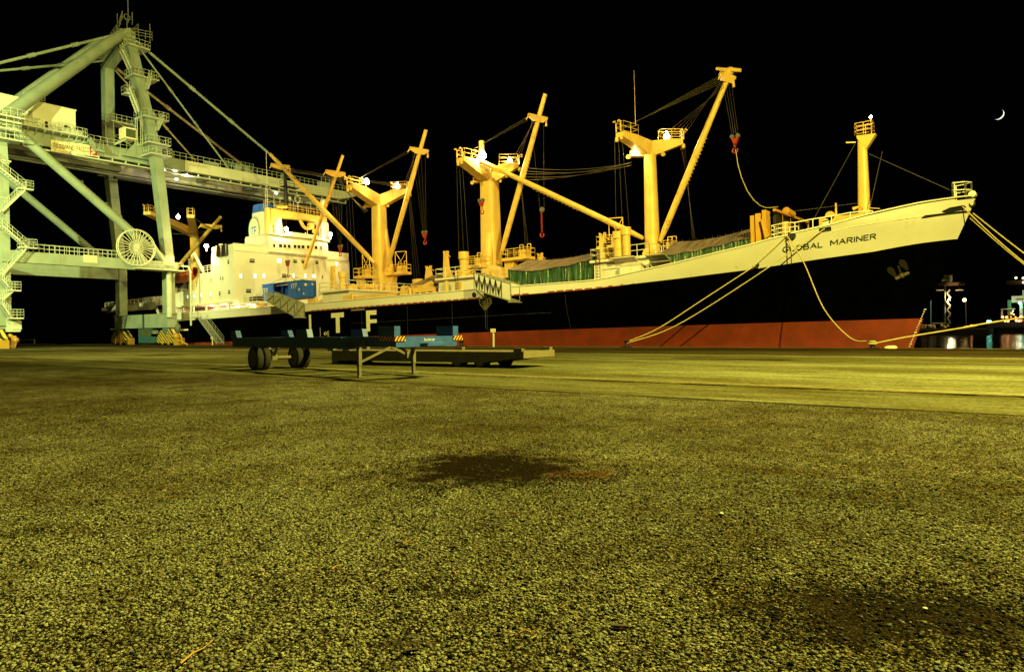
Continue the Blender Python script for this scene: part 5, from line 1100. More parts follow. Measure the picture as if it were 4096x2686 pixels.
b = MB(); q = V(wY(785, 1268, 56)); b.box(q.x - .8, q.x + .9, 55.2, 56.45, q.z - .12, q.z); b.rail([(q.x - .8, 55.3, q.z), (q.x + .9, 55.3, q.z)], 1, .8, .03, 1); b.build('top_platform', M['grey'], al)

# bollards and mooring lines
bol = thing('bollard', wZ(2507, 1384), 'dark iron bollard under the pair of crossed mooring ropes', 'bollard', 'mooring bollards along the quay edge')
bx_, by_ = wY(2507, 1384, 53.9)[0], 53.9; bol.location = (bx_, by_, 0.045); ORG['bollard'] = V(bol.location)
b = MB(); b.loft((bx_, by_, .045), (bx_, by_, .42), 16, .17, .17, .15, .15); b.loft((bx_, by_, .42), (bx_, by_, .56), 16, .15, .15, .36, .26, 2); b.loft((bx_, by_, .56), (bx_, by_, .62), 16, .36, .26, .25, .18, 2); b.build('bollard_post', M['black2'], bol)
b = MB(); b.box(bx_ - .38, bx_ + .38, by_ - .3, by_ + .3, .0455, .10); b.build('base_plate', M['black2'], bol)
b2x = wY(3490, 1389, 53.9)[0]
c2 = copy_tree(bol, None, (b2x, by_, .045)); c2['label'] = 'dark iron bollard with rope wrapped round it, below the ship name'
c3 = copy_tree(bol, None, (wY(1846, 1383, 53.9)[0], by_, .045)); c3['label'] = 'small empty bollard behind the front end of the blue trailer'
c4 = copy_tree(bol, None, (14.0, by_, .045)); c4['label'] = 'bollard holding the two heavy bow lines'
def rope(name, pts, r, lab, sagf=None):
    b = MB(); pts = [V(p) for p in pts]; out = []
    n = len(pts)
    for i in range(n - 1):      # Catmull-Rom
        p0, p1, p2, p3 = pts[max(0, i - 1)], pts[i], pts[i + 1], pts[min(n - 1, i + 2)]
        for k in range(6):
            t = k / 6; out.append(.5 * ((2 * p1) + (p2 - p0) * t + (2 * p0 - 5 * p1 + 4 * p2 - p3) * t * t + (3 * p1 - p0 - 3 * p2 + p3) * t ** 3))
    out.append(pts[-1]); b.path(out, r, 7); return b.build('mooring_rope', M['rope'], None, lab, 'rope', 'mooring ropes of the big ship', org=tuple(pts[0]))
def RP(pix, Ys): return [wY(x, y, Y) for (x, y), Y in zip(pix, Ys)]
Bp = V((bx_, by_, .5)); Bq = V((b2x, by_, .5))
hf = lambda x, y, o=.12: (lambda p: (p[0], p[1] - o, p[2]))(SW(hit(x, y)))
p1 = V(hf(3023, 1062)); p1b = V(hf(3150, 943, .17))
rope('r', [Bp, Bp.lerp(p1, .25) + V((0, 0, -.45)), Bp.lerp(p1, .6) + V((0, 0, -.25)), p1], .045, 'upper mooring rope from the left bollard to the round bulwark port')
rope('r', [hf(3023, 1060, .1), hf(3090, 1000, .12), p1b], .04, 'short rope running up the white bulwark from the round port to the roller')
p2 = V(hf(3300, 915)); rope('r', [Bp + V((.1, -.1, -.1)), Bp.lerp(p2, .25) + V((0, 0, -1.0)), Bp.lerp(p2, .6) + V((0, 0, -.75)), p2], .045, 'lower mooring rope from the left bollard to the slot above the ship name')
rope('r', [p1b, V(wY(3215, 1050, p1b.y - .6)), V(wY(3296, 1235, 55.4)), V(wY(3400, 1350, 54.6)), Bq + V((-.3, 0, 0.05))], .045, 'slack mooring rope dropping from the roller past the name to the right bollard')
rope('r', [p1b + V((0, 0, -.2)), V(hf(3166, 1000, .12)), V(hf(3169, 1050, .12))], .03, 'thin cord hanging straight down the bulwark from the roller')
Rr = V(wY(4096, 1268, 54)); Rr2 = Bq + (Rr - Bq) * 5.0
rope('r', [Bq + V((.1, -.1, -.12)), Bq.lerp(Rr, .25) + V((0, 0, -.05)), Bq.lerp(Rr, .7) + V((0, 0, -.04)), Rr, Rr2], .055, 'thick mooring rope rising from the roped bollard across the far harbour')
b = MB(); b.torus(Bq + V((0, 0, -.12)), (0, 0, 1), .26, .07, 20, 6); b.torus(Bq + V((0.02, 0, .0)), (0, .15, 1), .25, .06, 20, 6); b.build('rope_turns', M['rope'], None, 'coils of rope wrapped round the right bollard', 'rope', org=tuple(Bq))
def pr2(p):
    q = V(p) - V((0, 0, HC)); dz = q.dot(fw); return CX + F * q.dot(CAMR) / dz, CY - F * q.dot(CAMU) / dz
_a = V(SW(PT(3870, 845, TC - .9))); lo_, hi_ = 4.0, 60.0
for _ in range(40):
    mx_ = (lo_ + hi_) / 2; E_ = V((mx_, by_, .5)); t0_, t1_ = 0.0, 1.0
    for _k in range(40):
        tm = (t0_ + t1_) / 2
        if pr2(_a.lerp(E_, tm))[0] < 4096: t0_ = tm
        else: t1_ = tm
    if pr2(_a.lerp(E_, t0_))[1] > 1008: lo_ = mx_
    else: hi_ = mx_
E3 = V((mx_, by_, .5)); c4.location = (mx_, by_, .045)
def bowline(src, px, py, lab, r=.05):
    a = V(SW(PT(*src, TC - .9))); # choose the rope's point over the frame edge on the vertical plane through a and the bollard
    dr = ray(px, py); dx, dy = E3.x - a.x, E3.y - a.y
    k = (a.y * dx - a.x * dy) / (dr[1] * dx - dr[0] * dy); m_ = V((dr[0] * k, dr[1] * k, HC + dr[2] * k))
    e = E3 + V((0, 0, .1 if py < 1010 else -.1)); sg_ = .25 + (py - 993) * .012; rope('r', [a, a.lerp(e, .25) + V((0, 0, -sg_ * .75)), a.lerp(e, .5) + V((0, 0, -sg_)), a.lerp(e, .75) + V((0, 0, -sg_ * .75)), e], r, lab)
bowline((3850, 826), 4096, 1038, 'lower bow line leaving the slot at the stem head')
bowline((3893, 853), 4096, 993, 'upper bow line running out from the stem head to the right')
bowline((3880, 872), 4096, 1025, 'thin middle bow line between the two heavier ones', .035)
b = MB(); p = wY(3560, 1391, 54.3); b.sphere((p[0], 54.4, .1), .42, 14, 8, (1.1, .5, .42)); b.build('rubber_fender', M['sign'], None, 'pale rounded lump lying on the quay edge right of the roped bollard', 'fender', org=(p[0], 54.4, .05))

# little notice boards on the quay edge
def notice(x, yb, h, wdt, lab, Y):
    p = wY(x, yb, Y); px, pz = p[0], 0.04; o = thing('notice_board', (px, Y, pz), lab, 'notice board', 'notice boards along the quay edge')
    b = MB(); b.box(px - .07, px + .07, Y - .05, Y + .05, pz, pz + h); b.build('post', M['sign'], o)
    b = MB(); b.box(px - wdt / 2, px + wdt / 2, Y - .09, Y - .051, pz + h - .02, pz + h + .32); b.build('board', M['sign'], o)
    b = MB(); [b.box(px - wdt * .35, px + wdt * .35, Y - .095, Y - .091, pz + h + z, pz + h + z + .025) for z in (.08, .16)]; b.build('lettering', M['inkfade'], o)
notice(1975, 1389, 1.45, .62, 'cream notice board on a short post against the red hull', 52.5)
notice(850, 1377, .9, .6, 'cream notice board beside the foot of the boarding stairs', 53.0)

# ================================================================ container trailers
def wheel_pair(par, c, axd, R=.5, wid=.24, gap=.32, nm='wheel'):
    axd = V(axd).normalized()
    for k in (-.5, .5):
        m_ = V(c) + axd * (gap * k); b = MB(); prof = [(-wid / 2, R * .72), (-wid / 2 * .98, R * .93), (-wid / 2 * .7, R * 1.0), (wid / 2 * .7, R * 1.0), (wid / 2 * .98, R * .93), (wid / 2, R * .72)]
        x = V((0, 0, 1)); y = axd.cross(x); n = 32; vs = []
        for i in range(n):
            t = 2 * math.pi * i / n; d = x * math.cos(t) + y * math.sin(t)
            for a, r in prof: vs.append(tuple(m_ + axd * a + d * r))
        q = len(prof); b.add(vs, [(i * q + j, ((i + 1) % n) * q + j, ((i + 1) % n) * q + j + 1, i * q + j + 1) for i in range(n) for j in range(q - 1)], True)
        for a in (-.25, -.1, .1, .25): b.torus(m_ + axd * (a * wid), axd, R * .995, .008, 32, 4)
        w_ = b.build(nm, M['tyre'], par); r = MB(); r.tube(m_ - axd * (wid * .42), m_ + axd * (wid * .42), R * .73, R * .73, 24); r.tube(m_ - axd * (wid * .5), m_ + axd * (wid * .5), R * .22, R * .22, 12)
        for i in range(8): t = 2 * math.pi * i / 8; d = x * math.cos(t) + y * math.sin(t); r.tube(m_ + d * R * .45 - axd * wid * .46, m_ + d * R * .45 + axd * wid * .46, .02, .02, 6)
        r.build('rim', M['rim'], w_)
rt = V((math.cos(TH), math.sin(TH), 0)); fd = V((-math.sin(TH), math.cos(TH), 0))
def LF(l, f, z=0): return rt * l + fd * f + V((0, 0, z))
N0 = V(wZ(1441, 1512)); N1 = V(wZ(1657, 1494)); acr = (N1 - N0); acr.z = 0; acr.normalize()
Wn = V(wZ(1020, 1481)); ul = (N0 - Wn); ul.z = 0; ul.normalize(); acr = V((-ul.y, ul.x, 0)); acr = acr if acr.dot(fd) > 0 else -acr
def xproj(p):
    q = p - V((0, 0, HC)); dz = q.dot(fw); return CX + F * q.dot(CAMR) / dz
def solve(fn, x, lo, hi):
    for _ in range(40):
        m_ = (lo + hi) / 2
        if xproj(fn(m_)) < x: lo = m_
        else: hi = m_
    return (lo + hi) / 2
trl = thing('container_trailer', N0, 'blue skeletal container trailer number 23 standing on its legs in the yard', 'trailer', 'parked container trailers')
def TR(l, a, z): return N0 + ul * l + acr * a + V((0, 0, z))
ZD = 1.375
def tb(b, l0, l1, a0, a1, z0, z1, z0b=None): 
    z0b = z0 if z0b is None else z0b
    b.hexa([TR(l0, a0, z0), TR(l1, a0, z0b), TR(l1, a1, z0b), TR(l0, a1, z0), TR(l0, a0, z1), TR(l1, a0, z1), TR(l1, a1, z1), TR(l0, a1, z1)])
WDT = solve(lambda t: TR(0, t, .2), 1657, 1.5, 4.0); LR = solve(lambda t: TR(t, -.12, ZD), 929, -16, -4); LFt = solve(lambda t: TR(t, -.12, ZD), 1584, .3, 4) - .16
b = MB(); tb(b, LR, -.9, -.12, -.02, ZD - .40, ZD); tb(b, -.9, .3, -.12, -.02, ZD - .46, ZD, ZD - .30); tb(b, .3, LFt, -.12, -.02, ZD - .30, ZD); tb(b, LR, -.9, WDT, WDT + .1, ZD - .40, ZD); tb(b, -.9, .3, WDT, WDT + .1, ZD - .46, ZD, ZD - .30); tb(b, .3, LFt, WDT, WDT + .1, ZD - .30, ZD)
tb(b, LR, -.9, -.16, .06, ZD - .0399, ZD + .003); tb(b, LR, LR + .25, -.0199, WDT - .001, ZD - .35, ZD - .01); [tb(b, l, l + .14, -.0199, WDT - .001, ZD - .3, ZD - .06) for l in (-7.6, -5.6, -3.6, -1.6, -.2)]
b.build('side_beam', M['trailer'], trl)
b = MB(); tb(b, LFt + .001, LFt + .16, -.121, WDT + .101, ZD - .32, ZD + .012); tb(b, LFt + .161, LFt + .5, .85, 1.75, ZD - .30, ZD - .2); b.build('front_beam', M['trailer'], trl)
def guide(l0, l1, a, sgn, h=.33, flare=.0):      # upstanding corner guides
    g = MB(); a0, a1 = (a, a + .22) if sgn > 0 else (a - .22, a)
    g.hexa([TR(l0, a0, ZD), TR(l1 + flare, a0, ZD), TR(l1 + flare, a1, ZD), TR(l0 - flare, a1, ZD), TR(l0, a0, ZD + h), TR(l1, a0, ZD + h), TR(l1, a1, ZD + h), TR(l0, a1, ZD + h)]); return g.build('corner_guide', M['trailer'], trl)
guide(LFt - .72, LFt + .16, -.18, 1, .34); guide(LFt - .72, LFt + .16, WDT + .16, -1, .34); gm0 = solve(lambda t: TR(t, -.18, ZD), 1184, -9, 0); gm1 = solve(lambda t: TR(t, -.18, ZD), 1226, -9, 0); guide(gm0, gm1, -.18, 1, .30, .1); guide(gm0, gm1, WDT + .16, -1, .30, .1); guide(LR - .02, LR + .45, -.18, 1, .30, .2); guide(LR - .02, LR + .55, WDT + .16, -1, .30, .2)
g = MB(); g.hexa([TR(LFt + .165, -.18, ZD - .30), TR(LFt + .185, -.18, ZD - .30), TR(LFt + .185, .22, ZD - .30), TR(LFt + .165, .22, ZD - .30), TR(LFt + .165, -.18, ZD - .02), TR(LFt + .185, -.18, ZD - .02), TR(LFt + .185, .22, ZD - .02), TR(LFt + .165, .22, ZD - .02)]) if False else None
sp = MB()
for a0 in (-.18, WDT - .06):
    q = [TR(LFt + .17, a0, ZD - .13), TR(LFt + .19, a0, ZD - .13), TR(LFt + .19, a0 + .4, ZD - .13), TR(LFt + .17, a0 + .4, ZD - .13)]; sp.hexa(q + [p + V((0, 0, .15)) for p in q])
q = [TR(LFt - .7, -.185, ZD - .13), TR(LFt + .16, -.185, ZD - .13), TR(LFt + .16, -.181, ZD - .13), TR(LFt - .7, -.181, ZD - .13)]; sp.hexa(q + [p + V((0, 0, .15)) for p in q])
sp.build('warning_stripe', M['stripe2'], trl)
b = MB(); add_text(b, '23', lambda u, v: TR(solve(lambda t: TR(t, -.12, ZD), 1437, -9, 2) + .28 * u, -.127, ZD - .33 + .24 * v)); b.build('number_lettering', M['dullwhite'], trl)
b = MB(); add_text(b, 'buiscar', lambda u, v: TR(solve(lambda t: TR(t, -.12, ZD), 1385, -9, 2) + .62 * u, -.127, ZD - .31 + .17 * v)); b.build('side_lettering', mat('very_dull_lettering', (.07, .06, .04), .7), trl)
b = MB(); add_text(b, 'buiscar', lambda u, v: TR(LFt + .166, .98 + .42 * u, ZD - .14 + .10 * v)); b.build('front_lettering', M['hullwhite'], trl)
b = MB(); b.hexa([TR(LFt + .17, .8, ZD - .24), TR(LFt + .3, .9, ZD - .30), TR(LFt + .3, 1.75, ZD - .30), TR(LFt + .17, 1.85, ZD - .24), TR(LFt + .17, .82, ZD - .18), TR(LFt + .3, .9, ZD - .27), TR(LFt + .3, 1.75, ZD - .27), TR(LFt + .17, 1.83, ZD - .18)]); b.build('number_plate', M['trailer'], trl)
lg = M['trailer2']
for k, (p, nm) in enumerate(((0.0, 'landing_leg'), (WDT, 'landing_leg'))):
    b = MB(); c = TR(-.02, p - .02, 0); b.box(c.x - .065, c.x + .065, c.y - .065, c.y + .065, .42, ZD - .35); b.box(c.x - .05, c.x + .05, c.y - .05, c.y + .05, .03, .42); b.box(c.x - .13, c.x + .13, c.y - .13, c.y + .13, .036, .06); b.build('landing_leg', lg, trl)
b = MB(); b.bar(TR(0, .05, .55), TR(-.02, 1.25, ZD - .36), .07, .07); b.bar(TR(0, WDT - .1, .62), TR(-.02, 1.3, ZD - .36), .07, .07); b.bar(TR(-.05, .05, .75), TR(-1.0, .02, ZD - .4), .06, .06); b.bar(TR(-.05, WDT - .02, .75), TR(-1.0, WDT, ZD - .4), .06, .06); b.box(*(lambda c: (c.x - .1, c.x + .1, c.y - .1, c.y + .1, .62, .85))(TR(0, WDT - .3, 0))); b.build('leg_bracing', lg, trl)
WL = -8.1; W0 = V(wZ(1012, 1482)); 
wl = (W0 - N0).dot(ul); 
for a in (.15, WDT - .3): wheel_pair(trl, TR(wl, a, .51), acr, .51, .26, .33)
b = MB(); b.tube(TR(wl, .2, .51), TR(wl, WDT - .3, .51), .075, .075, 12)
for a in (.75, 1.95): b.bar(TR(wl - .45, a, ZD - .4), TR(wl, a, .55), .08, .12); b.bar(TR(wl + .45, a, ZD - .4), TR(wl, a, .55), .08, .12); b.box(*(lambda c: (c.x - .12, c.x + .12, c.y - .12, c.y + .12, .42, .66))(TR(wl, a, 0)))
b.build('axle', lg, trl)

# second, low trailer
def tr2():
    G0 = V(wZ(1826, 1471)); G1 = V(wZ(1995, 1466)); R0 = V(wZ(1330, 1459))
    d = (G0 - R0); d.z = 0; d.normalize(); ac = V((-d.y, d.x, 0)); 
    if ac.dot(fd) < 0: ac = -ac
    o = thing('container_trailer', R0, 'low weathered flat trailer parked behind the blue one', 'trailer', 'parked container trailers')
    P = lambda l, a, z: R0 + d * l + ac * a + V((0, 0, z))
    pf = V(wZ(2085, 1470)); 
    Lg = (G0 - R0).length; Zt = .98; Zb = .46
    # front corner from the photograph: where the ray meets the trailer's near side plane at deck height
    def onside(x, y): r = ray(x, y); nrm = V((-d.y, d.x, 0)); k = nrm.dot(R0) / (nrm.x * r[0] + nrm.y * r[1]); return V((r[0] * k, r[1] * k, HC + r[2] * k))
    lf = (onside(2085, 1410) - R0).dot(d); lr = (onside(1312, 1405) - R0).dot(d); W_ = 2.45
    Zt = onside(2085, 1410).z; Zm = onside(1700, 1446).z
    def bx(b, l0, l1, a0, a1, z0, z1, z0b=None):
        z0b = z0 if z0b is None else z0b
        b.hexa([P(l0, a0, z0), P(l1, a0, z0b), P(l1, a1, z0b), P(l0, a1, z0), P(l0, a0, z1), P(l1, a0, z1), P(l1, a1, z1), P(l0, a1, z1)])
    b = MB()
    for a in (0, W_ - .12): bx(b, lr + .25, Lg + 1.2, a, a + .12, Zm, Zt); bx(b, Lg + 1.2, lf, a, a + .12, Zm, Zt, Zt - .2)
    bx(b, lr, lf, -.02, W_ + .02, Zt, Zt + .03); b.build('side_beam', M['trailer2'], o)
    b = MB(); bx(b, lf + .001, lf + .12, -.02, W_ + .02, Zt - .22, Zt + .05); b.build('front_beam', M['sign'] if False else mat('trailer_front_paint', (.17, .15, .08), .7, rust=.3, rustscale=4), o)
    b = MB(); b.hexa([P(Lg + 1.6, .2, Zm), P(lf, .2, Zt - .22), P(lf, W_ - .2, Zt - .22), P(Lg + 1.6, W_ - .2, Zm), P(Lg + 1.6, .2, Zm + .04), P(lf, .2, Zt - .18), P(lf, W_ - .2, Zt - .18), P(Lg + 1.6, W_ - .2, Zm + .04)]); b.build('gooseneck_plate', M['black2'], o)
    for l, a in ((lr, 0), (lf - .35, 0), (lf - .35, W_ - .2), (lr, W_ - .2), ((lr + lf) * .55, W_ - .2)): g = MB(); bx(g, l, l + .38, a - .03, a + .2, Zt + .031, Zt + .17); g.build('corner_guide', M['trailer2'], o)
    b = MB(); bx(b, lr + .3, lr + .45, .1, .3, .04, Zm); bx(b, lr + .3, lr + .45, W_ - .3, W_ - .1, .04, Zm); bx(b, lr + .2, lr + .6, .05, W_ - .05, Zm - .2, Zm - .001); b.build('rear_leg', M['trailer2'], o)
    axd = ac
    for l in (Lg, Lg + 1.15):
        for a in (.25, W_ - .45): wheel_pair(o, P(l, a, .29), axd, .29, .2, .25)
        b = MB(); b.tube(P(l, .2, .29), P(l, W_ - .3, .29), .06, .06, 10); b.build('axle', M['trailer2'], o)
tr2()

# ================================================================ ship-to-shore crane
XD, XC, YL, YW = -107.0, -123.2, 32.0, 53.0
cr = thing('container_crane', (XD, YW, 0), 'tall pale green ship to shore container crane with REGGIANE PACECO sign on its girder', 'crane')
def colm(b, p, q, a0, b0, a1, b1):      # rectangular box column between two points, half sizes in X and Y
    b.hexa([(p[0] - a0, p[1] - b0, p[2]), (p[0] + a0, p[1] - b0, p[2]), (p[0] + a0, p[1] + b0, p[2]), (p[0] - a0, p[1] + b0, p[2]), (q[0] - a1, q[1] - b1, q[2]), (q[0] + a1, q[1] - b1, q[2]), (q[0] + a1, q[1] + b1, q[2]), (q[0] - a1, q[1] + b1, q[2])])
SILL0, SILL1 = 2.75, 4.9
def leg(pts, name='leg'):
    b = MB()
    for (p, a0, b0), (q, a1, b1) in zip(pts[:-1], pts[1:]): colm(b, p, q, a0, b0, a1, b1)
    return b.build(name, M['crane'], cr)
legD = leg([((XD, YW, 4.9), .75, .62), ((XD, YW, 12.4), .75, .62), ((-107.2, 51.5, 28.0), .85, .66), ((-108.2, 50.9, 33.5), .85, .72), ((-110.4, 49.8, 43.5), .8, .75), ((-111.4, 49.3, 48.6), .7, .7)])
legC = leg([((XC, YW, 4.9), .75, .62), ((XC, YW, 12.4), .75, .62), ((-122.2, 51.1, 28.0), .85, .66), ((-121.0, 50.4, 34.5), .8, .68), ((-118.6, 49.4, 45.2), .75, .7)])
legA = leg([((-106.8, 30.6, 3.0), 1.0, 1.35), ((-106.8, 30.6, 24.0), 1.0, 1.3), ((-107.2, 30.7, 30.6), 1.0, 1.0)])
legB = leg([((XC, 30.6, 3.0), 1.0, 1.35), ((XC, 30.6, 24.0), 1.0, 1.3), ((XC + .8, 30.7, 30.6), 1.0, 1.0)])
b = MB(); b.box(XC - .9, XD + .9, YW - .75, YW + .75, SILL0, SILL1); b.box(XC - 1.05, XC + 1.05, YW - .9, YW + .9, SILL1 + .001, SILL1 + .12); b.box(XD - 1.05, XD + 1.05, YW - .9, YW + .9, SILL1 + .001, SILL1 + .12); b.box(XC - .9, XD + .9, 29.6, 31.6, 2.6, 4.3); b.build('sill_beam', M['crane'], cr)
b = MB(); xm = wY(573, 1300, YW - .8)[0]; b.box(xm - .3, xm + .3, YW - .80, YW - .76, SILL0, SILL1); b.build('sill_joint', mat('dark_blue_joint', (.03, .06, .09), .6), cr)
# portal beams
b = MB(); b.box(-106.2, -105.3, 31.0, 53.6, 11.25, 12.75); pbA = b.build('portal_beam', M['crane'], cr)
b = MB(); b.box(XC - .5, XC + .5, 31.9, 52.5, 11.0, 12.8); b.build('portal_beam', M['crane'], cr)
b = MB(); b.box(XC + .5, -106.2, 32.2, 33.3, 12.0, 12.9); b.build('portal_tie', M['crane'], cr)
b = MB(); b.rail([(-105.35, 33.2, 12.75), (-105.35, 45.3, 12.75)], 1.05, .62, .035, 1); b.rail([(-106.1, 33.2, 12.75), (-106.1, 52, 12.75)], 1.05, 1.3, .03, 1); b.rail([(-104.4, 49.0, 11.6), (-104.4, 54, 11.6)], 1.0, .7, .03, 1); b.box(-105.3, -104.3, 47, 54.2, 11.35, 11.5); b.build('walkway_rail', M['crane2'], pbA)
b = MB(); q = wX(334, 1020, -105.27); q2 = wX(389, 1050, -105.27); z0_, z1_ = q2[2] - .05, q[2] + .05; b.box(-105.29, -105.24, q[1], q2[1], z0_, z1_); pl = b.build('load_plate', M['sign'], pbA)
b = MB(); yy, wy, hz = q[1], q2[1] - q[1], z1_ - z0_
add_text(b, 'PORTATA', lambda u, v: (-105.235, yy + wy * (.05 + .52 * u), z0_ + hz * (.70 + .18 * v))); add_text(b, 'MAX', lambda u, v: (-105.235, yy + wy * (.65 + .28 * u), z0_ + hz * (.70 + .18 * v)))
add_text(b, '40T', lambda u, v: (-105.235, yy + wy * (.14 + .26 * u), z0_ + hz * (.10 + .22 * v))); add_text(b, '45T', lambda u, v: (-105.235, yy + wy * (.62 + .26 * u), z0_ + hz * (.10 + .22 * v)))
b.build('plate_letters', M['inkfade'], pl)
b = MB(); b.box(-105.24, -105.23, yy + wy * .12, yy + wy * .42, z0_ + hz * .50, z0_ + hz * .56); b.box(-105.24, -105.23, yy + wy * .12, yy + wy * .15, z0_ + hz * .44, z0_ + hz * .5); b.box(-105.24, -105.23, yy + wy * .39, yy + wy * .42, z0_ + hz * .44, z0_ + hz * .5); b.prism([(yy + wy * .68, z0_ + hz * .42), (yy + wy * .82, z0_ + hz * .42), (yy + wy * .75, z0_ + hz * .58)], 0, -105.24, -105.23); b.build('plate_symbols', M['ink'], pl)
# diagonal pipes
b = MB(); b.tube(V((-105.9, 31.9, 29.2)), V((-106.0, 51.6, 13.2)), .62, .62, 24); b.build('diagonal_brace', M['crane'], cr)
b = MB(); b.tube(V((XC + .3, 32, 29.2)), V((XC + .3, 50.0, 14.2)), .55, .55, 20); b.build('diagonal_brace', M['crane'], cr)
b = MB(); b.tube(V((-106.3, 31.6, 30.0)), V((-111.2, 48.6, 48.0)), .85, .75, 28); b.build('top_brace', M['crane'], cr)
b = MB(); b.tube(V(wX(30, 420, -121.5)), V(wX(400, 162, -118.6)), .5, .5, 24); b.build('top_brace', M['crane'], cr)
b = MB(); [b.torus(V((-105.9, 31.9, 29.2)).lerp(V((-106, 51.6, 13.2)), f) + V((0, .35, .6)), (1, 0, 0), .16, .05, 10, 5) for f in (.42, .58, .68, .8)]; b.build('lifting_eye', M['crane'], cr)
# girders
XG1, XG2 = -110.0, -119.4
b = MB(); b.box(XG1 - .55, XG1 + .45, 24, 57, 28.05, 29.75); b.box(XG1 - .7, XG1 + .6, 24, 57, 29.751, 29.85); gird = b.build('girder', M['crane'], cr)
b = MB(); b.box(XG1 - .55, XG1 + .45, 57.2, 88.5, 28.2, 29.9); b.prism([(88.5, 28.2), (92.5, 29.3), (92.5, 29.9), (88.5, 29.9)], 0, XG1 - .55, XG1 + .45); b.build('boom_girder', M['cranehouse'], cr)
b = MB(); b.box(XG2 - .5, XG2 + .5, 24, 57, 28.05, 29.75); b.box(XG2 - .5, XG2 + .5, 57.2, 90.5, 28.2, 29.9); b.build('far_girder', M['cranehouse'], cr)
b = MB()
for x in (XG1 + .1, XG2 + .9): b.box(x - .35, x + .35, 24, 90, 27.45, 27.65)
for i in range(34): y = 27 + i * 1.9; b.box(XG1 + .46, XG1 + .6, y, y + .18, 27.6, 28.0)
b.build('trolley_rail', M['crane2'], cr)
b = MB(); b.box(XG2 + .9, XG2 + 1.8, 50, 88, 26.9, 27.3); b.box(XG1 - 2.2, XG1 - 1.0, 26, 48, 26.6, 27.3); b.build('festoon_track', mat('dark_track_steel', (.06, .06, .045), .6), cr)
b = MB()
for y in (25, 33, 41, 49.5, 56, 64, 73, 82, 91): b.box(XG2 + .5, XG1 - .56, y, y + .6, 28.6, 29.4)
b.build('cross_tie', M['crane'], cr)
b = MB(); b.rail([(XG1 + .5, 41.8, 29.85), (XG1 + .5, 50, 29.85)], 1.05, .9, .035, 1); b.rail([(XG1 + .5, 53.4, 29.9), (XG1 + .5, 91, 29.9)], 1.05, 1.0, .035, 1); b.rail([(XG2 - .4, 56, 29.9), (XG2 - .4, 91, 29.9)], 1.05, 1.3, .035, 1); b.rail([(XG1 + .5, 84, 30.9), (XG1 + .5, 87, 30.9), (XG1 - 1, 87, 30.9)], 1.05, 1.0, .035, 1); b.box(XG1 - .5, XG1 + .5, 83.8, 86, 29.9, 30.9); b.build('girder_rail', M['crane2'], cr)
b = MB()
for y in (66.2, 68, 75.5): b.box(XG1 - .4, XG1 + .4, y, y + .9, 29.9, 30.9)
b.rail([(XG1 + .5, 64, 30.3), (XG1 + .5, 69.5, 30.3)], 1.2, .8, .035, 2); b.box(XG1, XG1 + .6, 60.5, 63, 30.0, 30.4); b.build('stay_anchorage', M['crane'], cr)
for x, y in ((655, 681), (1105, 773), (700, 683), (706, 717)):
    q = wX(x, y, XG1 + .3); b = MB(); b.sphere(q, .16, 10, 6, (1, 1.8, .8)); b.build('girder_lamp', M['lampw'], cr)
lamp('girder_lamp_beam', (XG1 + .4, 57.6, 27.3), 900, (1, .9, .6), .15, cr)
# sign on the girder
gx = XG1 + .47
def GP(u, v, d=0):   # sign coordinates from the photo corners
    a = wX(203, 559, gx); c = wX(392, 628, gx); a2 = wX(203, 605, gx); c2_ = wX(391, 586, gx)
    y = a[1] + (c[1] - a[1]) * u; zt = a[2] + (c2_[2] - a[2]) * u; zb = a2[2] + (c[2] - a2[2]) * u; return (gx + d, y, zb + (zt - zb) * v)
b = MB(); b.hexa([GP(0, 0), GP(1, 0), GP(1, 0, .06), GP(0, 0, .06), GP(0, 1), GP(1, 1), GP(1, 1, .06), GP(0, 1, .06)]); sg = b.build('maker_sign', M['sign'], gird)
b = MB(); add_text(b, 'REGGIANE', lambda u, v: GP(.055 + .415 * u, .32 + .40 * v, .075)); add_text(b, 'PACECO', lambda u, v: GP(.535 + .265 * u, .28 + .50 * v, .075)); b.build('sign_letters', M['ink'], sg)
b = MB(); pts = [GP(.25 + .235 * math.cos(2 * math.pi * i / 40), .51 + .44 * math.sin(2 * math.pi * i / 40), .07) for i in range(41)]; b.path(pts, .018, 4); b.build('sign_oval', M['ink'], sg)
b = MB(); b.hexa([GP(.815, .08, .061), GP(.985, .08, .061), GP(.985, .08, .075), GP(.815, .08, .075), GP(.815, .93, .061), GP(.985, .93, .061), GP(.985, .93, .075), GP(.815, .93, .075)]); b.build('sign_square', M['signred'], sg)
b = MB(); n = 28; b.add([GP(.895 + .056 * math.cos(2 * math.pi * i / n), .53 + .28 * math.sin(2 * math.pi * i / n), .085) for i in range(n)], [tuple(range(n))]); b.add([GP(.842, .1, .085), GP(.872, .1, .085), GP(.872, .5, .085), GP(.842, .5, .085)], [(0, 1, 2, 3)]); b.build('sign_emblem', M['sign'], sg)
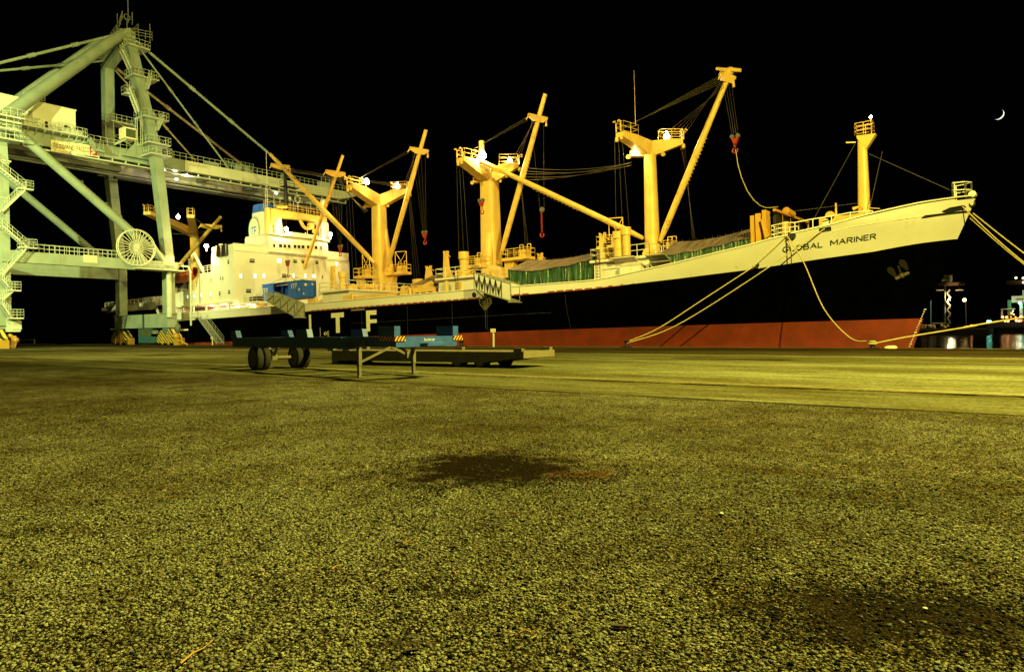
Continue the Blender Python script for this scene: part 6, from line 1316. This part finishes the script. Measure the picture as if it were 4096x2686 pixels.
# machinery house
hx = -109.6; h0 = wX(15, 395, hx); h1 = wX(302, 440, hx); zt = (h0[2] + h1[2]) / 2
b = MB(); b.box(-120, hx, 26.5, h1[1], 30.6, 33.9); b.box(-120.1, hx + .1, 26.4, h1[1] + .1, 33.901, 34.05); mh = b.build('machinery_house', M['cranehouse'], cr)
for x0, x1, y0, y1, k in ((113, 130, 443, 482, 'grey'), (180, 192, 485, 512, 'dark'), (256, 277, 500, 518, 'dark'), (60, 72, 466, 490, 'dark')):
    p = wX(x0, y0, hx + .02); q = wX(x1, y1, hx + .02); b = MB(); b.box(hx + .01, hx + .06, p[1], q[1], q[2], p[2]); b.build('house_door' if k == 'dark' else 'louvre', M[k], mh)
b = MB(); b.box(hx + .001, hx + 1.5, 33.6, 42.2, 30.0, 30.2); [b.bar((hx + 1.3, y, 30.0), (hx + .1, y, 29.2), .08, .1) for y in np.arange(34, 42.2, 1.0)]; b.box(-109.4, -108.4, 34.5, 36.5, 30.2, 31.4); b.box(-109.4, -108.4, 39, 41.6, 30.2, 30.9); b.build('house_walkway', M['crane2'], mh)
b = MB(); b.rail([(hx + 1.45, 33.6, 30.2), (hx + 1.45, 42.2, 30.2), (hx + .2, 42.2, 30.2)], 1.05, .6, .035, 1); b.rail([(hx - .5, 35.0, 34), (hx - .5, 37.6, 34)], 1.0, 1.0, .03, 1); b.build('house_rail', M['crane2'], mh)
b = MB(); b.rail([(-108.5, 42.4, 29.4), (-107.8, 43.2, 28.6), (-107.8, 44.2, 28.6)], 1.1, .5, .035, 2); b.prism([(42.3, 29.9), (43.3, 28.3), (44.4, 28.3), (44.4, 28.5), (43.6, 28.7), (42.6, 30.0)], 0, -108.6, -107.9); b.build('girder_steps', M['crane'], cr)
# cabs and platforms near the waterside legs
def plat(cx, cy, z, ax, ay, name='platform', h=1.05, par=None, mids=1):
    b = MB(); b.box(cx - ax, cx + ax, cy - ay, cy + ay, z - .18, z); b.rail([(cx - ax, cy - ay, z), (cx + ax, cy - ay, z), (cx + ax, cy + ay, z), (cx - ax, cy + ay, z)], h, .8, .035, mids, True); return b.build(name, M['crane2'], par or cr)
def lx(z): # leg D position at height
    P = [(12.4, -107, 53), (28, -107.2, 51.5), (33.5, -108.2, 50.9), (43.5, -110.4, 49.8), (48.6, -111.4, 49.3)]
    for (z0, x0, y0), (z1, x1, y1) in zip(P[:-1], P[1:]):
        if z <= z1: f = (z - z0) / (z1 - z0); return x0 + (x1 - x0) * f, y0 + (y1 - y0) * f
    return P[-1][1:]
for px, py, ax, ay in ((617, 632, 1.9, 1.6), (610, 588, 2.0, 1.7), (595, 478, 1.6, 1.9), (560, 302, 1.5, 1.9), (520, 165, 1.5, 1.6)):
    z = wX(px, py, -108.5)[2]; x, y = lx(z); plat(x + .2, y + (.6 if py < 500 else 0), z, ax, ay, 'leg_platform')
for py in (240, 690): z = wX(430, py, -120.5)[2]; plat(-119.2 if py == 240 else -121.9, 49.9 if py == 240 else 51.1, z, 1.5, 1.5, 'leg_platform')
b = MB()
def stair(b, p, q, w=.8, ax=(1, 0, 0), n=12):
    p, q = V(p), V(q); s = V(ax) * w; b.bar(p, q, .06, .22); b.bar(p + s, q + s, .06, .22)
    for i in range(n): m_ = p.lerp(q, (i + .5) / n); b.bar(m_, m_ + s, .2, .04)
    for o_ in (V((0, 0, 0)), s):
        for k in (.5, 1.0): b.tube(p + o_ + V((0, 0, k)), q + o_ + V((0, 0, k)), .028, .028, 4, False)
        for i in range(6): m_ = p.lerp(q, i / 5) + o_; b.tube(m_, m_ + V((0, 0, 1)), .028, .028, 4, False)
def SX(x, y, X): return V(wX(x, y, X))
stair(b, SX(508, 355, -108.6), SX(545, 452, -107.6)); stair(b, SX(480, 205, -110.5), SX(515, 280, -109.3)); stair(b, SX(598, 310, -108.4), SX(582, 362, -108.2)); stair(b, SX(645, 478, -107), SX(622, 525, -106.8))
b.build('leg_stair', M['crane2'], cr)
plat(-108.4, 48.0, wX(505, 375, -108.4)[2], .6, .7, 'leg_platform')
for xx in (549, 568): 
    b = MB(); p = SX(xx, 470, -107); b.path([p, V((p.x, p.y, 30.2))], .05, 5); p = SX(xx - 7, 470, -107.6); b.path([p, V((p.x, p.y, 30.2))], .05, 5); [b.tube(V((-107, SX(xx, 470, -107).y, 30.2 + k * .35)), V((-107.6, SX(xx - 7, 470, -107.6).y, 30.2 + k * .35)), .03, .03, 4) for k in range(14)]; b.build('cage_ladder', M['crane2'], cr)
b = MB(); q = wX(512, 537, -108.5); b.box(-109.4, -107.6, q[1] - .9, q[1] + .9, q[2] - .85, q[2] + .8); cb_ = b.build('lift_cab', M['sign'], cr); b = MB(); b.box(-107.59, -107.56, q[1] - .7, q[1] + .7, q[2] - .65, q[2] + .6); b.build('cab_window', M['glass'], cb_)
b = MB(); b.bar((-108, q[1] - .5, q[2] - .9), (-108.4, q[1] - 2.0, 29.9), .25, .3); b.prism([(47.3, 28.6), (51, 28.6), (51, 31.2), (49, 30.7)], 0, -109.3, -108.6); b.rail([(-107.5, 49.5, 30.4), (-107.5, 51, 31.3)], 1.0, .6, .03, 1); b.build('hinge_bracket', M['crane'], cr)
q = wX(475, 500, -118); plat(-117.5, q[1], q[2], 1.5, 1.9, 'upper_platform'); b = MB(); [b.tube((-117.5 + dx, q[1] + dy, q[2]), (-117.5 + dx, q[1] + dy, 29.8), .06, .06, 6) for dx in (-1.4, 1.4) for dy in (-1.6, 1.6)]; [b.tube((-116.1, q[1] - 1.6 + 3.2 * (k % 2), q[2] - 1.2 * k), (-116.1, q[1] + 1.6 - 3.2 * (k % 2), q[2] - 1.2 * (k + 1)), .05, .05, 5) for k in range(3)]; b.build('platform_frame', M['crane2'], cr)
# apex: tie beam, railings, aerials
b = MB(); b.prism([(48.3, 46.8), (50.2, 46.8), (50.2, 48.4), (49.4, 48.9), (48.6, 48.5)], 0, -112.4, -110.6); colm(b, (-118.6, 49.4, 45.6), (-111.6, 49.4, 47.0), .3, .8, .3, .8) if False else b.hexa([(-118.8, 48.7, 44.2), (-111.5, 48.7, 46.6), (-111.5, 50.1, 46.6), (-118.8, 50.1, 44.2), (-118.8, 48.7, 46.0), (-111.5, 48.7, 48.2), (-111.5, 50.1, 48.2), (-118.8, 50.1, 46.0)]); b.build('apex_tie', M['crane'], cr)
b = MB(); b.rail([(-118.5, 48.4, 46.4), (-112, 48.4, 48.6), (-110.8, 48.4, 49.9)], 1.3, 1.0, .045, 2); b.rail([(-118.5, 50.4, 46.4), (-111, 50.8, 48.8)], 1.3, 1.2, .045, 2); b.rail([(-110.5, 49.6, 47.6), (-109.5, 52.2, 47.6)], 1.3, .8, .045, 2)
for x, y, z, h in ((-113.5, 48.8, 48.5, 3.2), (-111.2, 49.4, 49.8, 3.6), (-111.4, 50.1, 49.8, 2.0), (-110.6, 52.4, 47.6, 3.0), (-112.5, 49.8, 49, 2)): b.path([(x, y, z), (x, y, z + h)], .07, 5)
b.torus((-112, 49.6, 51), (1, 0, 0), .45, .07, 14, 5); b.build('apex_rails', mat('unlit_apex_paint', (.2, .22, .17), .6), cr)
# stays
def stay(p, q, r, m='crane', nm='stay', joints=(.35, .62)):
    b = MB(); p, q = V(p), V(q); b.tube(p, q, r, r, 10)
    for f in joints: m_ = p.lerp(q, f); d = (q - p).normalized(); b.tube(m_ - d * .5, m_ + d * .5, r * 1.5, r * 1.5, 8)
    b.build(nm, M[m], cr)
stay((-110.6, 50.2, 47.2), wX(1122, 652, XG1 - .1), .22); stay((-110.6, 50.2, 46.8), wX(916, 675, XG1 - .1), .14); stay((-118.4, 50.0, 45.0), wX(782, 643, XG2), .15, 'stay'); stay((-118.4, 50.0, 45.3), wX(1020, 698, XG2), .22, 'stay')
a = V(wX(0, 252, -110.0)); c = V((-110.6, 48.8, 48.0)); stay(c, c + (a - c) * 1.25, .2); a = V(wX(0, 283, -118.0)); c = V((-118.4, 48.9, 45.6)); stay(c, c + (a - c) * 1.25, .18)
# cable reel
rc = V(wX(545, 990, -104.6)); rl = MB()
R = 2.62; rl.torus(rc + V((.25, 0, 0)), (1, 0, 0), R, .07, 48, 6); rl.torus(rc - V((.25, 0, 0)), (1, 0, 0), R, .07, 48, 6)
for i in range(28):
    t = 2 * math.pi * i / 28; d = V((0, math.cos(t), math.sin(t))); rl.tube(rc + V((.2, 0, 0)) + d * .25, rc + V((.25, 0, 0)) + d * R, .045, .04, 6)
    if i % 4 == 0: rl.tube(rc - V((.25, 0, 0)) + d * .3, rc - V((.25, 0, 0)) + d * R, .035, .035, 5)
ro = rl.build('cable_reel', M['cranehouse'], cr); b = MB(); b.tube(rc - V((.4, 0, 0)), rc + V((.4, 0, 0)), .32, .32, 16); b.torus(rc, (1, 0, 0), .95, .07, 32, 8); b.build('reel_hub', M['crane2'], ro)
b = MB(); b.bar(rc, rc + V((-.8, 1.5, -2.2)), .5, .5); b.tube(rc + V((0, 2.4, .8)), V((-105.6, 51.8, 12.6)), .22, .3, 10); b.tube((-105.7, 52.4, 12.2), (-105.7, 52.4, 4.3), .38, .38, 18); b.tube((-105.7, 52.4, 12.2), (-105.7, 52.4, 13.6), .8, .8, 20); b.path([(-104.6, 53.8, 12.2), (-104.3, 54.8, 12.1), (-104.2, 55.0, 11.3), (-104.2, 55.0, 3.0)], .14, 8); b.build('cable_duct', M['crane2'], cr)
# stair tower and platforms on the landside leg
b = MB(); X0 = -105.4
fl = [((0, 745), (95, 758)), ((95, 758), (0, 848)), ((0, 905), (100, 990)), ((100, 990), (0, 1102)), ((0, 1118), (42, 1165)), ((42, 1165), (0, 1200)), ((0, 1215), (40, 1275))]
for (x0, y0), (x1, y1) in fl[1:]:
    stair(b, SX(x0, y0, X0), SX(x1, y1, X0), .9)
stair(b, SX(-60, 635, X0), SX(92, 755, X0), .9); b.build('stair_flight', M['crane2'], legA)
for x, y, w in ((93, 757, 1.1), (104, 990, 1.25), (48, 1160, .9), (56, 1270, 1.0)):
    q = wX(x, y, X0); plat(X0 + .5, q[1], q[2], .6, w * .75, 'stair_landing', 1.05, legA, 2)
for y, w in ((560, 1.4), (468, 1.6), (520, 1.2), (490, 1.2)): q = wX(20, y, X0); plat(X0 + .4, q[1] + .2, q[2], .9, w, 'stair_landing', 1.0, legA)
b = MB(); [b.box(-105.85, -105.79, 29.2, 32.0, z, z + .1) for z in (6.5, 10.2, 15, 19.5, 24)]; b.box(-107.9, -105.7, 29.1, 32.15, 24.2, 24.4); b.box(-107.9, -105.5, 29, 32.3, 28.8, 29.2); b.build('leg_band', M['crane2'], legA)
# bogies
def bogie(cx, cy, s=1.0, par=None, cut=True):
    o = MB(); w = 2.7 * s; y0 = cy - .62; y1 = cy + .62
    o.prism([(cx - w, .35), (cx - w + .05, 1.2), (cx - w * .55, 2.3), (cx - w * .15, 2.55), (cx + w * .35, 2.5), (cx + w * .9, 1.4), (cx + w * .86, .95), (cx + w, .35)], 1, y0, y1); bo = o.build('bogie', M['stripe'], cr)
    b = MB(); b.box(cx + w * 1.02, cx + w * 1.25, y0 + .1, y1 - .1, .06, 1.15); b.box(cx + w * .25, cx + w * .42, y0 - .1, y0 - .001, .1, 1.9); b.box(cx - w * .4, cx - w * .3, y0 - .1, y0 - .001, .1, 1.2); b.build('buffer', M['yellow'], bo)
    b = MB()
    for k in (-.72, -.25, .22, .68): b.tube((cx + w * k, cy - .25, .36), (cx + w * k, cy + .25, .36), .33, .33, 20)
    b.build('rail_wheel', M['black2'], bo)
    b = MB(); b.prism([(cx - .75, 2.749), (cx + .75, 2.749), (cx + .2, 1.7), (cx - .2, 1.7)], 1, y0 - .12, y0 - .002); b.prism([(cx - .75, 2.749), (cx + .75, 2.749), (cx + .5, 2.4), (cx - .5, 2.4)], 1, y0 - .0, y1); b.build('pivot_bracket', mat('bogie_bracket', (.07, .16, .17), .5), bo)
    return bo
bogie(XC, YW); bogie(XD + .1, YW, 1.05); bogie(XD, 30.6, .9); bogie(XC, 30.6, .9)
b = MB(); b.box(-112.6, -111.6, YW - .5, YW + .5, 1.8, 2.749); b.build('booth_hanger', M['crane'], cr)
bx0 = wY(556, 1350, YW - .7)[0]; bx1 = wY(606, 1350, YW - .7)[0]
b = MB(); b.box(bx0, bx1, YW - .8, YW + .7, .35, 1.35); b.box(bx0, bx1, YW - .8, YW + .7, 2.55, 2.68); [b.box(x, x + .07, y, y + .07, 1.35, 2.55) for x in (bx0, bx0 + 1.3, bx1 - .07) for y in (YW - .8, YW + .63)]; bt = b.build('control_booth', M['cabinblue'], cr); b = MB(); b.box(bx0 + .08, bx1 - .08, YW - .76, YW - .74, 1.351, 2.549); b.box(bx0 + .08, bx1 - .08, YW + .6, YW + .62, 1.351, 2.549); b.build('booth_glass', M['glass'], bt)
b = MB(); q = wY(712, 1335, 52); b.sphere((q[0], 52, 2.6), .42, 12, 8, (1, 1, 1.7)); b.tube((q[0], 52, .1), (q[0], 52, 3.8), .12, .08, 8); b.build('cable_anchor', mat('worn_green_grey', (.10, .12, .08), .7, rust=.3), cr)
b = MB(); b.sphere((q[0] - .1, 51.8, 1.4), .5, 10, 7); b.box(q[0] - .4, q[0] + .4, 51.5, 52.3, .05, 1.0); b.path([(q[0] + .4, 51.8, .8), (q[0] + 1.8, 51.8, .5), (q[0] + 3.5, 51.6, .12)], .12, 6); b.path([(q[0] + .2, 51.8, .9), (q[0] + 1.2, 51.8, 1.5), (q[0] + 2, 51.7, .2)], .1, 6); b.build('rail_clamp', M['yellow'], cr)
b = MB(); [b.bar(wY(x0, y0, YW), wY(x1, y1, YW), .22, .22) for (x0, y0), (x1, y1) in (((446, 1316), (476, 1315)), ((722, 1319), (750, 1318)))]; b.build('end_arm', M['sign'], cr)
# equipment at the foot of the landside leg
b = MB(); q = V(wZ(28, 1394)); 
for k in range(5): z = .4 + k * .75; b.rail([(q.x - 1.6, q.y - .8, z), (q.x + 1.2, q.y - .8, z)], .55, .8, .05, 0)
for k in range(6): b.bar((q.x - 1.6 + .5 * k, q.y - .8, .05), (q.x - 1.3 + .5 * ((k * 3) % 5), q.y - .8, 4.2), .09, .09)
b.build('base_ladder_frame', mat('dark_green_frame', (.06, .13, .11), .5), cr)
b = MB(); q = V(wX(57, 1350, -106)); b.box(q.x - .5, q.x + .4, q.y - .9, q.y + .6, 2.2, 4.0); b.box(q.x - .2, q.x + .5, q.y - .3, q.y + .7, 2.5, 3.6); b.build('drive_motor', M['crane2'], cr)
b = MB(); q = V(wX(52, 1378, -106)); b.box(q.x - .5, q.x + .4, q.y - .4, q.y + .2, .1, .5); b.box(q.x - .3, q.x + .3, q.y - .3, q.y + .3, .5, 1.7); b.sphere(q + V((0, .3, .6)), .4, 10, 6); b.sphere(q + V((0, -.3, 1.1)), .35, 10, 6); b.build('rail_clamp', M['yellow'], cr)

# ================================================================ the far side of the harbour
FQ = 480.0
fq = wY(3900, 1313.5, FQ)
def FY(x, y, Y=FQ): return V(wY(x, y, Y))
qz = FY(3900, 1313)[2]
b = MB(); xl = FY(3600, 1313)[0]; xr = FY(3948, 1313)[0]; b.box(xl - 200, xr, FQ, FQ + 400, WZ - 1, qz - .02); b.box(xl - 200, FY(4500, 1313)[0], FQ + 120, FQ + 500, WZ - 1, qz - .3); b.build('far_quay', mat('far_quay_concrete', (.09, .08, .06), .9), kind='structure')
b = MB(); b.box(xl - 200, xr, FQ - .3, FQ - .01, qz - .5, qz + .1); b.build('far_quay_edge', mat('far_quay_cope', (.45, .36, .2), .8), kind='structure')
# distant crane
fc = thing('distant_crane', FY(3790, 1313), 'small blue legged harbour crane far away behind the bow', 'crane')
def fbox(b, x0, x1, y0, y1, Y, d=1.5): p = FY(x0, y0, Y); q = FY(x1, y1, Y); b.box(p.x, q.x, Y, Y + d, q.z, p.z)
b = MB(); fbox(b, 3720.5, 3725, 1200, 1300, FQ + 8); fbox(b, 3775, 3778.5, 1215, 1295, FQ + 8); b.build('crane_leg', mat('far_blue_paint', (.10, .22, .34), .5), fc)
b = MB(); fbox(b, 3779, 3783.5, 1140, 1295, FQ + 7); fbox(b, 3727, 3778, 1290, 1294, FQ + 7); fbox(b, 3745, 3775, 1158, 1161, FQ + 7); fbox(b, 3822, 3853, 1158, 1161, FQ + 7); b.build('stair_column', mat('far_cream_paint', (.42, .38, .24), .6), fc)
b = MB(); zz = [(3800, 1158), (3788, 1172), (3801, 1188), (3788, 1207), (3802, 1222), (3789, 1239), (3802, 1255), (3790, 1272), (3802, 1288), (3788, 1297)]
for p, q in zip(zz[:-1], zz[1:]): b.bar(FY(*p, FQ + 6), FY(*q, FQ + 6), 1.0, .7)
for p in zz[2::2]: b.tube(FY(p[0] - 1, p[1], FQ + 6), FY(p[0] - 1, p[1] + 14, FQ + 6), .15, .15, 4)
b.build('zigzag_stair', mat('far_stair_paint', (.34, .32, .22), .6), fc)
b = MB(); fbox(b, 3752, 3856, 1132, 1139, FQ + 10, 4); fbox(b, 3836, 3838, 1139, 1158, FQ + 9); b.build('boom', mat('far_red_boom', (.20, .09, .05), .6), fc)
b = MB(); P = [FY(3771, 1096), FY(3804, 1097), FY(3804, 1123), FY(3761, 1122)]; b.add([(p.x, FQ + 8, p.z) for p in P] + [(p.x, FQ + 11, p.z) for p in P], [(0, 1, 2, 3), (7, 6, 5, 4), (0, 4, 5, 1), (1, 5, 6, 2), (2, 6, 7, 3), (3, 7, 4, 0)]); b.build('machinery_house', mat('far_house_paint', (.40, .38, .20), .6), fc)
b = MB(); fbox(b, 3770, 3798, 1110, 1115, FQ + 7.4, .3); fbox(b, 3780, 3786, 1123, 1132, FQ + 8); b.build('house_opening', M['black2'], fc)
b = MB(); rn = random.Random(9)
for i in range(46):
    x = rn.choice([rn.uniform(3687, 3702), rn.uniform(3712, 3742), rn.uniform(3762, 3796)]); b.sphere(FY(x, rn.uniform(1301, 1311), FQ + 5 + rn.random()), rn.uniform(.35, .9), 7, 5)
b.build('bogie', mat('far_bogie_cream', (.62, .48, .26), .6), fc)
# lamp standard
lp = thing('street_lamp', FY(3865, 1296, FQ + 20), 'single bright lamp standard across the harbour', 'street lamp')
b = MB(); p = FY(3865, 1300, FQ + 20); q = FY(3863, 1202, FQ + 20); b.tube(p, q, .16, .1, 8); b.bar(q, q + V((-.5, -1.2, .4)), .15, .15); b.build('lamp_post', mat('far_post', (.2, .18, .12), .6), lp)
b = MB(); q = FY(3858, 1199, FQ + 18); b.sphere(q, 1.0, 14, 9); b.build('lamp_head', emat('far_lamp_glow', (1, .60, .15), 14), lp)
lamp('street_lamp_light', q + V((-6, -14, 0)), 8000, (1, .8, .4), .8, lp)
# moored ship far right
fs_ = thing('distant_ship', FY(4070, 1300, 560), 'partly lit white ship moored far off at the right edge', 'ship')
Y5 = 560
b = MB(); fbox(b, 3945, 4200, 1290, 1308, Y5, 12); b.build('hull', M['black2'], fs_)
b = MB(); fbox(b, 4046, 4110, 1184, 1208, Y5 + 3, 8); fbox(b, 4090, 4110, 1160, 1184, Y5 + 3, 6); fbox(b, 4078, 4091, 1209, 1280, Y5 + 2, 7); fbox(b, 4003, 4060, 1234, 1236, Y5 + 1, 5); fbox(b, 4004, 4012, 1237, 1272, Y5 + 2, 3); fbox(b, 4092, 4120, 1209, 1285, Y5 + 4, 6); b.build('superstructure', mat('far_ship_white', (.7, .7, .6), .6), fs_)
b = MB(); fbox(b, 4062, 4094, 1194, 1198, Y5 + 2.9, .1); b.build('bridge_window', M['dark'], fs_)
b = MB(); P = [FY(4050, 1204), FY(4076, 1204), FY(4080, 1232), FY(4062, 1262), FY(4040, 1262), FY(4050, 1235)]; fbox(b, 4030, 4045, 1200, 1262, Y5 + 2, 3); b.build('deck_house', mat('far_green_house', (.10, .30, .16), .6), fs_)
def fl_(x, y, r, m, Y=Y5 - 2, nm='deck_light', par=fs_): b = MB(); b.sphere(FY(x, y, Y), r, 8, 6); b.build(nm, m, par)
em_w = emat('far_white_light', (1, .78, .35), 5); em_r = emat('far_red_light', (1, .22, .06), 5); em_g = emat('far_green_light', (.25, 1, .65), 6); em_o = emat('far_orange_light', (1, .38, .10), 6)
for x, y, r, m in ((4011, 1268, .75, em_o), (4027, 1268, .75, em_o), (4044, 1267, .4, em_r), (4062, 1267, .45, em_r), (4084, 1265, .6, em_w), (4047, 1252, .6, em_o), (4052, 1243, .45, em_w), (4055, 1257, .4, em_w), (4066, 1281, .8, em_o), (4032, 1283, .8, em_o), (4020, 1285, .4, em_w), (4076, 1283, .6, em_w), (4085, 1283, .5, em_r)): fl_(x, y, r, m)
b = MB(); q = FY(4079, 1211, Y5); b.sphere(q, .9, 10, 7); b.build('deck_floodlight', em_g, fs_); lamp('deck_floodlight_beam', q + V((0, -1.5, -.5)), 1200, (.5, 1, .7), .5, fs_); lamp('deck_floodlight_beam', FY(4070, 1180, Y5 - 5), 1100, (1, .8, .4), .5, fs_)
b = MB(); q = FY(3952, 1285, Y5); b.sphere(q, .8, 10, 7); q = FY(3961, 1285, Y5); b.sphere(q, .75, 10, 7); b.build('quay_light', em_g, None, 'pair of greenish lights low over the water left of the distant ship', 'light', org=tuple(q))
b = MB(); b.sphere(FY(3886, 1301, FQ), .5, 8, 6); b.build('harbour_light', em_o, None, 'tiny orange light on the far quay right of the lamp standard', 'light', org=tuple(FY(3886, 1301)))
for i, (x, y, lab) in enumerate(((4064, 1111, 'upper left light on the dark hillside at the far right'), (4093, 1112, 'light at the far right edge on the dark hillside, upper one'), (4094, 1129, 'light at the far right edge on the dark hillside, lower one'))):
    b = MB(); q = FY(x, y, 900); b.sphere(q, 1.1, 8, 6); b.build('hillside_light', em_w, None, lab, 'light', 'lights on the far hillside', org=tuple(q))
b = MB(); q = FY(4080, 1122, 905); b.box(q.x - 12, q.x + 14, 905, 912, q.z - 4, q.z + .4); b.build('hillside_terrace', mat('hill_terrace', (.1, .06, .03), .8), None, 'dim terrace wall below the lights on the hillside', 'wall', org=tuple(q))
b = MB(); hp = [(3600, 1300), (3700, 1290), (3850, 1270), (3980, 1200), (4060, 1118), (4200, 1060), (4500, 1020), (4900, 1100), (5200, 1300)]
P0 = [FY(x, y, 950) for x, y in hp]; b.grid([[(p.x, 950, WZ - 1), (p.x, 1000, (p.z + WZ) * .5), (p.x, 1100, p.z + 3), (p.x, 1400, WZ)] for p in P0]); b.build('hills', mat('night_hill', (.03, .035, .02), .95), kind='structure')
# long low thing by the far left quay
b = MB(); p = wY(76, 1361, 120); q = wY(138, 1357, 120); b.bar(p, q, .4, .35); b.tube((q[0], 120, WZ), q, .3, .3, 8); b.tube((p[0], 120, WZ), p, .3, .3, 8); b.build('jetty_walkway', M['sign'], None, 'dim narrow walkway over the water behind the landside crane leg', 'jetty', org=(p[0], 120, WZ))

# ================================================================ the moon: the sunlit part of a sphere, a thin lune
b = MB(); c = V(ray(3992, 457)); c.normalize(); D = 9000.0; Cn = c * D; Rm = D * 16.0 / F
rt3 = c.cross(V((0, 0, 1))).normalized(); up3 = rt3.cross(c).normalized()
ang = math.radians(-38); ex = rt3 * math.cos(ang) + up3 * math.sin(ang); ey = -rt3 * math.sin(ang) + up3 * math.cos(ang); G = []
for i in range(33):
    la = -math.pi / 2 + math.pi * i / 32; row = []
    for j in range(9):
        lo = math.radians(54 + (90 - 54) * j / 8); d = ex * (math.cos(la) * math.sin(lo)) + ey * math.sin(la) - c * (math.cos(la) * math.cos(lo)); row.append(tuple(Cn + d * Rm))
    G.append(row)
b.grid(G); b.build('crescent_moon', emat('moonlit_surface', (1, .93, .78), 2.2), None, 'thin crescent moon high in the black sky above the bow', 'moon', org=tuple(Cn))
